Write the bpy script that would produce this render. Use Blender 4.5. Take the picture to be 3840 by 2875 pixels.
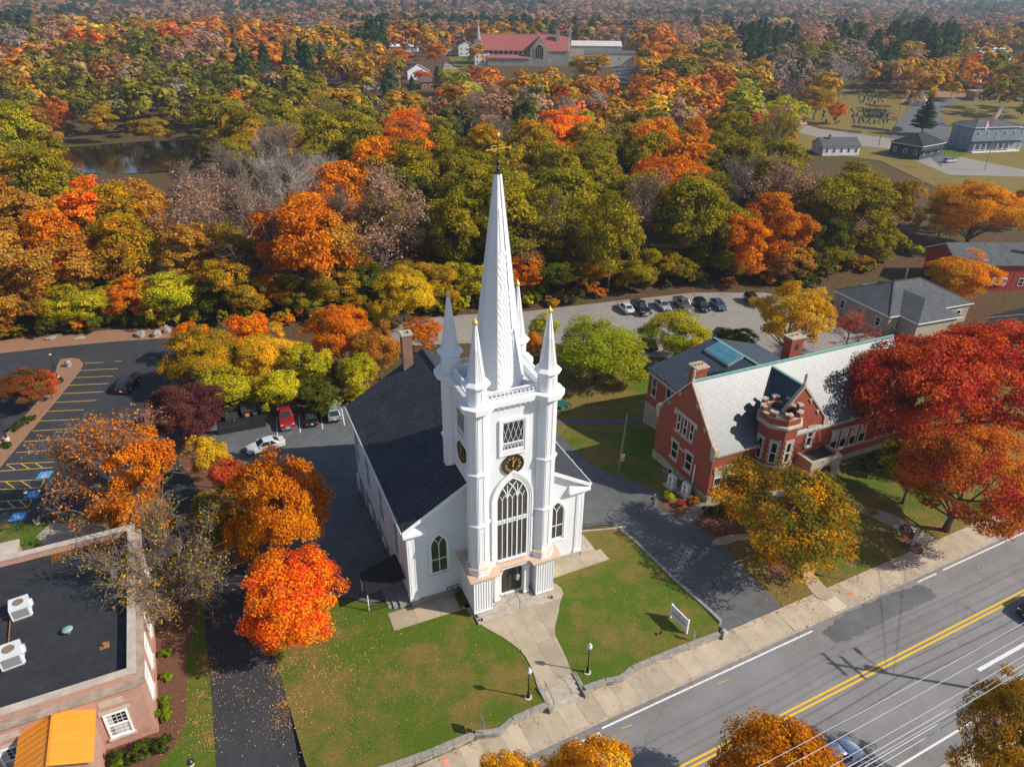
import bpy, bmesh, math, random
import numpy as np
from mathutils import Vector, Matrix
for _o in list(bpy.data.objects): bpy.data.objects.remove(_o, do_unlink=True)
SC = bpy.context.scene
COL = SC.collection
R = math.radians
# ---------------------------------------------------------------- camera, sky, sun, exposure
CAM_H, FPX, PITCH, ROLL = 48.0, 2653.79, 0.5001, 0.0113      # 3840x2875 photograph
cd = bpy.data.cameras.new('camera'); cam = bpy.data.objects.new('camera', cd); COL.objects.link(cam)
cd.sensor_fit = 'HORIZONTAL'; cd.sensor_width = 36.0; cd.lens = 36.0*FPX/3840.0
cd.clip_start = 0.5; cd.clip_end = 20000
cam.matrix_world = (Matrix.Translation((0, 0, CAM_H)) @ Matrix.Rotation(math.pi/2-PITCH, 4, 'X') @ Matrix.Rotation(ROLL, 4, 'Z'))
SC.camera = cam
SUN_AZ, SUN_EL = math.atan2(0.978, -0.21), R(37.0)            # clockwise from +Y
SUNV = Vector((math.sin(SUN_AZ)*math.cos(SUN_EL), math.cos(SUN_AZ)*math.cos(SUN_EL), math.sin(SUN_EL)))
W = bpy.data.worlds.new('World'); SC.world = W; W.use_nodes = True
wn = W.node_tree.nodes; wl = W.node_tree.links; wn.clear()
sky = wn.new('ShaderNodeTexSky'); sky.sky_type = 'NISHITA'; sky.sun_disc = False
sky.sun_elevation = SUN_EL; sky.sun_rotation = SUN_AZ; sky.altitude = 50; sky.air_density = 1.0; sky.dust_density = 0.6; sky.ozone_density = 1.4
bg = wn.new('ShaderNodeBackground'); bg.inputs['Strength'].default_value = 0.105
wo = wn.new('ShaderNodeOutputWorld'); wl.new(sky.outputs[0], bg.inputs[0]); wl.new(bg.outputs[0], wo.inputs[0])
sd = bpy.data.lights.new('sun', 'SUN'); sd.energy = 4.6; sd.angle = R(0.53); sd.color = (1.0, 0.93, 0.82)
sun = bpy.data.objects.new('sun', sd); COL.objects.link(sun); sun.location = (60, -10, 90)
sun.rotation_euler = SUNV.to_track_quat('Z', 'Y').to_euler()
SC.render.engine = 'CYCLES'
SC.view_settings.view_transform = 'Standard'; SC.view_settings.look = 'None'
SC.view_settings.exposure = 0.32; SC.view_settings.gamma = 1.0; SC.view_settings.use_curve_mapping = False
try:
    SC.cycles.max_bounces = 6; SC.cycles.diffuse_bounces = 3; SC.cycles.glossy_bounces = 2; SC.cycles.transmission_bounces = 4
    SC.cycles.transparent_max_bounces = 6; SC.cycles.volume_bounces = 0
except Exception: pass
# ---------------------------------------------------------------- pixels of the photograph -> directions -> points
KD = 3840/2212.0
def ray(px, py):
    u, v = px-1920.0, py-1437.5
    c, s = math.cos(ROLL), math.sin(ROLL)
    u, v = c*u+s*v, -s*u+c*v
    return (u/FPX, math.cos(PITCH)-v/FPX*math.sin(PITCH), -math.sin(PITCH)-v/FPX*math.cos(PITCH))
def gs(px, py, z=0.0):
    d = ray(px, py); t = (z-CAM_H)/d[2]
    return Vector((d[0]*t, d[1]*t, z))
def proj(X, Y, Z):
    Z = Z-CAM_H; fw = Y*math.cos(PITCH)-Z*math.sin(PITCH); up = Y*math.sin(PITCH)+Z*math.cos(PITCH)
    u, v = FPX*X/fw, -FPX*up/fw; c, s = math.cos(ROLL), math.sin(ROLL)
    return ((1920+c*u-s*v)/KD, (1437.5+s*u+c*v)/KD, fw)
def g0(x, y, z=0.0): return gs(x*KD, y*KD, z)
# ---------------------------------------------------------------- street frame and terrain
ST0 = gs(2000+565*.4521, 2200+1165*.4521, -.55); ST1 = gs(2000+2212*.4521, 2200+405*.4521, -.55)
SD = (ST1-ST0).normalized(); SN = Vector((-SD.y, SD.x, 0)); SANG = math.atan2(SD.y, SD.x)
def st(s, n, z=0.0): return Vector((ST0.x+SD.x*s+SN.x*n, ST0.y+SD.y*s+SN.y*n, z))
def sn(x, y): dx, dy = x-ST0.x, y-ST0.y; return dx*SD.x+dy*SD.y, dx*SN.x+dy*SN.y
def ss(a, b, x):
    t = min(1.0, max(0.0, (x-a)/(b-a))); return t*t*(3-2*t)
def T(x, y):
    s, n = sn(x, y)
    z = -0.55+0.55*ss(3.2, 14, n)
    z -= 2.5*ss(23, 45, n)
    w = 1-ss(-112, -78, x)                                  # the pond basin
    z -= 3.2*w*ss(212, 246, y)*(1-ss(308, 345, y))
    z += 12*ss(230+80*w, 620, y)
    z += 9*ss(700, 2200, y)+16*ss(2200, 4200, y)+(30+26*math.sin(x/900+.6)+14*math.sin(x/370+2))*ss(2600, 5600, y)
    return z
def Tl(x, y):                                            # the church lawn stands behind its retaining wall
    s, n = sn(x, y); t = T(x, y)
    return max(t, -0.04) if 2.6 < n < 20 else t
def gd(x, y, f=T):                                        # full-view pixel (2212 wide) -> point on the terrain
    z = 0.0
    for _ in range(12):
        p = g0(x, y, z); z = f(p.x, p.y)
    return Vector((p.x, p.y, z))
# ---------------------------------------------------------------- object helpers
def link(name, mesh): 
    o = bpy.data.objects.new(name, mesh); COL.objects.link(o); return o
def tag(o, label=None, cat=None, group=None, kind=None):
    if label: o['label'] = label
    if cat: o['category'] = cat
    if group: o['group'] = group
    if kind: o['kind'] = kind
    return o
def thing(name, label, cat, loc=(0, 0, 0), rz=0.0, group=None):
    o = bpy.data.objects.new(name, None); COL.objects.link(o); o.empty_display_size = .3
    o.location = loc; o.rotation_euler = (0, 0, rz); return tag(o, label, cat, group)
def copy_tree(o, parent=None):
    c = o.copy(); COL.objects.link(c)
    if parent is not None: c.parent = parent
    for ch in o.children: copy_tree(ch, c)
    return c
class MB:
    def __init__(s): s.v = []; s.f = []; s.m = []; s.k = 0
    def mi(s, k): s.k = k; return s
    def add(s, vs, fs):
        b = len(s.v); s.v += [tuple(v) for v in vs]
        for f in fs: s.f.append([b+i for i in f]); s.m.append(s.k)
        return s
    def box(s, x0, x1, y0, y1, z0, z1):
        return s.add([(x0,y0,z0),(x1,y0,z0),(x1,y1,z0),(x0,y1,z0),(x0,y0,z1),(x1,y0,z1),(x1,y1,z1),(x0,y1,z1)],
                     [(3,2,1,0),(4,5,6,7),(0,1,5,4),(1,2,6,5),(2,3,7,6),(3,0,4,7)])
    def prism(s, poly, z0, z1, top=True, bot=True):
        n = len(poly); vs = [(p[0],p[1],z0) for p in poly]+[(p[0],p[1],z1) for p in poly]
        fs = [(i,(i+1)%n,n+(i+1)%n,n+i) for i in range(n)]
        if top: fs.append(tuple(range(n,2*n)))
        if bot: fs.append(tuple(range(n-1,-1,-1)))
        return s.add(vs, fs)
    def ext(s, poly, axis, a0, a1):                       # extrude a 2D polygon along axis: 'x' poly=(y,z), 'y' poly=(x,z)
        n = len(poly)
        mk = (lambda p, a: (a, p[0], p[1])) if axis == 'x' else ((lambda p, a: (p[0], a, p[1])) if axis == 'y' else (lambda p, a: (p[0], p[1], a)))
        vs = [mk(p, a0) for p in poly]+[mk(p, a1) for p in poly]
        return s.add(vs, [(i,(i+1)%n,n+(i+1)%n,n+i) for i in range(n)]+[tuple(range(n,2*n)), tuple(range(n-1,-1,-1))])
    def frus(s, cx, cy, z0, z1, r0, r1, n=8, rot=0.0, top=True, bot=True):
        a = [rot+2*math.pi*i/n for i in range(n)]
        vs = [(cx+r0*math.cos(t), cy+r0*math.sin(t), z0) for t in a]+[(cx+r1*math.cos(t), cy+r1*math.sin(t), z1) for t in a]
        fs = [(i,(i+1)%n,n+(i+1)%n,n+i) for i in range(n)]
        if top: fs.append(tuple(range(n,2*n)))
        if bot: fs.append(tuple(range(n-1,-1,-1)))
        return s.add(vs, fs)
    def lathe(s, cx, cy, prof, n=12, rot=0.0):
        b = len(s.v)
        for r, z in prof:
            for i in range(n):
                t = rot+2*math.pi*i/n; s.v.append((cx+r*math.cos(t), cy+r*math.sin(t), z))
        for k in range(len(prof)-1):
            for i in range(n):
                s.f.append([b+k*n+i, b+k*n+(i+1)%n, b+(k+1)*n+(i+1)%n, b+(k+1)*n+i]); s.m.append(s.k)
        s.f.append([b+(len(prof)-1)*n+i for i in range(n)]); s.m.append(s.k)
        s.f.append([b+i for i in range(n-1,-1,-1)]); s.m.append(s.k)
        return s
    def tube(s, pts, rs, n=6):
        pts = [Vector(p) for p in pts]
        if not hasattr(rs, '__len__'): rs = [rs]*len(pts)
        b = len(s.v); up = Vector((0.31, 0.17, 0.93)); N = len(pts)
        for k, p in enumerate(pts):
            d = (pts[min(k+1,N-1)]-pts[max(k-1,0)]).normalized()
            a = d.cross(up)
            if a.length < 1e-4: a = d.cross(Vector((1,0,0)))
            a.normalize(); c = d.cross(a)
            for i in range(n):
                t = 2*math.pi*i/n; q = p+(a*math.cos(t)+c*math.sin(t))*rs[k]; s.v.append((q.x,q.y,q.z))
        for k in range(N-1):
            for i in range(n):
                s.f.append([b+k*n+i, b+k*n+(i+1)%n, b+(k+1)*n+(i+1)%n, b+(k+1)*n+i]); s.m.append(s.k)
        s.f.append([b+(N-1)*n+i for i in range(n)]); s.m.append(s.k)
        s.f.append([b+i for i in range(n-1,-1,-1)]); s.m.append(s.k)
        return s
    def bar(s, p, q, w, h, up=(0,0,1)):                    # rectangular bar
        p, q = Vector(p), Vector(q); d = (q-p).normalized(); u = Vector(up)
        a = d.cross(u)
        if a.length < 1e-4: a = d.cross(Vector((1,0,0)))
        a.normalize(); c = a.cross(d); a *= w/2; c *= h/2
        vs = [p-a-c, p+a-c, p+a+c, p-a+c, q-a-c, q+a-c, q+a+c, q-a+c]
        return s.add(vs, [(3,2,1,0),(4,5,6,7),(0,1,5,4),(1,2,6,5),(2,3,7,6),(3,0,4,7)])
    def mesh(s, name, mats, smooth=False):
        me = bpy.data.meshes.new(name); me.from_pydata(s.v, [], s.f)
        if not isinstance(mats, (list, tuple)): mats = [mats]
        for m in mats: me.materials.append(m)
        if any(s.m): me.polygons.foreach_set('material_index', s.m)
        if smooth: me.polygons.foreach_set('use_smooth', [True]*len(me.polygons))
        me.update(); return me
    def build(s, name, mats, parent=None, smooth=False, fix=True):
        me = s.mesh(name, mats, smooth)
        if fix:
            bm = bmesh.new(); bm.from_mesh(me); bmesh.ops.recalc_face_normals(bm, faces=bm.faces); bm.to_mesh(me); bm.free()
        o = link(name, me)
        if parent is not None: o.parent = parent
        return o
def sheet(name, poly, off, mat, f=T, step=1.5, kind='structure', skirt=0.0):
    """flat polygon (world xy) cut into cells and laid on the terrain"""
    bm = bmesh.new(); vs = [bm.verts.new((p[0], p[1], 0)) for p in poly]
    fc = bm.faces.new(vs); bm.normal_update()
    if fc.normal.z < 0: bmesh.ops.reverse_faces(bm, faces=[fc])
    bmesh.ops.triangulate(bm, faces=bm.faces[:])
    xs = [p[0] for p in poly]; ys = [p[1] for p in poly]
    for ax, lo, hi in ((0, min(xs), max(xs)), (1, min(ys), max(ys))):
        k = math.floor(lo/step)+1
        while k*step < hi:
            co = [0,0,0]; no = [0,0,0]; co[ax] = k*step; no[ax] = 1
            bmesh.ops.bisect_plane(bm, geom=bm.verts[:]+bm.edges[:]+bm.faces[:], plane_co=co, plane_no=no, dist=1e-5)
            k += 1
    if skirt:
        e = [x for x in bm.edges if len(x.link_faces) == 1]
        r = bmesh.ops.extrude_edge_only(bm, edges=e)
        low = {v for v in r['geom'] if isinstance(v, bmesh.types.BMVert)}
    else: low = set()
    for v in bm.verts:
        v.co.z = f(v.co.x, v.co.y)+off-(skirt if v in low else 0)
    bmesh.ops.recalc_face_normals(bm, faces=bm.faces) if skirt else None
    me = bpy.data.meshes.new(name); bm.to_mesh(me); bm.free(); me.materials.append(mat)
    o = link(name, me)
    if kind: o['kind'] = kind
    return o
def dpoly(pts, f=T): return [gd(x, y, f).xy for x, y in pts]
def wob(pts, amp=.12, step=.6, seed=1):                    # natural wobble of a drawn outline
    rn = random.Random(seed); out = []
    n = len(pts)
    for i in range(n):
        a, b = Vector(pts[i][:2]), Vector(pts[(i+1)%n][:2]); L = (b-a).length; k = max(1, int(L/step))
        nv = Vector((-(b-a).y, (b-a).x)).normalized() if L > 0 else Vector((0,0))
        for j in range(k): out.append(a.lerp(b, j/k)+(nv*rn.uniform(-amp, amp) if j else Vector((0,0))))
    return out
def smooth_poly(pts, it=2):
    pts = [Vector(p[:2]) for p in pts]
    for _ in range(it):
        q = []
        for i in range(len(pts)):
            a, b = pts[i], pts[(i+1)%len(pts)]; q += [a*.75+b*.25, a*.25+b*.75]
        pts = q
    return pts
# ---------------------------------------------------------------- materials
class NT:
    def __init__(s, name):
        s.m = bpy.data.materials.new(name); s.m.use_nodes = True; s.t = s.m.node_tree; s.t.nodes.clear()
        s.out = s.t.nodes.new('ShaderNodeOutputMaterial')
    def n(s, t, **kw):
        o = s.t.nodes.new(t)
        for k, v in kw.items(): setattr(o, k, v)
        return o
    def l(s, a, b): s.t.links.new(a, b)
    def coord(s, sc=(1,1,1), rot=(0,0,0), kind='Object'):
        tc = s.n('ShaderNodeTexCoord'); mp = s.n('ShaderNodeMapping'); mp.inputs['Scale'].default_value = sc; mp.inputs['Rotation'].default_value = rot
        s.l(tc.outputs[kind], mp.inputs['Vector']); return mp.outputs[0]
    def noise(s, co, scale, det=4, rough=.55):
        o = s.n('ShaderNodeTexNoise'); o.inputs['Scale'].default_value = scale; o.inputs['Detail'].default_value = det; o.inputs['Roughness'].default_value = rough
        s.l(co, o.inputs['Vector']); return o.outputs['Fac']
    def ramp(s, fac, stops):
        o = s.n('ShaderNodeValToRGB'); e = o.color_ramp.elements
        while len(e) < len(stops): e.new(.5)
        for i, (p, c) in enumerate(stops): e[i].position = p; e[i].color = (*c, 1) if len(c) == 3 else c
        s.l(fac, o.inputs[0]); return o.outputs[0]
    def mix(s, fac, a, b, mode='MIX'):
        o = s.n('ShaderNodeMix', data_type='RGBA', blend_type=mode)
        for sock, v in ((o.inputs[0], fac), (o.inputs[6], a), (o.inputs[7], b)):
            if isinstance(v, (int, float)): sock.default_value = v
            elif isinstance(v, tuple): sock.default_value = (*v, 1) if len(v) == 3 else v
            else: s.l(v, sock)
        return o.outputs[2]
    def math(s, op, a, b=0.0):
        o = s.n('ShaderNodeMath', operation=op)
        for sock, v in ((o.inputs[0], a), (o.inputs[1], b)):
            if isinstance(v, (int, float)): sock.default_value = v
            else: s.l(v, sock)
        return o.outputs[0]
    def bump(s, h, strength=.3, dist=.02):
        o = s.n('ShaderNodeBump'); o.inputs['Strength'].default_value = strength; o.inputs['Distance'].default_value = dist
        s.l(h, o.inputs['Height']); return o.outputs[0]
    def pbr(s, col, rough=.7, metal=0.0, nor=None, spec=.5, **kw):
        p = s.n('ShaderNodeBsdfPrincipled')
        for k, v in (('Base Color', col), ('Roughness', rough), ('Metallic', metal), ('Specular IOR Level', spec), *kw.items()):
            if isinstance(v, (int, float)): p.inputs[k].default_value = v
            elif isinstance(v, tuple): p.inputs[k].default_value = (*v, 1) if len(v) == 3 else v
            else: s.l(v, p.inputs[k])
        if nor is not None: s.l(nor, p.inputs['Normal'])
        s.l(p.outputs[0], s.out.inputs['Surface']); return s.m
MATS = {}
def plain(name, col, rough=.6, var=.25, scale=3.0, metal=0.0, bump=0.0, fine=30.0, spec=.5, **kw):
    """one colour with two octaves of stain and grain"""
    if name in MATS: return MATS[name]
    t = NT(name); co = t.coord()
    a = t.noise(co, scale, 5, .6); b = t.noise(co, fine, 3)
    lo = tuple(max(0, c*(1-var)) for c in col); hi = tuple(min(1, c*(1+var*.7)) for c in col)
    c1 = t.ramp(a, [(.3, lo), (.7, hi)]); c2 = t.mix(.25*min(1, var*3), c1, t.ramp(b, [(.3, lo), (.7, hi)]))
    nor = t.bump(b, bump, .02) if bump else None
    MATS[name] = t.pbr(c2, rough, metal, nor, spec, **kw); return MATS[name]
def brickm(name, c1, c2, mortar, bw=.215, bh=.075, m=.010, var=.5, bumps=.4, rough=.85, rot=(0,0,0)):
    """coursed units on vertical walls: the coordinate along a wall comes from x and y together"""
    t = NT(name); tc = t.n('ShaderNodeTexCoord'); sp = t.n('ShaderNodeSeparateXYZ'); t.l(tc.outputs['Object'], sp.inputs[0])
    ge = t.n('ShaderNodeNewGeometry'); vt = t.n('ShaderNodeVectorTransform', vector_type='NORMAL', convert_from='WORLD', convert_to='OBJECT')
    t.l(ge.outputs['True Normal'], vt.inputs[0]); ns = t.n('ShaderNodeSeparateXYZ'); t.l(vt.outputs[0], ns.inputs[0])
    ax = t.math('GREATER_THAN', t.math('ABSOLUTE', ns.outputs[0]), t.math('ABSOLUTE', ns.outputs[1]))
    along = t.math('ADD', t.math('MULTIPLY', ax, sp.outputs[1]), t.math('MULTIPLY', t.math('SUBTRACT', 1.0, ax), sp.outputs[0]))
    cb = t.n('ShaderNodeCombineXYZ'); t.l(along, cb.inputs[0]); t.l(sp.outputs[2], cb.inputs[1])
    b = t.n('ShaderNodeTexBrick'); t.l(cb.outputs[0], b.inputs['Vector'])
    b.inputs['Color1'].default_value = (*c1, 1); b.inputs['Color2'].default_value = (*c2, 1); b.inputs['Mortar'].default_value = (*mortar, 1)
    b.inputs['Scale'].default_value = 1.0; b.inputs['Mortar Size'].default_value = m; b.inputs['Brick Width'].default_value = bw; b.inputs['Row Height'].default_value = bh
    b.inputs['Bias'].default_value = 0.0
    co = t.coord(); nz = t.noise(co, 1.2, 5, .65); nf = t.noise(co, 9, 4)
    c = t.mix(1.0, b.outputs[0], t.ramp(nz, [(.25, (1-var*.5,)*3), (.75, (1+var*.15,)*3)]), 'MULTIPLY')
    c = t.mix(1.0, c, t.ramp(nf, [(.3, (.86,)*3), (.7, (1.08,)*3)]), 'MULTIPLY')
    nor = t.bump(b.outputs['Fac'], bumps, -.01)
    return t.pbr(c, rough, 0, nor, .3)
def coursed(name, lo, hi, rowh=.16, tile=.25, axis='slope', rough=.75, var=.35, line=.45, ang=0.0, spec=.4, bumps=.5):
    """shingle / slate courses on a pitched roof: object z makes the courses, object x or y the joints"""
    t = NT(name); tc = t.n('ShaderNodeTexCoord'); sp = t.n('ShaderNodeSeparateXYZ'); t.l(tc.outputs['Object'], sp.inputs[0])
    ge = t.n('ShaderNodeNewGeometry'); vt = t.n('ShaderNodeVectorTransform', vector_type='NORMAL', convert_from='WORLD', convert_to='OBJECT')
    t.l(ge.outputs['True Normal'], vt.inputs[0]); ns = t.n('ShaderNodeSeparateXYZ'); t.l(vt.outputs[0], ns.inputs[0])
    ax = t.math('GREATER_THAN', t.math('ABSOLUTE', ns.outputs[0]), t.math('ABSOLUTE', ns.outputs[1]))
    along = t.math('ADD', t.math('MULTIPLY', ax, sp.outputs[1]), t.math('MULTIPLY', t.math('SUBTRACT', 1.0, ax), sp.outputs[0]))
    cb = t.n('ShaderNodeCombineXYZ'); t.l(along, cb.inputs[0]); t.l(sp.outputs[2], cb.inputs[1])
    b = t.n('ShaderNodeTexBrick'); t.l(cb.outputs[0], b.inputs['Vector'])
    b.inputs['Color1'].default_value = (*lo, 1); b.inputs['Color2'].default_value = (*hi, 1); b.inputs['Mortar'].default_value = (*[c*line for c in lo], 1)
    b.inputs['Scale'].default_value = 1.0; b.inputs['Mortar Size'].default_value = rowh*.10; b.inputs['Brick Width'].default_value = tile; b.inputs['Row Height'].default_value = rowh
    co = t.coord(); nz = t.noise(co, .5, 5, .6); nf = t.noise(co, 14, 3)
    c = t.mix(1.0, b.outputs[0], t.ramp(nz, [(.3, (1-var,)*3), (.7, (1+var*.4,)*3)]), 'MULTIPLY')
    c = t.mix(1.0, c, t.ramp(nf, [(.3, (.85,)*3), (.7, (1.1,)*3)]), 'MULTIPLY')
    return t.pbr(c, rough, 0, t.bump(b.outputs['Fac'], bumps, -.02), spec)
# ground materials -------------------------------------------------
def m_litter():
    t = NT('leaf_litter'); co = t.coord()
    a = t.noise(co, .09, 4); b = t.noise(co, 1.6, 6, .7); v = t.n('ShaderNodeTexVoronoi'); v.inputs['Scale'].default_value = 5; t.l(co, v.inputs['Vector'])
    c = t.ramp(b, [(.25, (.045,.028,.015)), (.5, (.12,.065,.03)), (.75, (.23,.12,.05))])
    c = t.mix(t.ramp(a, [(.45, (0,0,0)), (.7, (1,1,1))]), c, t.ramp(b, [(.3, (.05,.045,.015)), (.7, (.14,.12,.03))]))
    c = t.mix(.3, c, t.mix(1.0, c, v.outputs['Color'], 'MULTIPLY'))
    return t.pbr(c, .95, 0, t.bump(b, .6, .08), .2)
def m_grass(name, dry=.5):
    t = NT(name); co = t.coord()
    a = t.noise(co, .10, 4, .6); a2 = t.noise(co, .55, 5, .65); b = t.noise(co, 7, 5, .7); f = t.noise(co, 45, 3, .7)
    gr = t.ramp(b, [(.25, (.040,.075,.004)), (.55, (.090,.145,.008)), (.8, (.17,.20,.014))])
    br = t.ramp(b, [(.25, (.11,.080,.016)), (.55, (.22,.155,.036)), (.8, (.33,.24,.07))])
    k = t.math('ADD', t.math('MULTIPLY', a, .6), t.math('MULTIPLY', a2, .4))
    c = t.mix(t.ramp(k, [(dry-.05, (0,0,0)), (dry+.065, (1,1,1))]), gr, br)
    c = t.mix(1.0, c, t.ramp(f, [(.3, (.6,)*3), (.7, (1.35,)*3)]), 'MULTIPLY')
    return t.pbr(c, .9, 0, t.bump(f, .8, .06), .25)
def m_asphalt(name, col, crack=True, var=.3):
    t = NT(name); co = t.coord()
    a = t.noise(co, .12, 5, .6); b = t.noise(co, .8, 5, .6); f = t.noise(co, 60, 2, .8)
    lo = tuple(c*(1-var) for c in col); hi = tuple(c*(1+var) for c in col)
    c = t.mix(.5, t.ramp(a, [(.3, lo), (.7, hi)]), t.ramp(b, [(.3, lo), (.7, hi)]))
    c = t.mix(1.0, c, t.ramp(f, [(.3, (.82,)*3), (.7, (1.16,)*3)]), 'MULTIPLY')
    if crack:
        wv = t.n('ShaderNodeTexVoronoi', feature='DISTANCE_TO_EDGE'); wv.inputs['Scale'].default_value = .11
        dn = t.n('ShaderNodeTexNoise'); dn.inputs['Scale'].default_value = .5; dn.inputs['Detail'].default_value = 5; t.l(co, dn.inputs['Vector'])
        mv = t.n('ShaderNodeMix', data_type='VECTOR'); mv.inputs[0].default_value = .22; t.l(co, mv.inputs[4]); 
        sc = t.n('ShaderNodeVectorMath', operation='SCALE'); sc.inputs[3].default_value = 22; t.l(dn.outputs['Color'], sc.inputs[0]); t.l(sc.outputs[0], mv.inputs[5])
        t.l(mv.outputs[1], wv.inputs['Vector'])
        k = t.ramp(wv.outputs['Distance'], [(.003, (1,1,1)), (.008, (0,0,0))])
        k = t.math('MULTIPLY', k, t.ramp(b, [(.45, (0,0,0)), (.55, (1,1,1))]))
        c = t.mix(k, c, tuple(x*.4 for x in col))
    return t.pbr(c, .88, 0, t.bump(f, .25, .01), .35)
def m_road():
    """worn asphalt: long faint lanes along the street, stains and hairline seams"""
    t = NT('road_asphalt'); co = t.coord(rot=(0,0,-SANG)); st_ = t.coord((.035,.9,1), (0,0,0)) 
    mp = t.n('ShaderNodeMapping'); mp.inputs['Scale'].default_value = (.035,.95,1); t.l(co, mp.inputs['Vector'])
    a = t.noise(mp.outputs[0], 1.0, 4, .5); b = t.noise(co, .5, 6, .65); f = t.noise(co, 55, 2, .8); s = t.noise(co, .09, 4)
    c = t.mix(.6, t.ramp(a, [(.3, (.185,.176,.172)), (.7, (.265,.252,.244))]), t.ramp(b, [(.3, (.19,.18,.175)), (.7, (.26,.248,.24))]))
    c = t.mix(1.0, c, t.ramp(s, [(.35, (.88,)*3), (.65, (1.06,)*3)]), 'MULTIPLY'); c = t.mix(1.0, c, t.ramp(f, [(.3, (.84,)*3), (.7, (1.14,)*3)]), 'MULTIPLY')
    v = t.n('ShaderNodeTexVoronoi', feature='DISTANCE_TO_EDGE'); v.inputs['Scale'].default_value = .07; dv = t.n('ShaderNodeTexNoise'); dv.inputs['Scale'].default_value = .35; dv.inputs['Detail'].default_value = 6; t.l(co, dv.inputs['Vector'])
    mv = t.n('ShaderNodeMix', data_type='VECTOR'); mv.inputs[0].default_value = .25; t.l(co, mv.inputs[4]); sc = t.n('ShaderNodeVectorMath', operation='SCALE'); sc.inputs[3].default_value = 26; t.l(dv.outputs['Color'], sc.inputs[0]); t.l(sc.outputs[0], mv.inputs[5]); t.l(mv.outputs[1], v.inputs['Vector'])
    c = t.mix(t.math('MULTIPLY', t.ramp(v.outputs['Distance'], [(.001, (1,1,1)), (.004, (0,0,0))]), .55), c, (.09,.088,.085))
    return t.pbr(c, .88, 0, t.bump(f, .2, .01), .35)
LITTER = m_litter(); GRASS = m_grass('lawn_grass', .515); GRASS2 = m_grass('dry_grass', .46); GRASS3 = m_grass('burnt_grass', .40)
ASPH_D = m_asphalt('dark_asphalt', (.040,.042,.047)); ASPH_G = m_asphalt('grey_asphalt', (.115,.118,.122)); ASPH_R = m_road(); ASPH_T = m_asphalt('worn_asphalt', (.27,.245,.215), var=.15)
ASPH_P = m_asphalt('patch_asphalt', (.12,.122,.123), crack=False, var=.35)
ASPH_DR = m_asphalt('driveway_asphalt', (.05,.052,.057), crack=True, var=.2)
CONC = plain('concrete', (.46,.37,.265), .9, .22, .7, bump=.2, fine=22); CONC_N = plain('new_concrete', (.58,.50,.40), .9, .12, .7, bump=.2, fine=22)
CONC_W = plain('walk_concrete', (.42,.34,.24), .9, .25, .5, bump=.2, fine=20)
MULCH = plain('bark_mulch', (.15,.062,.032), .95, .5, 6, bump=.8, fine=25); MULCH2 = plain('pine_mulch', (.30,.155,.085), .95, .4, 4, bump=.8, fine=25)
GRANITE = plain('grey_granite', (.30,.275,.24), .85, .35, 2.5, bump=.4, fine=28); GRAN_L = plain('pale_granite', (.44,.38,.31), .85, .3, 2, bump=.3, fine=24)
LIMEST = plain('limestone_trim', (.43,.36,.28), .85, .25, 2.2, bump=.2)
WHITE = plain('white_paint', (.80,.81,.83), .45, .05, 1.2); WHITE2 = plain('white_trim', (.82,.82,.82), .5, .05, 1.5)
WPAINT = plain('road_white', (.72,.72,.70), .8, .2, 6); YPAINT = plain('road_yellow', (.80,.47,.02), .8, .15, 6); YPAINT2 = plain('lot_yellow', (.72,.44,.06), .8, .25, 5); BPAINT = plain('lot_blue', (.05,.32,.62), .8, .2, 5)
BLACKM = plain('black_metal', (.016,.016,.018), .45, .2, 3); STEEL = plain('grey_steel', (.35,.36,.37), .4, .15, 3, metal=.7); GOLD = plain('gold_leaf', (.86,.54,.09), .32, .1, 4, metal=.45)
COPPER = plain('bright_copper', (.74,.52,.37), .45, .14, 1.6, metal=.4); VERD = plain('verdigris_copper', (.15,.35,.29), .7, .3, 2.5); ORMETAL = plain('orange_metal', (.82,.30,.03), .42, .08, .8)
BARK = plain('bark', (.115,.088,.066), .95, .4, 3, bump=.6, fine=18); BARKP = plain('pale_bark', (.36,.31,.255), .9, .3, 3, bump=.4, fine=14); TWIG = plain('twig_bark', (.20,.155,.125), .9, .3, .6)
POLEW = plain('pole_wood', (.22,.16,.11), .9, .3, 3, bump=.4, fine=20)
DGLASS = plain('dark_glass', (.012,.014,.016), .06, .3, .8, spec=.8); BLIND = plain('window_blind', (.42,.42,.40), .7, .1, 2)
TREDBK = plain('terracotta', (.5,.24,.10), .8, .2, 5)
def m_clap():
    t = NT('white_clapboard'); tc = t.n('ShaderNodeTexCoord'); sp = t.n('ShaderNodeSeparateXYZ'); t.l(tc.outputs['Object'], sp.inputs[0])
    fr = t.math('FRACT', t.math('MULTIPLY', sp.outputs[2], 1/.115))
    sh = t.ramp(fr, [(0.0, (.0,)*3), (.10, (.75,)*3), (1.0, (1,)*3)])
    nz = t.noise(t.coord(), .5, 4)
    c = t.mix(1.0, t.ramp(nz, [(.3, (.76,.775,.80)), (.7, (.82,.825,.835))]), t.ramp(fr, [(0, (.66,)*3), (.16, (1,)*3)]), 'MULTIPLY')
    return t.pbr(c, .5, 0, t.bump(sh, .5, .02), .35)
CLAP = m_clap()
SHING_D = coursed('dark_roof_shingle', (.045,.048,.060), (.072,.076,.092), .14, .30, line=.5, var=.2, rough=.9, spec=.2)
SLATE = coursed('grey_slate', (.24,.25,.27), (.34,.345,.36), .155, .26, line=.42, var=.15, rough=.38, spec=.7)
SLATE2 = coursed('blue_shaded_slate', (.045,.062,.085), (.07,.09,.115), .155, .26, line=.5, var=.2, rough=.7, spec=.35)
BRICK_L = brickm('red_brick', (.30,.060,.032), (.37,.085,.045), (.26,.09,.06), m=.006)
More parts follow.
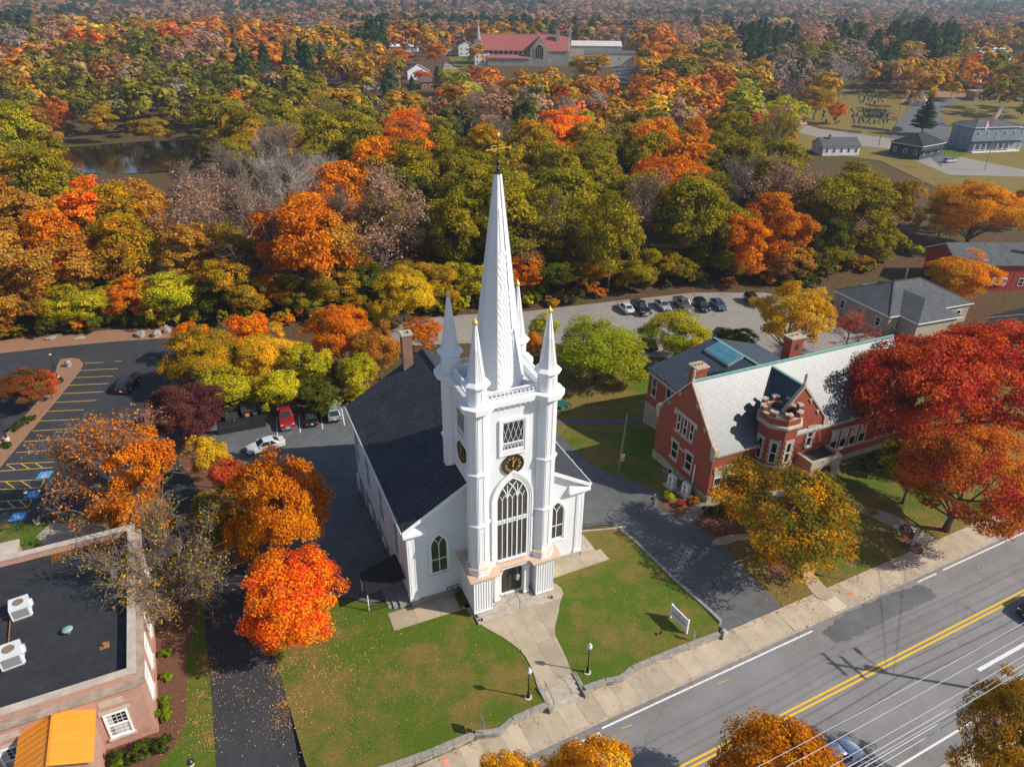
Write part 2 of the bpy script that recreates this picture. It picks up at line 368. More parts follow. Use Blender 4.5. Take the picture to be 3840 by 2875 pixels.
BRICK_B = brickm('pink_brick', (.50,.20,.12), (.30,.10,.07), (.62,.50,.42), m=.012, var=.2)
BRICK_C = brickm('chimney_brick', (.20,.085,.065), (.28,.12,.09), (.33,.25,.2), m=.01)
BRICK_F = brickm('far_brick', (.30,.09,.06), (.36,.13,.09), (.33,.2,.15))
def m_leaf(name, obj=True):
    t = NT(name); 
    if obj:
        oi = t.n('ShaderNodeObjectInfo'); c1 = oi.outputs['Color']
        at = t.n('ShaderNodeAttribute', attribute_type='OBJECT', attribute_name='tint'); c2 = at.outputs['Color']
        co = t.coord(); nz = t.noise(co, .22, 3); rn = oi.outputs['Random']
        r = t.n('ShaderNodeAttribute', attribute_name='rnd').outputs['Fac']
        lb = t.n('ShaderNodeAttribute', attribute_name='lobe').outputs['Fac']
        k = t.math('ADD', t.math('MULTIPLY', nz, 1.1), t.math('ADD', t.math('MULTIPLY', lb, .55), t.math('MULTIPLY', r, .25)))
        c = t.mix(t.ramp(k, [(.78, (0,0,0)), (1.12, (1,1,1))]), c1, c2)
    else:
        c = t.n('ShaderNodeAttribute', attribute_name='col').outputs['Color']; r = t.n('ShaderNodeAttribute', attribute_name='rnd').outputs['Fac']
    hs = t.n('ShaderNodeHueSaturation'); t.l(c, hs.inputs['Color'])
    t.l(t.math('ADD', .484, t.math('MULTIPLY', r, .032)), hs.inputs['Hue']); t.l(t.math('ADD', .62, t.math('MULTIPLY', r, .76)), hs.inputs['Value']); hs.inputs['Saturation'].default_value = 1.0
    df = t.n('ShaderNodeBsdfDiffuse'); tr = t.n('ShaderNodeBsdfTranslucent'); t.l(hs.outputs[0], df.inputs[0]); t.l(hs.outputs[0], tr.inputs[0])
    mx = t.n('ShaderNodeMixShader'); mx.inputs[0].default_value = .38; t.l(df.outputs[0], mx.inputs[1]); t.l(tr.outputs[0], mx.inputs[2])
    t.l(mx.outputs[0], t.out.inputs['Surface']); return t.m
LEAF = m_leaf('autumn_leaves'); LEAF_F = m_leaf('distant_leaves', False)
def m_water():
    t = NT('pond_water'); nz = t.noise(t.coord(), .9, 3)
    return t.pbr((.018,.014,.008), .08, 0, t.bump(nz, .15, .05), .6)
WATER = m_water()
def m_diamond():
    """leaded diamond panes, seen as a faint lighter lattice in dark glass"""
    t = NT('leaded_glass'); tc = t.n('ShaderNodeTexCoord'); sp = t.n('ShaderNodeSeparateXYZ'); t.l(tc.outputs['Object'], sp.inputs[0])
    def lines(sg):
        q = t.math('ADD', t.math('MULTIPLY', sp.outputs[0], 6.2), t.math('MULTIPLY', sp.outputs[2], 3.6*sg))
        return t.math('LESS_THAN', t.math('FRACT', q), .16)
    k = t.math('MAXIMUM', lines(1), lines(-1))
    nz = t.noise(t.coord(), 1.3, 4)
    c = t.mix(k, t.ramp(nz, [(.35, (.010,.010,.012)), (.6, (.035,.03,.028)), (.8, (.10,.055,.045))]), (.17,.16,.15))
    return t.pbr(c, .22, 0, None, .6)
LEADED = m_diamond()
def leaf_mesh(name, P, N, S, rnd, lobe, mat, aspect=.72, col=None):
    """P centres, N normals, S sizes -> one kite-shaped face each"""
    n = len(P); rs = np.random.RandomState(n % 9973+1)
    a = rs.normal(size=(n,3)); t = np.cross(N, a); t /= np.linalg.norm(t, axis=1)[:,None]+1e-9; b = np.cross(N, t); S = S[:,None]
    j = rs.uniform(.75, 1.25, (n,4,1))
    V = np.stack([P-t*S*.5*j[:,0], P-b*S*.5*aspect*j[:,1]+t*S*.06, P+t*S*.5*j[:,2], P+b*S*.5*aspect*j[:,3]+t*S*.06], 1)
    V[:,0] -= N*S*.12; V[:,2] -= N*S*.12                      # a slight fold
    me = bpy.data.meshes.new(name); me.vertices.add(4*n); me.vertices.foreach_set('co', V.reshape(-1).astype(np.float32))
    me.loops.add(4*n); me.loops.foreach_set('vertex_index', np.arange(4*n, dtype=np.int32))
    me.polygons.add(n); me.polygons.foreach_set('loop_start', np.arange(0, 4*n, 4, dtype=np.int32)); me.polygons.foreach_set('loop_total', np.full(n, 4, dtype=np.int32))
    me.update(calc_edges=True); me.materials.append(mat)
    for nm, ar in (('rnd', rnd), ('lobe', lobe)):
        if ar is not None: at = me.attributes.new(nm, 'FLOAT', 'FACE'); at.data.foreach_set('value', ar.astype(np.float32))
    if col is not None:
        at = me.attributes.new('col', 'FLOAT_COLOR', 'FACE'); at.data.foreach_set('color', np.concatenate([col, np.ones((n,1))], 1).reshape(-1).astype(np.float32))
    return me
def unit(v): return v/(np.linalg.norm(v, axis=-1, keepdims=True)+1e-9)
NO_TREE = []                                              # (x, y, r): ground that stays open
def text_mesh(s, size, mat, depth=.006, name='lettering'):
    """flat lettering lying in the XZ plane, readable from -Y, centred"""
    cu = bpy.data.curves.new('tmp', 'FONT'); cu.body = s; cu.size = size; cu.align_x = 'CENTER'; cu.align_y = 'CENTER'; cu.extrude = depth; cu.resolution_u = 2
    o = bpy.data.objects.new('tmp', cu); COL.objects.link(o); bpy.context.view_layer.update()
    me = bpy.data.meshes.new_from_object(o.evaluated_get(bpy.context.evaluated_depsgraph_get())); bpy.data.objects.remove(o, do_unlink=True); bpy.data.curves.remove(cu)
    me.transform(Matrix.Rotation(math.pi/2, 4, 'X')); me.materials.clear(); me.materials.append(mat); me.name = name; return me
def label_part(s, size, mat, parent, loc=(0,0,0), rz=0.0, name='lettering', depth=.006):
    o = link(name, text_mesh(s, size, mat, depth, name)); o.parent = parent; o.location = loc; o.rotation_euler.z = rz; return o
# ---------------------------------------------------------------- ground
def axis_steps(lo, hi, fine0, fine1, step, grow=1.22):
    a = list(np.arange(fine0, fine1+.01, step)); s = step; x = fine1
    while x < hi: s *= grow; x += s; a.append(x)
    s = step; x = fine0; pre = []
    while x > lo: s *= grow; x -= s; pre.append(x)
    return pre[::-1]+a
def ground():
    xs = axis_steps(-6500, 6500, -110, 110, 2.5); ys = axis_steps(-120, 6500, -10, 190, 2.5)
    nx = len(xs); vs = []
    for y in ys:
        for x in xs:
            s, n = sn(x, y); near = 1-ss(280, 420, y)
            vs.append((x, y, T(x, y)-(.10+.25*(1-ss(3.0, 6.5, n)))*near))
    fs = [(j*nx+i, j*nx+i+1, (j+1)*nx+i+1, (j+1)*nx+i) for j in range(len(ys)-1) for i in range(nx-1)]
    me = bpy.data.meshes.new('ground'); me.from_pydata(vs, [], fs); me.materials.append(LITTER); me.polygons.foreach_set('use_smooth', [True]*len(fs))
    tag(link('ground', me), kind='structure')
ground()
ZR = -0.67                                                # road surface
road = MB(); road.add([st(-120,-13.2,ZR), st(420,-13.2,ZR), st(420,.46,ZR), st(-120,.46,ZR)], [(0,1,2,3)])
tag(road.build('road', ASPH_R, fix=False), kind='structure')
def zq(o, sc): return lambda x, y: (o[0]+x*sc, o[1]+y*sc)
zb1 = zq((1000,2200), .5425); zb2 = zq((2000,2200), .4521); zb3 = zq((2840,2100), .468); zl1 = zq((0,1200), .4831); z8 = zq((2900,1700), .483); z7 = zq((2100,1700), .4831)
def strip(name, p, q, w, z, mat, parent=None):
    p, q = Vector(p), Vector(q); d = (q-p).normalized(); a = Vector((-d.y, d.x, 0))*w/2
    m = MB(); m.add([(p-a)[:2]+(z,), (q-a)[:2]+(z,), (q+a)[:2]+(z,), (p+a)[:2]+(z,)], [(0,1,2,3)])
    o = m.build(name, mat, parent, fix=False); return o
def sline(name, s0, s1, n, w, mat, z=ZR+.006): 
    return tag(strip(name, st(s0,n), st(s1,n), w, z, mat), kind='structure')
for n in (-5.05, -5.42): sline('yellow_centre_line', -120, 400, n, .17, YPAINT)
pS = lambda q: sn(*gs(*q, ZR).xy)
s_a = pS(zb2(565,1165))[0]; s_b = pS(zb3(440,565))[0]
sline('white_edge_line', s_a, s_b, 0.0, .16, WPAINT); 
sline('white_edge_line', pS(zb3(1290,178))[0], pS(zb3(1445,112))[0], .02, .16, WPAINT); sline('white_edge_line', pS(zb3(1500,88))[0], 300, .05, .16, WPAINT)
sline('white_edge_line', -60, 300, -11.9, .16, WPAINT); sline('white_edge_line', -120, s_a-7.5, 0.0, .16, WPAINT)
sline('white_lane_line', pS(zb3(1770,880))[0], 120, pS(zb3(1770,880))[1], .30, WPAINT)
for (a, b, w) in (((375,1300),(575,1220),.42), ((215,1318),(295,1282),.42), ((545,1365),(615,1310),.42), ((590,1445),(680,1392),.42)):
    sa, na = pS(zb2(*a)); sb, nb = pS(zb2(*b)); sm = (sa+sb)/2
sb0, nb0 = pS(zb2(575,1225))
for k in range(9): sline('crosswalk_bar', sb0-2.8, sb0+(.0 if k else -.1), nb0-k*1.15+.1, .42, WPAINT)
# asphalt patch along the kerb in front of the library
pp = [gs(*zb3(*q), ZR) for q in ((515,575),(635,668),(800,605),(1100,450),(1440,300),(1400,230),(1300,195),(1000,285),(700,425))]
sheet('asphalt_patch', wob([p.xy for p in pp], .13, .35, 3), 0, ASPH_P, f=lambda x, y: ZR+.005, step=50)
# kerb
kerb = bpy.data.objects.new('kerb', None); COL.objects.link(kerb); tag(kerb, kind='structure')
def beam(s0, s1, n0, n1, z0, z1, dz=0.0):
    m = MB(); vs = [st(s0,n0,z0), st(s1,n0,z0), st(s1,n1,z0), st(s0,n1,z0), st(s0,n0,z1+dz), st(s1,n0,z1+dz), st(s1,n1,z1+dz), st(s0,n1,z1+dz)]
    return m.add(vs, [(3,2,1,0),(4,5,6,7),(0,1,5,4),(1,2,6,5),(2,3,7,6),(3,0,4,7)])
sd0 = sn(*gd(1693,1312).xy)[0]; sd1 = sn(*gd(1567,1368).xy)[0]       # library driveway crosses between these
rk = random.Random(5); s = -34.0
while s < 95:
    L = rk.uniform(1.7, 2.3); low = sd1-.6 < s < sd0-.2
    beam(s, s+L-.015, .44, .60, -.9, ZR+(.03 if low else .115), rk.uniform(-.004,.004)).build('kerb_stone', GRAN_L, kerb); s += L
beam(-120, -34.02, .44, .6, -.9, ZR+.115).build('kerb_run', GRAN_L, kerb); beam(s, 420, .44, .6, -.9, ZR+.115).build('kerb_run', GRAN_L, kerb)
# pavement: one slab after another
pave = bpy.data.objects.new('sidewalk', None); COL.objects.link(pave); tag(pave, kind='structure')
s = sn(*gs(*zb2(190,1005), -.55).xy)[0]-1.62*24; s_new = sn(*gs(*z8(515,1145), -.55).xy)[0]
NB = 3.15
pm = [CONC, plain('concrete_b', (.43,.345,.25), .9, .25, .9, bump=.2), plain('concrete_c', (.50,.405,.29), .9, .2, .6, bump=.2)]
while s < 84:
    mt = CONC_N if abs(s+.81-s_new) < .81 else rk.choice(pm)
    low = sd1-.2 < s+.8 < sd0-.4
    m = MB(); e = rk.uniform(-.004,.004); z0 = -.552+e; zk = z0-(.045 if low else 0)
    m.add([st(s,.61,-.85), st(s+1.606,.61,-.85), st(s+1.606,NB,-.85), st(s,NB,-.85), st(s,.61,zk), st(s+1.606,.61,zk), st(s+1.606,NB,z0), st(s,NB,z0)],
          [(3,2,1,0),(4,5,6,7),(0,1,5,4),(1,2,6,5),(2,3,7,6),(3,0,4,7)])
    m.build('slab', mt, pave); s += 1.62
beam(s, 420, .61, NB, -.85, -.552).build('slab_run', CONC, pave)
# near pavement on the other side of the road
np_ = MB(); np_.add([st(-120,-13.2,-.6), st(420,-13.2,-.6), st(420,-16.2,-.6), st(-120,-16.2,-.6)], [(3,2,1,0)]); np_.add([st(-120,-13.2,-.6), st(420,-13.2,-.6), st(420,-13.2,-.9), st(-120,-13.2,-.9)], [(0,3,2,1)])
tag(np_.build('near_sidewalk', CONC_W, fix=False), kind='structure')
# ------- surfaces (outlines read off the photograph, laid on the terrain)
LOT = dpoly([(-120,790),(0,762),(120,748),(250,736),(400,727),(480,735),(560,760),(600,830),(560,900),(520,1000),(560,1130),(592,1200),(588,1300),(588,1390),(612,1480),(640,1580),(662,1656),(685,1740),(475,1740),(467,1656),(457,1500),(446,1380),(440,1300),(400,1200),(330,1118),(150,1108),(130,1128),(-120,1145)])
sheet('parking_lot', LOT, 0.0, ASPH_D)
CLOT = dpoly([(440,905),(480,915),(560,880),(640,868),(760,868),(880,900),(960,1000),(960,1180),(860,1300),(800,1302),(690,1275),(600,1290),(585,1180),(540,1080),(520,1000),(470,960)])
sheet('church_lot', CLOT, 0.02, ASPH_G)
RD = dpoly([(1567,1367),(1692,1312),(1600,1215),(1490,1115),(1420,1062),(1330,1025),(1275,1003),(1230,960),(1190,925),(1100,925),(1100,1130),(1250,1141),(1300,1133),(1335,1135),(1375,1172),(1450,1247),(1530,1325)])
RD[0] = st(sd1,NB+.01).xy; RD[1] = st(sd0,NB+.01).xy
BLOT = dpoly([(840,718),(870,697),(960,682),(1140,672),(1330,650),(1500,632),(1650,632),(1760,652),(1960,700),(1990,760),(1850,785),(1700,780),(1560,765),(1450,772),(1300,772),(1200,742),(1000,742),(850,748)])
sheet('back_parking_lot', BLOT, 0.0, ASPH_T)
lib_l = dpoly([(1185,925),(1160,860),(1185,800),(1300,768),(1450,775),(1600,770),(1720,790),(1850,790),(2000,780),(2400,900),(2600,1000)])
LL = lib_l+[st(95,NB+.01).xy, st(sd0+.05,NB+.01).xy]+dpoly([(1600,1215),(1490,1115),(1420,1062),(1330,1025),(1275,1003),(1230,960)])
sheet('library_lawn', LL, 0.01, GRASS2)
sheet('library_driveway', wob(RD, .04, .7), 0.03, ASPH_G)
# wall line (front edge of the cap stones)
WL = [gs(*zb1(*q), .02) for q in ((560,1345),(700,1300),(900,1235),(1150,1145),(1440,1022),(1500,1020),(1570,1012),(1620,1000),(1665,962),(1710,922),(1830,868),(1952,818))]
WRt = [gs(*zb2(*q), .02) for q in ((432,850),(520,818),(610,785),(680,778),(735,762),(785,728),(835,682),(985,615),(1190,532),(1400,452),(1560,392))]
back = lambda p, k=.25: (p+SN*k).xy
lawnL = [back(p) for p in WL]+[gd(1166,1497,Tl).xy, gd(1242,1463,Tl).xy]+[back(p) for p in WRt]
lawnL += dpoly([(1552,1348),(1530,1325),(1450,1247),(1375,1172),(1335,1137),(1300,1135),(1250,1141)], Tl)
lawnL += dpoly([(1150,1150),(1000,1240),(880,1300),(850,1294),(790,1303),(740,1288),(690,1280),(640,1300),(588,1390),(612,1480),(640,1580),(660,1650)], Tl)
lawnL += [st(sn(*WL[0].xy)[0]-1.5, 3.3).xy]
sheet('church_lawn', lawnL, 0.02, GRASS, f=Tl, skirt=.5)
# left property: grass verge, bed and building plot
sheet('verge_lawn', dpoly([(-120,1140),(130,1126),(150,1108),(330,1118),(400,1200),(440,1300),(446,1380),(457,1500),(467,1656),(475,1740),(-120,1740)]), 0.02, GRASS)
sheet('planting_bed', smooth_poly(dpoly([(290,1400),(330,1240),(400,1210),(425,1290),(425,1340),(405,1400),(402,1470),(403,1560),(385,1600),(355,1640),(320,1670),(220,1700),(200,1600)])), 0.045, MULCH)
sheet('entrance_walk', dpoly([(78,1160),(110,1130),(330,1128),(400,1180),(330,1230),(100,1180)]), .05, CONC_W)
# islands of the left lot
isl = dpoly([(131,777),(155,774),(172,776),(180,786),(170,805),(130,855),(80,915),(0,1010),(-80,1100),(-80,1010),(0,950),(50,905),(95,850),(118,805)])
sheet('lot_island', wob(isl, .05, .8), .11, MULCH2, skirt=.14)
isl2 = smooth_poly(dpoly([(360,960),(400,930),(470,945),(500,985),(520,1060),(555,1130),(540,1180),(480,1120),(430,1060)])); sheet('tree_bed', isl2, .05, MULCH)
rowb = dpoly([(375,728),(480,730),(600,735),(850,745),(880,790),(900,880),(770,872),(720,868),(640,866),(560,878),(500,890),(470,880),(455,830),(410,790),(380,760)])
sheet('tree_strip', rowb, .04, LITTER)
sheet('lot_edge_bank', dpoly([(-120,792),(0,764),(120,750),(250,738),(372,730),(372,705),(250,712),(120,722),(0,736),(-120,760)]), .05, MULCH2)
# library beds and paths
sheet('library_path', smooth_poly(dpoly([(1533,1172),(1555,1158),(1640,1150),(1690,1158),(1720,1175),(1745,1225),(1790,1275),(1808,1288),(1775,1300),(1745,1270),(1720,1225),(1700,1190),(1660,1170),(1600,1165),(1560,1180)]), 1), .044, CONC_W)
sheet('library_path', smooth_poly(dpoly([(1830,1100),(1850,1090),(1880,1095),(1940,1115),(2000,1150),(2035,1172),(2010,1190),(1990,1175),(1930,1140),(1870,1112)]), 1), .046, CONC_W)
sheet('library_bed', smooth_poly(dpoly([(1415,1090),(1440,1070),(1520,1060),(1545,1080),(1470,1122)])), .055, MULCH)
sheet('library_bed', smooth_poly(dpoly([(1485,1120),(1545,1095),(1640,1100),(1750,1110),(1740,1145),(1640,1146),(1560,1158),(1530,1160)])), .06, MULCH)
sheet('tree_mulch', smooth_poly([gd(1690+38*math.cos(a*.7), 1228+24*math.sin(a*.7)).xy for a in range(9)]), .05, MULCH)
sheet('sign_bed', smooth_poly(dpoly([(1930,1150),(1960,1150),(2000,1190),(1985,1200),(1945,1180)])), .052, MULCH)
sheet('paver_path', dpoly([(1463,1118),(1490,1132),(1535,1098),(1555,1085),(1535,1075),(1510,1090)]), .072, brickm('grey_paver', (.24,.21,.17), (.30,.27,.22), (.16,.14,.11), .2, .1))
sheet('rear_path', dpoly([(1190,908),(1250,905),(1330,906),(1400,898),(1400,912),(1330,915),(1250,916),(1190,918)]), .03, ASPH_G)
# driveway edging of the lawn: low granite stones
edge = [gd(x, y, T) for x, y in ((1330,1135),(1375,1172),(1450,1247),(1530,1325),(1556,1352))]
edgeo = thing('stone_edging', 'low granite edging stones between church lawn and library driveway', 'edging')
for i in range(len(edge)-1):
    a, b = edge[i], edge[i+1]; k = max(1, int((b-a).length/1.1))
    for j in range(k):
        p, q = a.lerp(b, j/k), a.lerp(b, (j+.97)/k); m = MB(); zz = max(p.z, -.04)+.10+rk.uniform(-.02,.02)
        m.bar((p.x,p.y,zz-.3), (q.x,q.y,zz-.3), .28, .66); m.build('stone', GRANITE, edgeo)
# pond
PZ = -5.35
pond = MB(); pp = [g0(x, y, PZ) for x, y in ((-200,345),(0,338),(80,330),(150,318),(230,312),(330,304),(420,306),(450,320),(440,345),(400,365),(330,372),(250,376),(150,372),(0,372),(-200,380))]
pond.add(pp, [tuple(range(len(pp)))]); 
o = pond.build('pond_water', WATER, fix=False); o.data.flip_normals() if o.data.polygons[0].normal.z < 0 else None; tag(o, kind='structure')
# stall lines
def lotline(a, b, w=.11, name='stall_line', mat=YPAINT2, off=.018):
    pa, pb = gs(*a, -2.4), gs(*b, -2.4)
    d = (pb-pa).normalized(); nv = Vector((-d.y, d.x, 0))*w/2
    sheet(name, [(pa-nv).xy, (pb-nv).xy, (pb+nv).xy, (pa+nv).xy], off, mat, step=1.5)
for a, b in (((655,330),(800,325)),((885,318),(945,315)),((615,387),(915,373)),((568,443),(875,430)),((523,502),(840,488)),((473,567),(800,551)),((420,635),(750,618)),((367,704),(650,690)),((310,778),(620,764)),((250,855),(605,835)),((188,938),(555,914)),((120,1023),(500,998)),((50,1112),(420,1095)),((0,1166),(410,1138)),((0,1248),(345,1231)),((0,1308),(310,1297)),((0,1402),(245,1387)),((0,1463),(215,1446)),((1230,516),(1330,508)),((1255,458),(1330,452)),
             ((310,1297),(345,1231)),((215,1446),(245,1387)),((160,1108),(230,1150)),((265,1102),(335,1143)),((50,1118),(125,1160)),((40,1248),(115,1302)),((160,1242),(240,1295)),((55,1402),(115,1450)),((150,1395),(200,1440))):
    lotline(zl1(*a), zl1(*b))
zr_ = zq((780,1480), .4403)
for a, b in (((583,205),(592,345)),((772,170),(787,318)),((955,138),(978,288)),((1138,110),(1163,255))): lotline(zr_(*a), zr_(*b), .12, 'white_stall_line', WPAINT, .034)
for (x, y) in ((342,1185),(247,1335),(130,1508)):
    c = gs(*zl1(x, y), -2.2); c.z = T(c.x, c.y); ax = (gs(*zl1(x+40, y-3), -2.2)-c); ax.z = 0; ax.normalize(); ay = Vector((-ax.y, ax.x, 0)); h = .72
    sheet('accessible_bay_marking', [(c+ax*i*h+ay*j*h).xy for i, j in ((-1,-1),(1,-1),(1,1),(-1,1))], .02, BPAINT)
    loc = lambda u, v: (c+ax*u*h+ay*v*h).xy
    sy = MB(); zc = c.z+.032
    ring = [(.05+.42*math.cos(t), -.25+.42*math.sin(t)) for t in np.arange(math.pi*.75, math.pi*1.95, .25)]; rin = [(.05+.28*math.cos(t), -.25+.28*math.sin(t)) for t in np.arange(math.pi*.75, math.pi*1.95, .25)]
    for i in range(len(ring)-1): sy.add([(*loc(*q), zc) for q in (ring[i], ring[i+1], rin[i+1], rin[i])], [(0,1,2,3)])
    for q in ([(-.12,.45),(.03,.45),(.03,-.1),(-.12,-.1)], [(-.12,.02),(.38,.02),(.38,-.1),(-.12,-.1)], [(.30,.0),(.42,.0),(.62,-.55),(.50,-.55)], [(-.16,.82),(.06,.82),(.06,.58),(-.16,.58)]): sy.add([(*loc(*w), zc) for w in q], [(0,1,2,3)])
    tag(sy.build('wheelchair_symbol', WPAINT, fix=False), kind='structure')
# sprayed utility marks on the pavement and road
for q, colr, nm in (((585,1090),(.85,.18,.02),'orange_spray_mark'),):
    c = gs(*z8(*q), -.55); sheet(nm, [(c+SD*a+SN*b).xy for a, b in ((-.2,.05),(.1,.2),(.4,0),(.55,.12),(.5,-.12),(.1,-.02),(-.1,-.12))], .012, plain('orange_spray', (.85,.20,.03), .8), f=lambda x, y: -.55, step=9)
c = gs(*zb1(1245,1215), -.55); sheet('pink_spray_mark', [(c+SD*a+SN*b).xy for a, b in ((-.35,-.5),(.1,-.5),(.2,.5),(-.2,.5))], .012, plain('pink_spray', (.70,.30,.26), .8, .3, 4), f=lambda x, y: -.55, step=9)
for a, b in (((730,1172),(820,1140)),((1530,802),(1618,765))):
    pa, pb = gs(*zb2(*a), ZR), gs(*zb2(*b), ZR); tag(strip('survey_mark', pa, pb, .06, ZR+.008, YPAINT2), kind='structure')
# ---------------------------------------------------------------- retaining wall, steps, walkway
def wall_run(root, pts, seed):
    rn = random.Random(seed)
    for i in range(len(pts)-1):
        a, b = pts[i], pts[i+1]; L = (b-a).length; k = max(1, round(L/1.5))
        for j in range(k):
            p, q = a.lerp(b, (j+.008)/k), a.lerp(b, (j+.992)/k); d = (q-p).normalized(); nv = Vector((-d.y, d.x, 0))
            zt = .045+rn.uniform(-.012,.012); m = MB()
            c0, c1 = p+nv*.18, q+nv*.18
            w = .40
            m.bar((c0.x,c0.y,zt-.09), (c1.x,c1.y,zt-.09), w, .18); m.build('cap_stone', GRANITE, root)
            x = 0.0; LL_ = (q-p).length                        # rubble courses below the cap
            for row in range(2):
                x = -.0; z0 = zt-.18-.30*(row+1)
                while x < LL_-.02:
                    ln = min(rn.uniform(.35,.7), LL_-x); e = rn.uniform(0,.035)
                    s0, s1 = p+d*(x+.008)+nv*(.16+e), p+d*(x+ln-.008)+nv*(.16+e); m = MB()
                    m.bar((s0.x,s0.y,z0+.15), (s1.x,s1.y,z0+.15), .26, .285); m.build('wall_stone', GRAN_L if rn.random() < .35 else GRANITE, root); x += ln
wl = thing('retaining_wall', 'low granite retaining wall along sidewalk left of the entrance steps', 'wall'); wall_run(wl, [st(sn(*WL[0].xy)[0]-6, sn(*WL[0].xy)[1]-.0)]+WL, 1)
wr = thing('retaining_wall', 'low granite retaining wall from the entrance steps to the library driveway', 'wall'); wall_run(wr, WRt, 2)
pe = WRt[-1]; m = MB(); m.box(-.24,.24,-.24,.24,-.62,.20); m.frus(0,0,.20,.30,.335,.20,4,math.pi/4); o = m.build('end_post', GRAN_L, wr); o.location = (pe.x+.28, pe.y+.2, 0); o.rotation_euler.z = SANG
# entrance steps in the wall
pa, pb = WL[-1], WRt[0]; mid = (pa+pb)/2; dv = (pb-pa); dv.z = 0; SW = dv.length; ang = math.atan2(dv.y, dv.x)
stp = thing('entrance_steps', 'grey granite steps rising from the sidewalk to the church walkway', 'steps', (mid.x, mid.y, 0), ang)
for k in range(4):
    m = MB(); m.box(-SW/2+.22, SW/2-.22, -.28+k*.42, -.28+k*.42+(.46 if k < 3 else 1.0), -.62, -.42+k*.145); m.build('step', GRAN_L, stp)
for sx in (-1, 1):
    m = MB(); x = sx*(SW/2-.06)
    m.ext([(-.35,-.62),(1.75,-.62),(1.75,.16),(1.3,.16),(-.1,-.12),(-.35,-.12)], 'x', x-.16, x+.16); m.build('cheek_stone', GRANITE, stp)
    rl = MB(); xr = sx*(SW/2-.34)
    for y, z0, z1 in ((-.05,-.42,.42),(1.25,.02,.95)): rl.tube([(xr,y,z0),(xr,y,z1)], .02, 6)
    rl.tube([(xr,-.25,.36),(xr,-.05,.42),(xr,1.25,.95),(xr,1.5,.97)], .022, 6); rl.build('handrail', BLACKM, stp)
# walkway slabs, cut from the flared outline of the walk
CHO = Vector((-8.7643, 46.1013, 0)); CTH = 0.4142
def cw(u, v, z=0.0): c, s = math.cos(CTH), math.sin(CTH); return Vector((CHO.x+u*c-v*s, CHO.y+u*s+v*c, z))
def cl(p): c, s = math.cos(CTH), math.sin(CTH); dx, dy = p[0]-CHO.x, p[1]-CHO.y; return (dx*c+dy*s, -dx*s+dy*c)
def clip(poly, a, b, keep_less, ax):
    out = []; n = len(poly)
    for i in range(n):
        p, q = poly[i], poly[(i+1)%n]; ip = (p[ax] <= b) if keep_less else (p[ax] >= b); iq = (q[ax] <= b) if keep_less else (q[ax] >= b)
        if ip: out.append(p)
        if ip != iq:
            t = (b-p[ax])/(q[ax]-p[ax]); out.append((p[0]+(q[0]-p[0])*t, p[1]+(q[1]-p[1])*t))
    return out
def slabs(root, poly, u0, v0, du, dv_, gap, z, thick, mats, seed=1):
    rn = random.Random(seed); us = [p[0] for p in poly]; vs = [p[1] for p in poly]
    i0, i1 = math.floor((min(us)-u0)/du), math.ceil((max(us)-u0)/du); j0, j1 = math.floor((min(vs)-v0)/dv_), math.ceil((max(vs)-v0)/dv_)
    for i in range(i0, i1):
        for j in range(j0, j1):
            q = clip(poly, 0, u0+i*du+gap, False, 0); q = clip(q, 0, u0+(i+1)*du-gap, True, 0) if len(q) > 2 else q
            q = clip(q, 0, v0+j*dv_+gap, False, 1) if len(q) > 2 else q; q = clip(q, 0, v0+(j+1)*dv_-gap, True, 1) if len(q) > 2 else q
            if len(q) < 3: continue
            A = abs(sum(q[k][0]*q[(k+1)%len(q)][1]-q[(k+1)%len(q)][0]*q[k][1] for k in range(len(q))))/2
            if A < .02: continue
            m = MB(); e = rn.uniform(-.004,.004); m.prism([cw(*p).xy for p in q], z-thick, z+e); m.build('slab', rn.choice(mats), root)
walk = bpy.data.objects.new('walkway', None); COL.objects.link(walk); tag(walk, kind='structure')
wpoly = [gd(x, y, Tl) for x, y in ((1166,1499),(1157,1470),(1148,1443),(1135,1418),(1118,1400),(1088,1378),(1045,1354),(1017,1328),(1000,1306))]
wpoly = [cl(p) for p in wpoly]+[(3.9,-2.2),(12.9,-2.2)]+[cl(gd(x, y, Tl)) for x, y in ((1212,1270),(1217,1282),(1210,1300),(1205,1330),(1199,1352),(1199,1372),(1208,1390),(1222,1420),(1240,1463))]
wm = [CONC_W, plain('walk_b', (.38,.31,.22), .9, .25, .6, bump=.2), plain('walk_c', (.45,.365,.26), .9, .2, .6, bump=.2)]
slabs(walk, wpoly, 8.49-1.5*5, -4.45-1.9*8, 1.5, 1.9, .008, .045, .2, wm, 3)
for poly in ([(-2.2,-2.2),(3.9,-2.2),(3.9,-.1),(-2.2,-.1)], [(12.9,-1.9),(19.4,-1.7),(19.3,-.1),(12.9,-.1)]): slabs(walk, poly, 0, -2.2, 2.1, 2.3, .008, .05, .2, wm, 4)
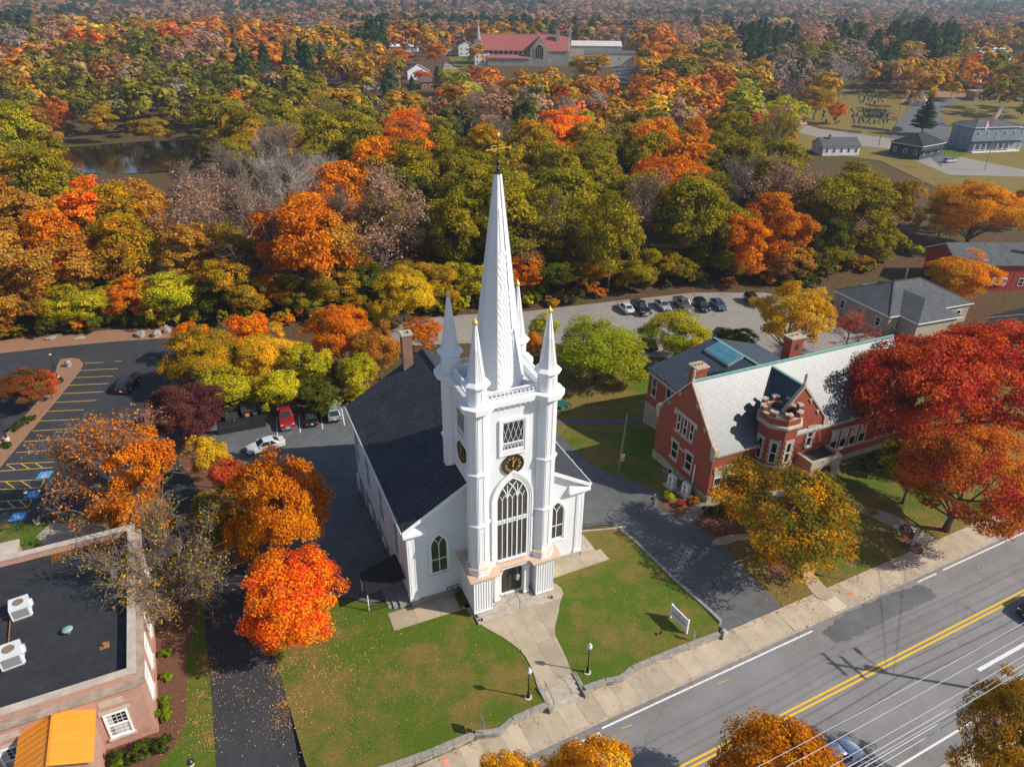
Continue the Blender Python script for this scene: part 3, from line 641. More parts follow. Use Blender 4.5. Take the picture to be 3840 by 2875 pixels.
# ---------------------------------------------------------------- white church
church = thing('church', 'white clapboard church with tall shingled steeple, clock and dark roof', 'church', CHO, CTH)
CW, CL, ZE, ZRG = 16.96, 21.4, 8.95, 14.25; TU, TV = 8.49, .386
def arch(w, z0, zs, h, n=10, cx=0.0):
    """pointed-arch outline, half width w, foot z0, springing zs, apex zs+h; from left foot round to right foot"""
    Rr = (w*w+h*h)/(2*w); c = Rr-w; a1 = math.asin(min(1, h/Rr)); pts = [(cx-w, z0)]
    L = [(cx+c-Rr*math.cos(t), zs+Rr*math.sin(t)) for t in np.linspace(0, a1, n)]
    return pts+L+[(2*cx-x, z) for x, z in L[::-1][1:]]+[(cx+w, z0)]
def ring_ext(m, outer, inner, axis, a0, a1, closed=False):
    n = len(outer); mk = (lambda p, a: (p[0], a, p[1])) if axis == 'y' else (lambda p, a: (a, p[0], p[1]))
    vs = [mk(p, a0) for p in outer]+[mk(p, a0) for p in inner]+[mk(p, a1) for p in outer]+[mk(p, a1) for p in inner]
    fs = []; k = n if closed else n-1
    for i in range(k):
        j = (i+1) % n; fs += [(i,j,n+j,n+i), (2*n+i,3*n+i,3*n+j,2*n+j), (i,2*n+i,2*n+j,j), (n+i,n+j,3*n+j,3*n+i)]
    if not closed: fs += [(0,n,3*n,2*n), (n-1,3*n-1,4*n-1,2*n-1)]
    return m.add(vs, fs)
def polybar(m, pts, w, axis, a0, a1):
    """flat ribbon of width w along a polyline in the wall plane, with depth a0..a1"""
    P_ = [Vector(p) for p in pts]; o, i = [], []
    for k in range(len(P_)):
        d = (P_[min(k+1,len(P_)-1)]-P_[max(k-1,0)]).normalized(); n = Vector((-d.y, d.x)); o.append(tuple(P_[k]+n*w/2)); i.append(tuple(P_[k]-n*w/2))
    return ring_ext(m, o, i, axis, a0, a1)
# foundation
fd = MB(); fd.box(.12, CW-.12, .12, CL-.12, -3.2, .60); fd.build('foundation', GRANITE, church)
rf = random.Random(8)
def stones(parent, axis, fixed, a0, a1, z0, z1, rows, sgn, mat=GRANITE, lo=.7, hi=1.5, name='foundation_stone', out=.10):
    hz = (z1-z0)/rows
    for r in range(rows):
        a = a0
        while a < a1-.05:
            b = min(a1, a+rf.uniform(lo, hi)); b = a1 if a1-b < .3 else b; e = rf.uniform(0,.03); m = MB()
            lo_, hi_ = (fixed-out-e, fixed+.2) if sgn < 0 else (fixed-.2, fixed+out+e)
            if axis == 'u': m.box(a+.008, b-.008, lo_, hi_, z0+r*hz+.008, z0+(r+1)*hz-.008)
            else: m.box(lo_, hi_, a+.008, b-.008, z0+r*hz+.008, z0+(r+1)*hz-.008)
            m.build(name, mat, parent); a = b
stones(church, 'u', .0, 0, 4.5, 0, .60, 1, -1); stones(church, 'u', .0, 12.5, CW, 0, .60, 1, -1, GRAN_L)
stones(church, 'v', .0, 0, 7, 0, .60, 1, -1); stones(church, 'v', .0, 7, CL, -2.4, .60, 4, -1)
# walls
wl_ = MB(); hgt = lambda u: ZE-.25+(ZRG-ZE)*(1-abs(u-CW/2)/(CW/2))
wl_.ext([(0,.6),(CW,.6),(CW,ZE-.3),(CW/2,ZRG-.3),(0,ZE-.3)], 'y', 0, CL); wl_.build('wall', CLAP, church)
# roof: two thick planes
ov = .45; sl = (ZRG-ZE)/(CW/2+ov)
for sg in (-1, 1):
    e = CW/2+sg*(CW/2+ov); m = MB()
    m.ext([(CW/2, ZRG), (e, ZE), (e, ZE-.20), (CW/2, ZRG-.22)], 'y', -ov, CL+ov); m.build('roof_slope', SHING_D, church)
    m = MB(); m.bar((e+sg*.06, -ov-.02, ZE-.14), (e+sg*.06, CL+ov, ZE-.14), .12, .14); m.build('gutter', WHITE2, church)
    m = MB(); m.ext([(CW/2, ZRG-.03), (e, ZE-.03), (e, ZE-.42), (CW/2, ZRG-.44)], 'y', -ov-.06, -ov-.005); m.build('rake_board', WHITE2, church)
    m = MB(); m.ext([(CW/2+sg*2.6, ZRG-.30-2.6*sl), (e-sg*.45, ZE-.18), (e-sg*.45, ZE-.62), (CW/2+sg*2.6, ZRG-.75-2.6*sl)], 'y', -.10, .0); m.build('frieze_board', WHITE2, church)
    for k in range(4):                                    # paired brackets under the rake
        u = CW/2+sg*(4.2+k*1.05); m = MB(); z = ZRG-.28-abs(u-CW/2)*sl
        for d in (0, .22): m.box(u+d-.06, u+d+.06, -.40, -.08, z-.36, z-.16)
        m.build('bracket', WHITE2, church)
    # corner pilaster with capital and cornice return
    c0 = 0 if sg < 0 else CW; m = MB()
    def bx_(u0, u1, v0, v1, z0, z1): m.box(min(c0-sg*u0, c0-sg*u1), max(c0-sg*u0, c0-sg*u1), v0, v1, z0, z1)
    bx_(-.10,.75,-.12,.75,.60,1.0); bx_(-.07,.70,-.09,.70,1.0,7.75); bx_(-.14,.80,-.16,.80,7.75,7.9); bx_(-.20,.90,-.22,.86,7.9,8.05); bx_(-.28,1.0,-.30,.92,8.05,8.16)
    m.build('corner_pilaster', WHITE2, church)
    m = MB()
    for u0, u1 in ((.08,.16),(.50,.58)): m.box(min(c0-sg*u0, c0-sg*u1), max(c0-sg*u0, c0-sg*u1), -.115, -.085, 1.25, 7.5)
    m.build('pilaster_moulding', WHITE, church)
    m = MB(); e2 = c0+sg*.42
    vs = [(e2,-.55,8.17),(c0-sg*1.7,-.55,8.17),(c0-sg*1.7,0,8.17),(e2,.0,8.17),(e2,-.55,8.42),(c0-sg*1.7,-.55,8.42),(c0-sg*1.55,0,9.0),(e2,0,8.75)]
    m.add(vs, [(3,2,1,0),(4,5,6,7),(0,1,5,4),(1,2,6,5),(2,3,7,6),(3,0,4,7)]); m.build('cornice_return', WHITE2, church)
m = MB(); m.bar((CW/2,-ov,ZRG+.02),(CW/2,CL+ov,ZRG+.02), .3, .08); m.build('ridge_cap', SHING_D, church)
# string of bulbs along the right eave
for k in range(12): 
    m = MB(); m.lathe(0,0,[(.01,-.05),(.05,-.02),(.05,.03),(.01,.06)],6); o = m.build('eave_bulb', WHITE, church); o.location = (CW+ov+.12, .0+k*1.7, ZE-.02)
# small arched windows of the front
def small_window(cx):
    r = thing('x', None, None); r.parent = church; r.name = 'arched_window'; r.location = (cx, 0, 0)
    g = MB(); g.ext(arch(.70, 3.22, 6.05, 1.25), 'y', -.05, -.035); g.build('pane', plain('window_glass_reflect', (.035,.04,.03), .08, .6, .5, spec=.8) if cx < 5 else LEADED, r)
    m = MB(); ring_ext(m, arch(.97, 2.95, 6.05, 1.55), arch(.80, 3.15, 6.05, 1.34), 'y', -.16, -.0); ring_ext(m, arch(.82, 3.13, 6.05, 1.36), arch(.69, 3.2, 6.05, 1.23), 'y', -.10, -.0); m.build('frame', WHITE2, r)
    m = MB(); m.box(-.03,.03,-.11,-.04,3.22,6.05); m.box(-.70,.70,-.10,-.045,4.62,4.69)
    for sg in (-1,1):
        Rr = 1.15; polybar(m, [(sg*(0+Rr-Rr*math.cos(t)), 6.05+Rr*math.sin(t)) for t in np.linspace(0, .85, 7)], .06, 'y', -.11, -.04)
    m.build('mullion', WHITE2, r)
    m = MB(); m.box(-1.02,1.02,-.24,.0,2.84,2.95); m.build('sill', WHITE2, r)
small_window(2.76); small_window(CW-2.76)
# side windows (left wall)
def side_window(u, sgn, v0, v1, z0, z1, arched=False):
    r = thing('x', None, None); r.parent = church; r.name = 'side_window'; r.location = (u, (v0+v1)/2, 0); w = (v1-v0)/2
    x0, x1 = (-.03, -.02) if sgn < 0 else (.02, .03); xo = -.12 if sgn < 0 else .12
    a, b = sorted((0, xo))
    m = MB(); m.box(min(x0,x1), max(x0,x1), -w, w, z0, z1); m.build('pane', DGLASS, r)
    m = MB()
    for y0, y1, zz0, zz1 in ((-w-.14,-w,z0-.1,z1+.14),(w,w+.14,z0-.1,z1+.14),(-w,w,z1,z1+.14),(-w,w,z0-.1,z0)): m.box(a, b, y0, y1, zz0, zz1)
    m.build('frame', WHITE2, r); m = MB()
    xm = sorted((x1*1.2 if sgn < 0 else x1, xo*.55)); m.box(xm[0], xm[1], -.05, .05, z0, z1); m.box(xm[0], xm[1], -w, w, (z0+z1)/2-.04, (z0+z1)/2+.04)
    m.build('mullion', WHITE2, r)
for v in (3.7, 9.2, 14.7, 19.6): side_window(0, -1, v-.8, v+.8, 2.75, 6.6)
for v in (9.0, 14.6, 20.6): side_window(-.13, -1, v-.45, v+.45, -1.2, .35)
for v in (4.5, 9.5, 14.5): side_window(CW, 1, v-.8, v+.8, 2.75, 6.6)
for v in (6.4, 12.0, 17.3):
    m = MB(); m.tube([(-.3,v,ZE-.2),(-.14,v,ZE-.6),(-.14,v,-1.5),(-.4,v,-1.75)], .05, 6); m.build('downpipe', WHITE2, church)
# chimney
ch = MB(); ch.box(5.9,6.95,20.3,21.25,11.0,16.75); chm = ch.build('chimney', BRICK_C, church)
m = MB(); m.box(5.8,7.05,20.2,20.45,16.75,17.0); m.box(5.8,7.05,21.1,21.35,16.75,17.0); m.box(5.8,6.1,20.45,21.1,16.75,17.0); m.box(6.75,7.05,20.45,21.1,16.75,17.0); m.build('chimney_cap', GRAN_L, chm)
# ------------------------------------------------ tower
HW = 3.136; A8 = 2.95; c22 = math.cos(math.pi/8)
def octa(m, cx, cy, z0, z1, a0, a1=None, **k): m.frus(cx, cy, z0, z1, a0/c22, (a0 if a1 is None else a1)/c22, 8, math.pi/8, **k); return m
m = MB(); m.box(TU-HW, TU+HW, TV-HW, TV+HW, 4.5, 20.7); m.build('tower_wall', CLAP, church)
def frame8(m, cx, cy, ap, z0, z1, faces, marg=.10, bw=.045, pr=.03, top=.12):
    s = ap*math.tan(math.pi/8)
    for fk in faces:
        a = fk*math.pi/4; nx, ny = math.cos(a), math.sin(a); tx, ty = -ny, nx; w = s-marg
        def q(t, d, z): return (cx+nx*(ap+d)+tx*t, cy+ny*(ap+d)+ty*t, z)
        for t0, t1, za, zb in ((-w,-w+bw,z0+top,z1-top),(w-bw,w,z0+top,z1-top),(-w+bw,w-bw,z1-top-bw,z1-top),(-w+bw,w-bw,z0+top,z0+top+bw)):
            m.add([q(t0,-.01,za),q(t1,-.01,za),q(t1,pr,za),q(t0,pr,za),q(t0,-.01,zb),q(t1,-.01,zb),q(t1,pr,zb),q(t0,pr,zb)], [(3,2,1,0),(4,5,6,7),(0,1,5,4),(1,2,6,5),(2,3,7,6),(3,0,4,7)])
def dent8(m, cx, cy, ap, z, faces, n=6):
    s = ap*math.tan(math.pi/8)
    for fk in faces:
        a = fk*math.pi/4; nx, ny = math.cos(a), math.sin(a); tx, ty = -ny, nx
        for k in range(n):
            t = -s+s*2*(k+.5)/n; x, y = cx+nx*(ap+.03)+tx*t, cy+ny*(ap+.03)+ty*t; m.box(x-.035,x+.035,y-.035,y+.035,z-.10,z)
for iu in (-1, 1):
    for iv in (-1, 1):
        cx, cy = TU+iu*A8, TV+iv*A8; zb = 4.55 if iv < 0 else 11.0
        t = thing('x', None, None); t.parent = church; t.name = 'corner_turret'
        m = MB(); fr = MB(); fc = range(8)
        if iv < 0:
            octa(m, cx, cy, zb, 5.33, 1.02); octa(m, cx, cy, 5.45, 5.9, .86, .84)
            frame8(fr, cx, cy, 1.02, zb+.05, 5.3, fc, .12, .04, .02, .14)
            cp = MB(); octa(cp, cx, cy, 5.33, 5.45, 1.10, .88); cp.build('copper_skirt', COPPER, t)
            secs = ((5.9,9.9,.84),(10.05,15.0,.82),(15.15,20.6,.80))
        else: secs = ((11.0,15.0,.82),(15.15,20.6,.80))
        for z0, z1, ap in secs:
            octa(m, cx, cy, z0, z1, ap); frame8(fr, cx, cy, ap, z0, z1, fc)
            if z1 < 20: octa(m, cx, cy, z1, z1+.06, .98, .96); octa(m, cx, cy, z1+.06, z1+.16, .96, .82)
            dent8(fr, cx, cy, ap, z1-.06, fc)
        m.build('turret_shaft', WHITE, t); fr.build('turret_panelling', WHITE2, t)
        # pinnacle standing on the cornice
        p = thing('x', None, None); p.parent = church; p.name = 'pinnacle'
        m = MB(); octa(m, cx, cy, 21.165, 22.60, .72); octa(m, cx, cy, 22.60, 22.80, .74, 1.0); octa(m, cx, cy, 22.80, 22.92, 1.0); octa(m, cx, cy, 22.92, 23.15, 1.0, .70); m.build('drum', WHITE, p)
        fr = MB(); frame8(fr, cx, cy, .72, 21.25, 22.55, fc, .10, .04, .025, .14); fr.build('drum_panelling', WHITE2, p)
        m = MB(); octa(m, cx, cy, 23.15, 27.55, .62, .10); m.build('spirelet', WHITE, p)
        fr = MB()
        for k in range(8):
            a = math.pi/8+k*math.pi/4; fr.bar((cx+.62/c22*math.cos(a), cy+.62/c22*math.sin(a), 23.15), (cx+.1/c22*math.cos(a), cy+.1/c22*math.sin(a), 27.55), .06, .06)
            b = k*math.pi/4; tx, ty = -math.sin(b), math.cos(b)
            for q in (-.09, .09): fr.bar((cx+.62*math.cos(b)+tx*q, cy+.62*math.sin(b)+ty*q, 23.2), (cx+.33*math.cos(b)+tx*q*.7, cy+.33*math.sin(b)+ty*q*.7, 25.7), .03, .05)
        fr.build('spirelet_rib', WHITE2, p)
        m = MB(); m.lathe(cx, cy, [(.06,27.5),(.19,27.62),(.22,27.74),(.17,27.84),(.07,27.92),(.02,28.14)], 12); m.build('gilt_finial', GOLD, p, smooth=True)
# cornice and platform
m = MB(); m.box(TU-HW-.14, TU+HW+.14, TV-HW-.14, TV+HW+.14, 20.45, 20.72); m.box(TU-HW-.42, TU+HW+.42, TV-HW-.42, TV+HW+.42, 20.72, 21.15); m.build('cornice', WHITE2, church)
for iu in (-1, 1):
    for iv in (-1, 1): m = MB(); octa(m, TU+iu*A8, TV+iv*A8, 20.44, 20.735, .94, 1.08); octa(m, TU+iu*A8, TV+iv*A8, 20.735, 21.16, 1.30); m.build('turret_cornice', WHITE2, church)
for k in range(9): m = MB(); u = TU-1.8+k*.45; m.box(u-.05, u+.05, TV-HW-.30, TV-HW-.12, 20.50, 20.70); m.build('cornice_bracket', WHITE2, church)
dk = MB(); dk.box(TU-HW+.2, TU+HW-.2, TV-HW+.2, TV+HW-.2, 21.15, 21.19); dk.build('deck', plain('deck_lead', (.55,.56,.57), .6, .15, 1.2), church)
for sd_ in range(4):
    r = thing('x', None, None); r.parent = church; r.name = 'roof_railing'; r.location = (TU, TV, 0); r.rotation_euler.z = sd_*math.pi/2
    m = MB(); y = -3.05; w = A8-.72
    m.box(-w, w, y-.06, y+.06, 21.80, 21.90); m.box(-w, w, y-.04, y+.04, 21.26, 21.32); m.build('rail', WHITE2, r)
    m = MB(); n = 13
    for k in range(n):
        x0 = -w+2*w*k/n; x1 = x0+2*w/n; xm = (x0+x1)/2
        m.bar((x0,y,21.80),(xm,y,21.33),.03,.035,(0,1,0)); m.bar((xm,y,21.33),(x1,y,21.80),.03,.035,(0,1,0)); m.bar((x0+.07,y+.02,21.79),(xm,y+.02,21.46),.02,.03,(0,1,0)); m.bar((xm,y+.02,21.46),(x1-.07,y+.02,21.79),.02,.03,(0,1,0))
    m.build('lattice', WHITE2, r)
# spire with scalloped shingles
sp = thing('x', None, None); sp.parent = church; sp.name = 'spire'; sp.location = (TU, TV, 0)
S0, S1, B0, B1 = 21.19, 37.27, 1.945, .22
m = MB(); octa(m, 0, 0, S0, S1, B0, B1); m.build('spire_body', WHITE, sp)
m = MB()
for k in range(8):
    a = math.pi/8+k*math.pi/4; m.bar((B0/c22*math.cos(a), B0/c22*math.sin(a), S0), (B1/c22*math.cos(a), B1/c22*math.sin(a), S1), .09, .09)
m.build('corner_rib', WHITE2, sp)
shm = MB(); hw_, hh_ = .118, .36
prof = [(-hw_,hh_/2),(-hw_,-hh_*.18),(-hw_*.6,-hh_*.44),(0,-hh_*.5),(hw_*.6,-hh_*.44),(hw_,-hh_*.18),(hw_,hh_/2)]
n_ = len(prof); off = [.030+.018*(-q[1]/hh_+.5) for q in prof]; bk = [.003]*n_
shm.add([(p[0],p[1],o_) for p, o_ in zip(prof, off)]+[(p[0],p[1],b_) for p, b_ in zip(prof, bk)], [tuple(range(n_))]+[(i,(i+1)%n_,n_+(i+1)%n_,n_+i)[::-1] for i in range(n_)])
sh_me = shm.mesh('shingle', WHITE); slope = math.hypot(S1-S0, B0-B1); rows = 54; cand = []
for fk in range(8):
    a = fk*math.pi/4; nrm = Vector((math.cos(a), math.sin(a), 0)); tx = Vector((-nrm.y, nrm.x, 0)); up = (nrm*(B1-B0)+Vector((0,0,S1-S0))).normalized(); out = tx.cross(up)
    for r_ in range(rows-2):
        f_ = (r_+.6)/rows; ap = B0+(B1-B0)*f_; half = ap*math.tan(math.pi/8)-.07; pitch_ = .255; k = int(half*2/pitch_)
        for j in range(k):
            t_ = (j-(k-1)/2)*pitch_+(pitch_*.25 if r_ % 2 and k > 1 else -pitch_*.25 if k > 1 else 0)
            if abs(t_)+hw_ > half+.05: continue
            c = nrm*ap+tx*t_+Vector((0,0,S0+(S1-S0)*f_)); cand.append((0 if fk in (6,5,7) else 1, r_, Matrix(((tx.x,up.x,out.x,c.x),(tx.y,up.y,out.y,c.y),(tx.z,up.z,out.z,c.z),(0,0,0,1)))))
cand.sort(key=lambda q: (q[0], q[1])); rest = MB()
for i, (_, _, M_) in enumerate(cand):
    if i < 290: o = link('shingle', sh_me); o.parent = sp; o.matrix_local = M_
    else:
        b = len(rest.v); rest.v += [tuple(M_ @ Vector(v)) for v in shm.v]; rest.f += [[b+q for q in f] for f in shm.f]; rest.m += [0]*len(shm.f)
tag(rest.build('shingles', WHITE, sp, fix=False), kind='stuff')
# weathervane
vn = thing('x', None, None); vn.parent = church; vn.name = 'weathervane'; vn.location = (TU, TV, 0)
m = MB(); octa(m, 0, 0, 37.25, 37.38, .27); m.tube([(0,0,37.3),(0,0,40.1)], .03, 6); m.lathe(0,0,[(.03,37.4),(.14,37.55),(.05,37.75),(.12,38.0),(.05,38.2),(.03,38.4)],8)
for k in range(4):
    a = k*math.pi/2+.35; m.tube([(0,0,37.8),(.35*math.cos(a),.35*math.sin(a),37.95),(.62*math.cos(a),.62*math.sin(a),37.85)], .018, 5)
m.build('mast', BLACKM, vn)
m = MB(); m.lathe(0,0,[(.02,39.6),(.11,39.68),(.14,39.78),(.11,39.88),(.02,39.96)],10); m.build('gilt_ball', GOLD, vn, smooth=True)
m = MB(); m.bar((-.78,0,38.86),(.95,0,38.98),.05,.06); m.add([(-.95,0,38.85),(-.72,.03,38.95),(-.72,.03,38.77),(-.72,-.03,38.95),(-.72,-.03,38.77)], [(0,1,2),(0,4,3),(1,3,4,2),(0,3,1),(0,2,4)])
for cx, rr in ((-.28,.20),(.22,.22)): m.tube([(cx+rr*math.cos(t),0,38.93+rr*math.sin(t)) for t in np.linspace(.4, 5.6, 14)], .022, 5)
m.add([(.85,-.015,38.90),(1.0,-.015,39.15),(.98,-.015,38.80),(.85,.015,38.90),(1.0,.015,39.15),(.98,.015,38.80)], [(0,1,2),(5,4,3),(0,3,4,1),(1,4,5,2),(2,5,3,0)])
m.build('arrow', GOLD, vn)
m = MB(); x, z = -.72, 37.72
for s_ in ([(0,0),(0,.24),(.14,0),(.14,.24)],): polybar(m, [(x+a, z+b) for a, b in s_], .035, 'y', -.015, .015)
polybar(m, [(.72+a, 37.86+b) for a, b in ((.14,.20),(.04,.24),(0,.17),(.12,.10),(.13,.03),(.05,0),(0,.03))], .035, 'y', -.015, .015)
m.build('compass_letter', GOLD, vn)
# ------------------------------------------------ clocks
def clock(parent):
    r = thing('x', None, None); r.parent = parent; r.name = 'clock'
    m = MB(); m.ext([(.93*math.cos(t), .93*math.sin(t)) for t in np.linspace(0, 2*math.pi, 40, endpoint=False)], 'y', -.10, .0); m.build('clock_face', plain('clock_black', (.012,.011,.011), .5, .3, 2), r)
    m = MB(); ring_ext(m, [(.95*math.cos(t), .95*math.sin(t)) for t in np.linspace(0, 2*math.pi, 40, endpoint=False)], [(.86*math.cos(t), .86*math.sin(t)) for t in np.linspace(0, 2*math.pi, 40, endpoint=False)], 'y', -.16, -.09, closed=True); m.build('clock_rim', plain('clock_rim', (.03,.024,.02), .5, .3, 2), r)
    g = MB()
    for k in range(60):
        a = k*math.pi/30; g.box(.80*math.sin(a)-.014, .80*math.sin(a)+.014, -.115, -.10, .80*math.cos(a)-.014, .80*math.cos(a)+.014)
    g.build('minute_dots', GOLD, r)
    rom = ['XII','I','II','III','IIII','V','VI','VII','VIII','IX','X','XI']
    for k, nm in enumerate(rom):
        g = MB(); a = k*math.pi/6; wd = {'I':.062,'V':.12,'X':.12}; tot = sum(wd[c] for c in nm); x = -tot/2; hh = .20
        def pt(px, pz):
            rr = .60+pz; return (rr*math.sin(a)+px*math.cos(a), rr*math.cos(a)-px*math.sin(a))
        for c in nm:
            w = wd[c]
            if c == 'I': L_ = [((x+w/2,-hh/2),(x+w/2,hh/2),.034)]
            elif c == 'V': L_ = [((x+.01,hh/2),(x+w/2,-hh/2),.036),((x+w/2,-hh/2),(x+w-.01,hh/2),.018)]
            else: L_ = [((x+.01,hh/2),(x+w-.01,-hh/2),.036),((x+.01,-hh/2),(x+w-.01,hh/2),.018)]
            for p, q, tw in L_: polybar(g, [pt(*p), pt(*q)], tw, 'y', -.118, -.10)
            x += w
        g.build('numeral', GOLD, r)
    for nm, ang_, L_, w in (('hour_hand', 0.03, .50, .085), ('minute_hand', .50, .74, .06)):
        g = MB(); s_, c_ = math.sin(ang_), math.cos(ang_)
        P_ = lambda l, t: (l*s_+t*c_, l*c_-t*s_)
        g.ext([P_(-.22,-w*.7), P_(-.05,-w*.5), P_(L_*.55,-w*.45), P_(L_*.75,-w*.6), P_(L_,0), P_(L_*.75,w*.6), P_(L_*.55,w*.45), P_(-.05,w*.5), P_(-.22,w*.7)], 'y', -.14 if nm[0] == 'h' else -.155, -.125 if nm[0] == 'h' else -.142); g.build(nm, GOLD, r)
    return r
c = clock(church); c.location = (TU, TV-HW, 14.97)
c = clock(church); c.location = (TU-HW, TV, 14.97); c.rotation_euler.z = -math.pi/2
# ------------------------------------------------ belfry lattice windows (front and left)
def belfry(rot):
    r = thing('x', None, None); r.parent = church; r.name = 'belfry_window'; r.rotation_euler.z = rot
    r.location = (TU, TV-HW, 0) if rot == 0 else (TU-HW, TV, 0)
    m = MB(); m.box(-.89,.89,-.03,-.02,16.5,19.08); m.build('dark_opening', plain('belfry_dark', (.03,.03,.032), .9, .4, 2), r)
    m = MB(); 
    for x0, x1, z0, z1, d in ((-1.20,-1.0,15.95,19.3,.16),(1.0,1.20,15.95,19.3,.16),(-1.0,1.0,19.12,19.3,.16),(-1.0,1.0,15.95,16.1,.16),(-1.0,-.88,16.1,19.12,.11),(.88,1.0,16.1,19.12,.11),(-.88,.88,19.0,19.12,.11),(-.88,.88,16.2,16.5,.11),(-.88,.88,17.02,17.12,.10)): m.box(x0,x1,-d,0,z0,z1)
    m.build('frame', WHITE2, r)
    m = MB(); N = 4; wq = 1.76/N; hq = 1.88/2.5
    for k in range(-6, 8):
        for sg in (-1, 1):
            x0 = -.88+k*wq; p = []
            z0, z1 = 17.12, 19.0; dx = (z1-z0)/hq*wq/1.0*.5
            xa, xb = x0, x0+sg*dx
            # clip to the opening
            t0, t1 = 0.0, 1.0
            for lim, s_ in ((-.88,1),(.88,-1)):
                da, db = s_*(xa-lim), s_*(xb-lim)
                if da < 0 and db < 0: t0 = 2
                elif da < 0: t0 = max(t0, -da/(db-da))
                elif db < 0: t1 = min(t1, da/(da-db))
            if t1-t0 > .03: m.bar((xa+(xb-xa)*t0, -.055-.01*sg, z0+(z1-z0)*t0), (xa+(xb-xa)*t1, -.055-.01*sg, z0+(z1-z0)*t1), .025, .04, (0,1,0))
    for k in range(6):
        x0 = -.88+k*1.76/6; x1 = x0+1.76/6; xm = (x0+x1)/2
        m.bar((x0,-.06,17.02),(xm,-.06,16.5),.025,.045,(0,1,0)); m.bar((xm,-.06,16.5),(x1,-.06,17.02),.025,.045,(0,1,0)); m.bar((x0+.07,-.05,17.02),(xm,-.05,16.68),.02,.035,(0,1,0)); m.bar((xm,-.05,16.68),(x1-.07,-.05,17.02),.02,.035,(0,1,0))
    m.build('lattice', WHITE2, r)
belfry(0); belfry(-math.pi/2)
# ------------------------------------------------ great west window
gw = thing('x', None, None); gw.parent = church; gw.name = 'great_window'; gw.location = (8.49, TV-HW, 0)
WW, Z0, ZS, HA = 1.36, 5.17, 11.35, 2.25
m = MB(); m.ext(arch(WW, Z0, ZS, HA, 14), 'y', -.035, -.02); m.build('pane', LEADED, gw)
m = MB()
for w0, w1, d in ((1.88,1.72,.20),(1.72,1.56,.15),(1.56,1.35,.10)): ring_ext(m, arch(w0, 4.75, ZS, HA*w0/WW*.96+.05, 14), arch(w1, 4.75, ZS, HA*w1/WW*.96+.05, 14), 'y', -d, 0)
m.build('frame', WHITE2, gw)
m = MB(); m.box(-1.36,1.36,-.22,0,4.98,5.17); m.build('sill', WHITE2, gw)
m = MB(); RR = (WW*WW+HA*HA)/(2*WW)
us = [-WW+2*WW*k/6 for k in range(7)]
def inside(x, z):
    if z <= ZS: return abs(x) < WW
    return math.hypot(abs(x)+(RR-WW), z-ZS) < RR-.01
for k in (1,2,3,4,5): m.box(us[k]-(.05 if k in (2,4) else .03), us[k]+(.05 if k in (2,4) else .03), -.11 if k in (2,4) else -.085, -.035, Z0, ZS)
def arc_from(u, sg, rad, w, zstop=None, d=-.10):
    pts = []
    for t in np.linspace(0, 1.45, 26):
        x, z = u+sg*(rad-rad*math.cos(t)), ZS+rad*math.sin(t)
        if not inside(x, z) and len(pts): break
        if zstop and z > zstop: break
        pts.append((x, z))
    if len(pts) > 1: polybar(m, pts, w, 'y', d, -.035)
for k in (2, 4):
    for sg in (-1, 1): arc_from(us[k], sg, RR, .085)
    m.box(us[k]-.035, us[k]+.035, -.095, -.035, ZS+.55, ZS+1.55)
g2 = WW/3; hs = 1.0; rs_ = (g2*g2+hs*hs)/(2*g2)
for k in (1, 3, 5):
    for sg in (-1, 1): arc_from(us[k], sg, 1.0, .05, ZS+.68, -.08)
for k in (2, 4): 
    for sg in (-1, 1): arc_from(us[k], sg, 1.0, .05, ZS+.68, -.08)
arc_from(us[0], 1, 1.0, .05, ZS+.68, -.08); arc_from(us[6], -1, 1.0, .05, ZS+.68, -.08)
m.build('tracery', WHITE2, gw)
m = MB(); m.box(-1.35,1.35,-.085,-.036,9.08,9.50); m.build('transom', WHITE2, gw)
m = MB()
for k in range(6):
    xc = (us[k]+us[k+1])/2
    for dx in (-.11,.11): m.ext([(xc+dx+.07*math.cos(t), 9.29+.10*math.sin(t)) for t in np.linspace(0, 2*math.pi, 8, endpoint=False)], 'y', -.09, -.086)
m.build('transom_scroll_shade', plain('scroll_shadow', (.30,.32,.36), .6), gw)  # grey ovals paint the shadow within the scroll motif
# ------------------------------------------------ portico
PA, PV = 3.79, -3.49
po = thing('x', None, None); po.parent = church; po.name = 'portico'
for sg in (-1, 1):
    u0, u1 = sorted((TU+sg*PA, TU+sg*2.13)); m = MB(); m.box(u0, u1, PV, 0.0, .45, 4.45); m.build('wall', WHITE, po)
    m = MB(); n = 7
    for k in range(n+1):
        u = u0+(u1-u0)*k/n; m.box(max(u0-.03,u-.04), min(u1+.03,u+.04), PV-.05, PV-.001, .62, 4.3)
    m.box(u0-.04,u1+.04,PV-.07,PV-.002,.45,.62)
    for k in range(8):
        v = PV+.1+k*.46; ue = TU+sg*PA; a, b = sorted((ue, ue+sg*.04)); m.box(a, b, v-.04, v+.04, .5, 4.3)
    m.build('batten', WHITE2, po)
    u0, u1 = sorted((TU+sg*1.20, TU+sg*1.62)); m = MB(); m.box(u0,u1,-3.0,-2.35,.62,4.3); m.box(u0-.06,u1+.06,-3.06,-2.35,.62,.85); m.box(u0-.08,u1+.08,-3.08,-2.35,3.75,3.9); m.build('pilaster', WHITE2, po)
m = MB(); m.box(TU-2.13,TU+2.13,-2.3,0,.62,4.45); m.build('recess_wall', WHITE, po)
dr = thing('x', None, None); dr.parent = po; dr.name = 'door'; dr.location = (TU+.28, -2.3, 0)
DB = plain('door_brown', (.045,.036,.030), .55, .3, 2.5)
m = MB(); m.ext(arch(1.08, .66, 2.75, .85, 8), 'y', -.06, -.01)
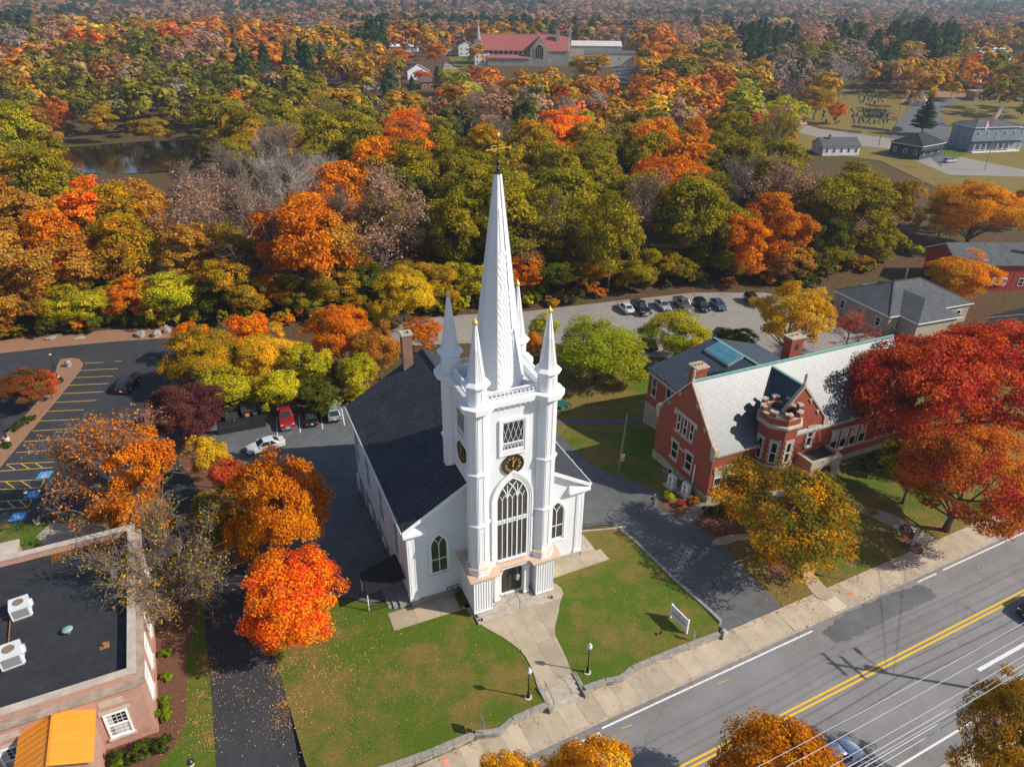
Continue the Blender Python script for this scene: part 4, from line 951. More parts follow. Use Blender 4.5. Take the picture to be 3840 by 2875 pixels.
for x0, x1 in ((-.95,-.62),(-.42,-.08),(.08,.42),(.62,.95)): m.box(x0,x1,-.10,-.055,.95,1.75); m.box(x0,x1,-.10,-.055,1.9,2.9)
m.box(-.02,.02,-.09,-.05,.7,3.4); m.build('door_leaf', DB, dr)
m = MB(); ring_ext(m, arch(1.22,.62,2.75,1.0,8), arch(1.08,.62,2.75,.85,8), 'y', -.14, 0); m.build('door_frame', WHITE2, dr)
m = MB(); m.box(-1.15,1.15,-.25,-.0,.60,.70); m.build('threshold', WHITE2, dr)
# copper roof (broken front edge)
ro = MB(); zf, zbk = 4.52, 4.78
def rq(pts, mk=None):
    b = len(ro.v); n = len(pts)
    ro.add([(u,v,zf+(zbk-zf)*min(1,(v+3.89)/1.0)) for u, v in pts]+[(u,v,zf+(zbk-zf)*min(1,(v+3.89)/1.0)-.09) for u, v in pts], [tuple(range(n)), tuple(range(2*n-1,n-1,-1))]+[(i,(i+1)%n,n+(i+1)%n,n+i)[::-1] for i in range(n)])
rq([(4.24,-3.89),(6.98,-3.89),(7.16,-3.32),(9.98,-3.32),(10.12,-3.89),(12.86,-3.89),(12.86,-2.9),(4.24,-2.9)])
rq([(4.24,-2.899),(12.86,-2.899),(12.86,-.02),(4.24,-.02)]); ro.build('copper_roof', COPPER, po)
m = MB()
for u0, u1, v0 in ((4.34,6.92,-3.80),(7.05,10.05,-3.22),(10.18,12.76,-3.80)):
    m.box(u0,u1,v0,v0+.5,4.3,4.44); k = u0+.1
    while k < u1-.1: m.box(k,k+.06,v0-.035,v0,4.31,4.38); k += .16
m.build('eaves_moulding', WHITE2, po)
# church front steps
for k, (v0, z) in enumerate(((-4.42,.17),(-3.84,.34),(-3.20,.50))):
    m = MB(); m.box(4.72+k*.2, 12.16-k*.2, v0, -2.2+k*.02, -.2, z); m.build('door_step', GRAN_L, po)
m = MB()
for v, z0, z1 in ((-4.15,.17,1.0),(-3.1,.5,1.35)): m.tube([(8.75,v,z0),(8.75,v,z1)], .022, 6)
m.tube([(8.75,-4.3,.96),(8.75,-4.15,1.0),(8.75,-3.1,1.35),(8.75,-2.9,1.36)], .024, 6); m.build('handrail', BLACKM, po)
ln = thing('x', None, None); ln.parent = po; ln.name = 'lantern'; ln.location = (8.75, -3.55, 3.1)
m = MB(); m.tube([(0,.35,1.38),(0,0,.85),(0,0,.62)], .012, 5); m.frus(0,0,.40,.62,.24,.04,6); 
for k in range(6): a = k*math.pi/3; m.tube([(.17*math.cos(a),.17*math.sin(a),.02),(.22*math.cos(a),.22*math.sin(a),.42)], .014, 4)
m.frus(0,0,-.02,.03,.17,.18,6); m.build('lantern_frame', STEEL, ln)
m = MB(); m.frus(0,0,.03,.40,.15,.20,6); m.build('lantern_glass', plain('pale_glass', (.5,.52,.55), .2, .1), ln)
for u in (5.1, 11.9):
    m = MB(); m.frus(u,-4.2,.17,.22,.10,.08,8); m.tube([(u,-4.2,.2),(u,-4.15,.34)], .02, 5); m.tube([(u,-4.30,.40),(u,-4.05,.30)], [.09,.06], 8); m.build('floodlight', BLACKM, po)
# left-side areaway: granite blocks, black cover added for its deep shade, iron fence
for k, (u0, u1, v0, v1, z) in enumerate(((-1.0,-.15,.05,3.3,.42),(-1.55,-1.0,.2,3.3,.24),(-2.0,-1.55,.4,3.3,.10))):
    m = MB(); m.box(u0,u1-.01,v0,v1,-.6,z); m.build('areaway_step', GRANITE, church)
cn = thing('x', None, None); cn.parent = church; cn.name = 'areaway_shade_cover'
m = MB(); m.add([(-3.75,.75,2.1),(-.15,.95,2.6),(-.15,4.3,2.6),(-3.75,3.6,2.1),(-3.75,.75,1.98),(-.15,.95,2.48),(-.15,4.3,2.48),(-3.75,3.6,1.98)], [(0,1,2,3),(7,6,5,4),(0,4,5,1),(1,5,6,2),(2,6,7,3),(3,7,4,0)]); m.build('shade_cover_top', plain('areaway_shade_black', (.012,.012,.013), .8, .3, 2), cn)
m = MB()
for u, v in ((-3.65,.9),(-3.65,3.45)): m.tube([(u,v,-.6),(u,v,2.0)], .05, 6)
m.build('shade_cover_post', WHITE2, cn)
fx = thing('x', None, None); fx.parent = cn; fx.name = 'fence_panel'
m = MB(); 
for k in range(15): m.tube([(-3.7+k*.16,.72,-.1),(-3.7+k*.16,.72,.75)], .012, 4)
m.bar((-3.75,.72,.72),(-1.4,.72,.72),.03,.03); m.bar((-3.75,.72,.05),(-1.4,.72,.05),.03,.03); m.build('bars', BLACKM, fx)
m = MB(); m.box(-3.9,-1.3,.6,.85,-.6,-.08); m.build('kerb_wall', GRANITE, cn)
# right stoop and side fence
m = MB(); m.box(CW+.12,CW+.9,-.1,2.2,-.2,.45); m.box(CW+.91,CW+1.7,-.1,2.2,-.2,.22); m.build('side_stoop', GRAN_L, church)
ir = thing('iron_fence', 'black iron picket fence on granite curb beside church corner', 'fence', cw(CW+.7, 3.4), 0)
e0, e1 = gs(2050+325*.3886, 1750+612*.3886, .1), gs(2050+640*.3886, 1750+585*.3886, .1); L_ = (e1-e0).length; ir.location = (e0.x, e0.y, .0); ir.rotation_euler.z = math.atan2(e1.y-e0.y, e1.x-e0.x)
m = MB(); m.box(-.1, L_+1.4, -.15, .15, -.5, .10); m.build('granite_curb', GRAN_L, ir)
m = MB(); n = int(L_/.13)
for k in range(n+1): m.tube([(L_*k/n,0,.10),(L_*k/n,0,.88)], .012, 4)
m.build('picket', BLACKM, ir)
m = MB(); m.bar((0,0,.85),(L_,0,.85),.035,.03); m.bar((0,0,.18),(L_,0,.18),.035,.03)
for x in (0, L_): m.tube([(x,0,.1),(x,0,1.02)], .03, 6)
m.build('rail', BLACKM, ir)
# gas meter on the front wall
gmp = cw(3.75, -.45); gm = thing('gas_meter', 'dark gas meter piping against the church front wall', 'gas meter', (gmp.x, gmp.y, .05), CTH)
m = MB(); m.tube([(-.55,0,1.25),(.6,0,1.35)], .05, 6); m.tube([(.0,0,1.28),(.0,0,.3)], .045, 6); m.tube([(.5,0,1.32),(.5,0,.0)], .045, 6); m.tube([(-.5,0,1.25),(-.5,0,1.05)], .05, 6); m.build('pipe', BLACKM, gm)
m = MB(); m.box(-.22,.15,-.14,.14,.25,.62); m.lathe(0,0,[(.10,.62),(.12,.7),(.10,.78)],10); m.build('meter_body', STEEL, gm)
# ---------------------------------------------------------------- red brick library
LO, LTH = Vector((21.135, 61.345, 0)), .427
lib = thing('library', 'red brick library with castellated turret, slate roof and stone trim', 'building', LO, LTH)
def lw(a, b, z=0.0): c, s = math.cos(LTH), math.sin(LTH); return Vector((LO.x+a*c-b*s, LO.y+a*s+b*c, z))
def linv(px, py, a=None, b=None, z=None):
    d = ray(px, py); c, s = math.cos(LTH), math.sin(LTH); oa, ob = -LO.x*c-LO.y*s, LO.x*s-LO.y*c; da, db = d[0]*c+d[1]*s, -d[0]*s+d[1]*c
    k = (b-ob)/db if b is not None else ((a-oa)/da if a is not None else (z-CAM_H)/d[2]); return (oa+k*da, ob+k*db, CAM_H+k*d[2])
LB, LZR, LZE, LZW, LLEN = 10.04, 12.3, 6.4, .92, 30.0
m = MB(); m.ext([(0,LZW),(LB,LZW),(LB,LZE),(LB/2,LZR-.15),(0,LZE)], 'x', 0, LLEN); m.build('wall', BRICK_L, lib)
m = MB(); m.box(.1, LLEN-.1, .1, LB-.1, -3, LZW); m.build('base', GRANITE, lib)
BUFF = plain('buff_stone', (.36,.30,.225), .9, .35, 1.6, bump=.5, fine=14)
stones(lib, 'v', 0, 0, LB, -2.5, LZW, 8, -1, BUFF, .7, 1.3, 'base_stone', .12); stones(lib, 'u', 0, 0, 8, -.2, LZW, 3, -1, BUFF, .7, 1.3, 'base_stone', .12)
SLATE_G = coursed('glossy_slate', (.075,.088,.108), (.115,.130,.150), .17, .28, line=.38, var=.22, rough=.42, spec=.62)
sl_ = (LZR-LZE)/(LB/2)
for nm, e in (('front', -.3), ('back', LB+.3)):
    m = MB(); ze_ = LZR-abs(e-LB/2)*sl_; m.ext([(LB/2, LZR+.12), (e, ze_+.12), (e, ze_-.06), (LB/2, LZR-.1)], 'x', .34, LLEN-.3); m.build('roof_slope', SLATE_G, lib)
m = MB(); m.bar((.3,LB/2,LZR+.16),(LLEN-.3,LB/2,LZR+.16),.32,.14); m.tube([(.3,LB/2,LZR+.25),(LLEN-.3,LB/2,LZR+.25)], .08, 6); m.build('copper_ridge', VERD, lib)
m = MB(); m.box(.2, LLEN, -.34, -.12, LZE-.42, LZE-.22); m.box(.2, LLEN, -.13, .0, LZE-.7, LZE-.42); m.build('eaves_course', LIMEST, lib)
def coping(parent, axis, fix0, fix1, c0, zc, half, zk, sgn, w=.34):
    """stone coping on a gable: c0 centre, zc apex, half width, zk foot height"""
    for sg in (-1, 1):
        p = [(c0, zc+.30), (c0+sg*(half+.15), zk+.30), (c0+sg*(half+.15), zk+.02), (c0, zc-.02)]
        m = MB(); m.ext(p, axis, fix0, fix1); m.build('coping', LIMEST, parent)
        m = MB(); a0, a1 = sorted((c0+sg*(half+.32), c0+sg*(half-.55)))
        m.ext([(a0,zk-.85),(a1,zk-.85),(a1,zk+.35),(a0,zk+.35)] if False else ([(c0+sg*(half+.30),zk-.25),(c0+sg*(half+.30),zk+.50),(c0+sg*(half-.10),zk+.78),(c0+sg*(half-.45),zk+.62),(c0+sg*(half-.30),zk-.95),(c0+sg*(half+.02),zk-.95)]), axis, fix0-.04, fix1+.03); m.build('kneeler', LIMEST, parent)
        for t in (.33, .66):
            cx, z = c0+sg*half*t, zc-(zc-zk)*t; m = MB(); m.ext([(cx, z+.02), (cx-sg*.42, z-.02), (cx-sg*.42, z-.02), (cx, z-.62)] if False else [(cx-sg*.05, z+.1), (cx-sg*.42, z+.05), (cx-sg*.02, z-.50), (cx+sg*.03, z-.50)], axis, fix0-.02, fix0+.1); m.build('gable_quoin', LIMEST, parent)
    m = MB(); 
    if axis == 'x': x, y = (fix0+fix1)/2, c0
    else: x, y = c0, (fix0+fix1)/2
    m.frus(x, y, zc+.15, zc+.75, .22, .12, 4, math.pi/4); m.frus(x, y, zc+.75, zc+.9, .18, .16, 8); m.lathe(x, y, [(.08,zc+.9),(.20,zc+1.05),(.12,zc+1.2),(.22,zc+1.35),(.10,zc+1.5),(.03,zc+1.62)], 8); m.build('finial', LIMEST, parent)
coping(lib, 'x', -.10, .34, LB/2, LZR, LB/2, LZE, -1)
def lwin(parent, face, c, fixed, w, z0, z1, lint=True, sill=True, glass=DGLASS, sur=None, name='window', quoin=False, rot=None, blind=.0):
    """sash window; face 'a' = left gable wall (fixed a, centred on b), 'b' = front wall"""
    r = thing('x', None, None); r.parent = parent; r.name = name
    r.location = (fixed, c, 0) if face == 'a' else (c, fixed, 0); r.rotation_euler.z = (-math.pi/2 if face == 'a' else 0) if rot is None else rot
    h = w/2; m = MB(); m.box(-h, h, .0, .06, z0, z1); m.build('pane', glass, r)
    if blind: m = MB(); m.box(-h+.05, h-.05, -.012, -.004, z1-(z1-z0)*blind, z1-.04); m.build('blind', BLIND, r)
    m = MB(); d0, d1 = -.05, .03
    for x0, x1, a, b in ((-h,-h+.06,z0,z1),(h-.06,h,z0,z1),(-h+.06,h-.06,z1-.06,z1),(-h+.06,h-.06,z0,z0+.07),(-h+.06,h-.06,(z0+z1)/2-.035,(z0+z1)/2+.035)): m.box(x0,x1,d0,d1,a,b)
    m.build('sash', WHITE2, r)
    if lint: m = MB(); m.box(-h-.22, h+.22, -.10, .03, z1+.002, z1+.36); m.box(-h-.22, -h-.02, -.10, .03, z1-.30, z1+.0); m.box(h+.02, h+.22, -.10, .03, z1-.30, z1+.0); m.build('lintel', LIMEST, r)
    if sill: m = MB(); m.box(-h-.15, h+.15, -.18, .03, z0-.18, z0-.002); m.build('sill', LIMEST, r)
    if quoin:
        m = MB(); m.box(-h-.26, h+.26, -.07, .02, z1+.003, z1+.34); k = 0; z = z0
        while z < z1: q = .30 if k % 2 else .17; zz = min(z1, z+.30); m.box(-h-q, -h-.003, -.07, .02, z+.006, zz-.002); m.box(h+.003, h+q, -.07, .02, z+.006, zz-.002); z += .30; k += 1
        m.build('stone_surround', LIMEST, r)
    return r
for c in (6.12, 4.98, 3.82): lwin(lib, 'a', c, -.02, .62, 5.75, 7.85, lint=False, sill=False)
m = MB(); m.box(-.14,.0,2.98,7.05,7.87,8.25); m.box(-.14,.0,2.98,3.38,7.55,7.87); m.box(-.14,.0,6.6,7.05,7.55,7.87); m.build('lintel_course', LIMEST, lib)
m = MB(); m.box(-.2,.0,3.3,6.7,5.50,5.73); m.build('sill_course', LIMEST, lib)
for c in (6.2, 3.6): lwin(lib, 'a', c, -.02, 1.15, 1.95, 4.1)
m = MB(); m.box(-.12,.0,4.45,5.35,3.75,4.05); m.build('label_stone', LIMEST, lib)
for c in (6.25, 3.85): lwin(lib, 'a', c, -.16, .85, -.6, .5, lint=False, sill=False, name='basement_window')
for a in (1.1, 2.7): lwin(lib, 'b', a, -.02, 1.0, 1.95, 4.1, blind=.5)
m = MB(); m.tube([(-.12,2.35,1.2),(-.12,2.35,3.5)], .09, 8); m.tube([(-.12,2.35,1.2),(-.12,2.42,-.2)], .06, 6); m.build('vent_pipe', WHITE2, lib)
# chimneys
def chimney(a0, a1, b0, b1, z0, z1, pots):
    r = thing('x', None, None); r.parent = lib; r.name = 'chimney'
    m = MB(); m.box(a0,a1,b0,b1,z0,z1-.55); m.box(a0-.08,a1+.08,b0-.08,b1+.08,z1-.55,z1-.15); m.build('stack', BRICK_L, r)
    m = MB(); m.box(a0-.16,a1+.16,b0-.16,b1+.16,z1-.15,z1); m.build('cap', LIMEST, r)
    for k in range(pots):
        m = MB(); x = a0+(a1-a0)*(k+.7)/(pots+.4); m.lathe(x, (b0+b1)/2, [(.13,z1),(.11,z1+.22),(.13,z1+.24)], 8); m.build('pot', TREDBK, r)
    return r
chimney(.55, 1.95, 5.15, 6.35, 9.0, 13.85, 3); c2_ = chimney(14.3, 16.1, 6.0, 7.2, 8.0, 14.4, 2)
m = MB(); m.ext(arch(.28, 12.8, 13.3, .3, 6, 15.2), 'y', 5.98, 5.999); m.build('arched_recess', plain('opening_shade', (.03,.02,.018), .9), c2_)  # flat dark plate: shade of the arch opening put into its colour
# cross gable
CA, CH_, CZ, CK = 10.85, 4.45, 12.0, 6.75
cg = thing('x', None, None); cg.parent = lib; cg.name = 'cross_gable'
m = MB(); m.ext([(CA-CH_,1.0),(CA+CH_,1.0),(CA+CH_,CK),(CA,CZ-.1),(CA-CH_,CK)], 'y', -.06, 3.0); m.build('wall', BRICK_L, cg)
for sg in (-1, 1):
    m = MB(); m.ext([(CA, CZ+.10), (CA+sg*CH_, CK+.10), (CA+sg*CH_, CK-.08), (CA, CZ-.1)], 'y', .2, LB/2-.05); m.build('roof_slope', SLATE2 if sg < 0 else SLATE_G, cg)  # left slope gets a darker, bluer slate: its shade is in the colour
m = MB(); m.bar((CA,.2,CZ+.14),(CA,LB/2,CZ+.14),.30,.12); m.build('copper_ridge', VERD, cg)
coping(cg, 'y', -.16, .24, CA, CZ, CH_, CK, -1)
lwin(cg, 'b', 13.4, -.08, .75, 3.9, 6.3, lint=False, sill=True, quoin=True)
# turret
tr_ = thing('x', None, None); tr_.parent = lib; tr_.name = 'turret'; XO, YO, TZ = 7.9, -.3, 1.45
m = MB(); octa(m, XO, YO, .0, 8.7, 1.98); m.build('wall', BRICK_L, tr_)
m = MB(); octa(m, XO, YO, -.3, 1.0, 2.12); octa(m, XO, YO, 4.0, 4.25, 2.08); octa(m, XO, YO, 8.7, 8.95, 2.02, 2.30); octa(m, XO, YO, 8.95, 9.17, 2.30); octa(m, XO, YO, 9.17, 9.3, 2.30, 2.08); m.build('stone_course', LIMEST, tr_)
m = MB(); dent8(m, XO, YO, 2.06, 8.83, range(8), 6); m.build('dentil', LIMEST, tr_)
def octring(m, ao, ai, z0, z1):
    a = [math.pi/8+k*math.pi/4 for k in range(8)]; o = [(XO+ao/c22*math.cos(t), YO+ao/c22*math.sin(t)) for t in a]; i = [(XO+ai/c22*math.cos(t), YO+ai/c22*math.sin(t)) for t in a]
    vs = [(*p,z0) for p in o]+[(*p,z0) for p in i]+[(*p,z1) for p in o]+[(*p,z1) for p in i]; n = 8; fs = []
    for k in range(n): j = (k+1)%n; fs += [(k,n+k,n+j,j),(2*n+k,2*n+j,3*n+j,3*n+k),(k,j,2*n+j,2*n+k),(n+k,3*n+k,3*n+j,n+j)]
    m.add(vs, fs)
m = MB(); octring(m, 2.06, 1.70, 9.3, 10.0); m.build('parapet', BRICK_L, tr_); m = MB(); octring(m, 2.12, 1.66, 10.0, 10.1); m.build('parapet_cap', LIMEST, tr_)
m = MB(); octa(m, XO, YO, 9.3, 9.5, 1.70); m.build('turret_roof', plain('lead_roof', (.035,.04,.045), .5, .3, 2), tr_)
for k in range(8):                                         # a merlon bent round every corner
    a = math.pi/8+k*math.pi/4; P_ = []
    for ap, t in ((2.10,-.40),(2.10,0),(2.10,.40),(1.68,.36),(1.68,0),(1.68,-.36)):
        if t == 0: P_.append((XO+ap/c22*math.cos(a), YO+ap/c22*math.sin(a)))
        else:
            f = a+(math.pi/8 if t > 0 else -math.pi/8); s_ = ap*math.tan(math.pi/8); u = (-s_+abs(t)*1.0)*(1 if t > 0 else -1)
            P_.append((XO+ap*math.cos(f)-math.sin(f)*u, YO+ap*math.sin(f)+math.cos(f)*u))
    m = MB(); m.prism(P_, 10.1, 10.55); mo = m.build('merlon', LIMEST if k in () else BRICK_L, tr_); m = MB(); cx_ = sum(p[0] for p in P_)/6; cy_ = sum(p[1] for p in P_)/6
    m.prism([(cx_+(p[0]-cx_)*1.1, cy_+(p[1]-cy_)*1.14) for p in P_], 10.55, 10.72); m.build('merlon_cap', LIMEST, mo)
for fk in (4, 5, 6, 7):
    f = fk*math.pi/4; x, y = XO+2.0*math.cos(f), YO+2.0*math.sin(f); lwin(tr_, 'b', x, y,   .66, 4.55, 7.1, lint=False, sill=False, quoin=True, rot=f+math.pi/2)
# porch and right bay
pr = thing('x', None, None); pr.parent = lib; pr.name = 'porch'
m = MB(); m.box(12.1,16.6,-2.3,-2.0,0,3.3); m.box(12.1,12.5,-2.0,-.07,0,3.3); m.box(16.2,16.6,-2.0,-.07,0,3.3); m.build('porch_wall', LIMEST, pr)
m = MB(); m.box(12.5,16.2,-2.0,-.07,2.9,3.02); m.build('porch_roof', plain('lead_roof', (.035,.04,.045)), pr)
m = MB(); m.ext(arch(1.0,.3,1.5,.9,8,14.3), 'y', -2.315, -2.302); m.build('entrance_arch', plain('opening_shade', (.03,.02,.018)), pr)  # dark plate painted as the shade inside the entrance
m = MB(); ring_ext(m, arch(1.3,.3,1.5,1.2,8,14.3), arch(1.0,.3,1.5,.9,8,14.3), 'y', -2.40, -2.303); m.build('arch_stones', BUFF, pr)
for a in (17.6, 19.1, 20.6, 22.1, 25.0, 26.6): lwin(lib, 'b', a, -.02, 1.05, 2.2, 4.7, lint=False, sill=False, blind=.45)
m = MB(); m.box(16.8,27.6,-.12,0,4.72,5.05); m.build('lintel_course', LIMEST, lib); m = MB(); m.box(16.8,27.6,-.16,0,1.95,2.18); m.build('sill_course', LIMEST, lib)
# rear wing with skylight
rw_ = thing('x', None, None); rw_.parent = lib; rw_.name = 'rear_wing'; A0, A1, B1_, EZ, RA, RZ = 4.85, 22.3, 19.0, 6.35, 13.58, 9.55
m = MB(); m.box(A0, A1, LB+.05, B1_, 1.65, EZ-.1); m.build('wall', BRICK_L, rw_)
m = MB(); m.box(A0-.1, A1+.1, LB+.05, B1_+.1, -3.2, 1.65); m.build('base', BUFF, rw_)
stones(rw_, 'v', A0-.1, LB+.1, B1_, -2.7, 1.62, 9, -1, BUFF, .7, 1.3, 'base_stone', .05)
for sg, e in ((-1, A0-.3), (1, A1+.3)):
    m = MB(); v = [(RA,LB-2,RZ),(RA,B1_-1.0,RZ),(e,B1_+.3,EZ),(e,LB-2,EZ)]; m.add(v+[(p[0],p[1],p[2]-.14) for p in v], [(0,1,2,3),(7,6,5,4),(0,4,5,1),(1,5,6,2),(2,6,7,3),(3,7,4,0)]); m.build('roof_slope', SLATE2, rw_)
m = MB(); v = [(RA,B1_-1.0,RZ),(A1+.3,B1_+.3,EZ),(A0-.3,B1_+.3,EZ)]; m.add(v+[(p[0],p[1],p[2]-.14) for p in v], [(0,1,2),(5,4,3),(0,3,4,1),(1,4,5,2),(2,5,3,0)]); m.build('roof_hip', SLATE2, rw_)
m = MB(); m.bar((RA,LB-1,RZ+.03),(RA,B1_-1.0,RZ+.03),.3,.1); m.build('copper_ridge', VERD, rw_)
m = MB(); m.box(A0-.14,A0-.001,LB+.1,B1_,EZ-.75,EZ-.25); m.build('frieze', LIMEST, rw_)
sk_z = lambda a: EZ+(RZ-EZ)*(a-A0+.3)/(RA-A0+.3)
sk = thing('x', None, None); sk.parent = rw_; sk.name = 'skylight'; GLS = plain('skylight_glass', (.09,.26,.33), .25, .2, 1.5, spec=.7)
for i in range(7):
    for j in range(2):
        b0, b1 = 12.0+i*.64, 12.0+(i+1)*.64; a0, a1 = 11.2+j*1.0, 11.2+(j+1)*1.0; m = MB()
        v = [(a0+.02,b0+.02,sk_z(a0+.02)+.30),(a1-.02,b0+.02,sk_z(a1-.02)+.30),(a1-.02,b1-.02,sk_z(a1-.02)+.30),(a0+.02,b1-.02,sk_z(a0+.02)+.30)]
        m.add(v+[(p[0],p[1],p[2]-.05) for p in v], [(0,1,2,3),(7,6,5,4),(0,4,5,1),(1,5,6,2),(2,6,7,3),(3,7,4,0)]); m.build('skylight_pane', GLS, sk)
m = MB(); 
v = [(11.1,11.9,sk_z(11.1)+.26),(13.3,11.9,sk_z(13.3)+.26),(13.3,16.58,sk_z(13.3)+.26),(11.1,16.58,sk_z(11.1)+.26)]; m.add(v+[(p[0],p[1],p[2]-.4) for p in v], [(0,1,2,3),(7,6,5,4),(0,4,5,1),(1,5,6,2),(2,6,7,3),(3,7,4,0)]); m.build('skylight_curb', plain('lead_grey', (.28,.31,.33), .5), sk)
for c in (17.6, 14.6): lwin(rw_, 'a', c, A0-.02, .95, 3.0, 5.6, lint=False)
# condensers and their fence by the gable wall
for q, lb in (((275,672),'white condenser unit on the lawn against library base'),((400,745),'white condenser unit inside the chain link fence')):
    p = gs(2400+q[0]*.4202, 1550+q[1]*.4202, -.3); p.z = T(p.x, p.y); t = thing('condenser_unit', lb, 'air conditioner', p, LTH, None)
    m = MB(); m.box(-.22,.22,-.52,.52,.12,1.5); m.build('casing', WHITE2, t); m = MB(); m.box(-.6,.6,-.8,.8,-.3,.12); m.build('pad', CONC, t)
    for z in (.48, 1.12):
        m = MB(); m.tube([(-.222,0,z),(-.24,0,z)], [.27,.27], 16); fo = m.build('fan_grille', plain('grille_grey', (.30,.31,.32), .5), t); m = MB(); m.tube([(-.24,0,z),(-.25,0,z)], .07, 10); m.build('fan_hub', BLACKM, fo)
fp = linv(2400+300*.4202, 1550+690*.4202, z=-.3); fl = thing('chain_link_fence', 'short chain link fence around library condenser', 'fence', lw(-1.95, 3.2, -.35), LTH)
m = MB()
for x, y in ((0,0),(0,2.2),(1.7,2.2),(0,-1.2),(1.7,-1.2)): m.tube([(x,y,0),(x,y,1.9)], .03, 6)
for z in (.1, 1.85): m.tube([(1.7,2.2,z),(0,2.2,z),(0,-1.2,z),(1.7,-1.2,z)], .018, 5)
m.build('fence_post', STEEL, fl)
m = MB(); k = -1.2
while k < 2.2:
    for sg in (-1, 1): 
        p, q = (0, k, .1), (0, k+sg*1.0, 1.85)
        if -1.2 <= q[1] <= 2.2: m.tube([p, q], .005, 3)
    k += .16
tag(m.build('mesh_wires', STEEL, fl), kind='stuff')
# ---------------------------------------------------------------- flat-roofed brick building at the left
BO, BTH = Vector((-26.0, 33.55, 0)), .447
bb = thing('brick_building', 'flat-roofed pink brick building with stone coping and orange metal porch', 'building', BO, BTH)
def binv(px, py, y=None, x=None, z=None):
    d = ray(px, py); c, s = math.cos(BTH), math.sin(BTH); ox, oy = -BO.x*c-BO.y*s, BO.x*s-BO.y*c; dx, dy = d[0]*c+d[1]*s, -d[0]*s+d[1]*c
    k = (y-oy)/dy if y is not None else ((x-ox)/dx if x is not None else (z-CAM_H)/d[2]); return (ox+k*dx, oy+k*dy, CAM_H+k*d[2])
BX, BY, WT = -19.0, 17.4, 5.35
m = MB(); m.box(BX, 0, 0, BY, -3, WT); m.build('wall', BRICK_B, bb)
rb = random.Random(3)
def run(name, mat, x0, y0, x1, y1, w, z0, z1, L, inner=0.0):
    """run of stones along a straight line, in local coordinates"""
    a, b = Vector((x0,y0)), Vector((x1,y1)); n = max(1, round((b-a).length/L))
    for k in range(n):
        p, q = a.lerp(b, k/n), a.lerp(b, (k+1)/n); d = (b-a).normalized()*.006; m = MB(); zc = (z0+z1)/2+rb.uniform(-.003,.003)
        m.bar((*(p+d),zc),(*(q-d),zc), w, z1-z0); m.build(name, mat, bb)
CORN = plain('weathered_stone', (.36,.29,.235), .9, .5, 1.2, bump=.3, fine=10); COPE = plain('coping_stone', (.50,.42,.345), .9, .22, 1.5, bump=.2)
run('cornice_stone', CORN, BX, .1, .32, .1, .84, WT, WT+.38, 1.7); run('cornice_stone', CORN, -.1, .53, -.1, BY, .84, WT+.002, WT+.378, 1.7)
m = MB(); m.box(BX,-.12,.12,.50,WT+.38,WT+.98); m.box(-.50,-.121,.50,BY-.12,WT+.38,WT+.98); m.box(BX,-.501,BY-.5,BY-.121,WT+.38,WT+.98); m.build('parapet', BRICK_B, bb)
run('coping_stone', COPE, BX, .31, -.03, .31, .56, WT+.98, WT+1.12, 1.25); run('coping_stone', COPE, -.31, .60, -.31, BY-.6, .56, WT+.982, WT+1.118, 1.25); run('coping_stone', COPE, BX, BY-.31, -.03, BY-.31, .56, WT+.978, WT+1.122, 1.25)
def m_roofmem():
    t = NT('roof_membrane'); co = t.coord(); a = t.noise(co, .35, 6, .65); b = t.noise(co, 2.2, 5, .6); f = t.noise(co, 40, 2)
    c = t.ramp(a, [(.3, (.017,.018,.022)), (.62, (.032,.033,.038)), (.78, (.075,.075,.075))]); c = t.mix(.4, c, t.ramp(b, [(.35, (.018,.019,.022)), (.7, (.045,.046,.05))]))
    sp = t.n('ShaderNodeSeparateXYZ'); t.l(co, sp.inputs[0]); ln = t.math('LESS_THAN', t.math('FRACT', t.math('MULTIPLY', sp.outputs[1], .42)), .018)
    c = t.mix(t.math('MULTIPLY', ln, .5), c, (.07,.07,.07)); return t.pbr(c, .75, 0, t.bump(f, .15, .01), .4)
m = MB(); m.box(BX, -.5, .5, BY-.5, WT, WT+.32); m.build('roof_membrane', m_roofmem(), bb)
RZ_ = WT+.32
def bwindow(face, c, w, z0, z1, panel=False):
    r = thing('x', None, None); r.parent = bb; r.name = 'window'; r.location = (c, 0, 0) if face == 'f' else (0, c, 0); r.rotation_euler.z = 0 if face == 'f' else math.pi/2
    h = w/2; m = MB(); m.box(-h,h,-.02,.05,z0,z1); m.build('pane', DGLASS, r)
    m = MB(); m.box(-h+.1,h-.1,-.028,-.022,z0+.1,z0+(z1-z0)*.45); m.box(-h+.1,-h+.5,-.028,-.022,z0+.2,z1-.2); m.build('curtain', BLIND, r)
    m = MB()
    for a in ((-h,-h+.14,z0,z1),(h-.14,h,z0,z1),(-h+.14,h-.14,z1-.12,z1),(-h+.14,h-.14,z0,z0+.12),(-h+.14,h-.14,(z0+z1)/2-.05,(z0+z1)/2+.05)): m.box(a[0],a[1],-.12,.0,a[2],a[3])
    m.build('frame', WHITE2, r); m = MB()
    for k in range(1, 4): x = -h+.14+(w-.28)*k/4; m.box(x-.013,x+.013,-.055,-.03,z0+.12,z1-.12)
    for k in (1, 2, 4, 5): z = z0+.12+(z1-z0-.24)*k/6; m.box(-h+.14,h-.14,-.053,-.031,z-.013,z+.013)
    m.build('glazing_bar', WHITE2, r); m = MB(); m.box(-h-.12,h+.12,-.24,.0,z0-.16,z0-.002); m.build('sill', COPE, r)
    m = MB(); m.box(-h-.2,h+.2,-.06,.0,z1+.002,z1+.30); m.build('lintel', COPE, r)
    if panel: m = MB(); m.box(-h+.0,h-.0,-.05,.0,z1+.75,z1+1.25); m.build('stone_panel', COPE, r)
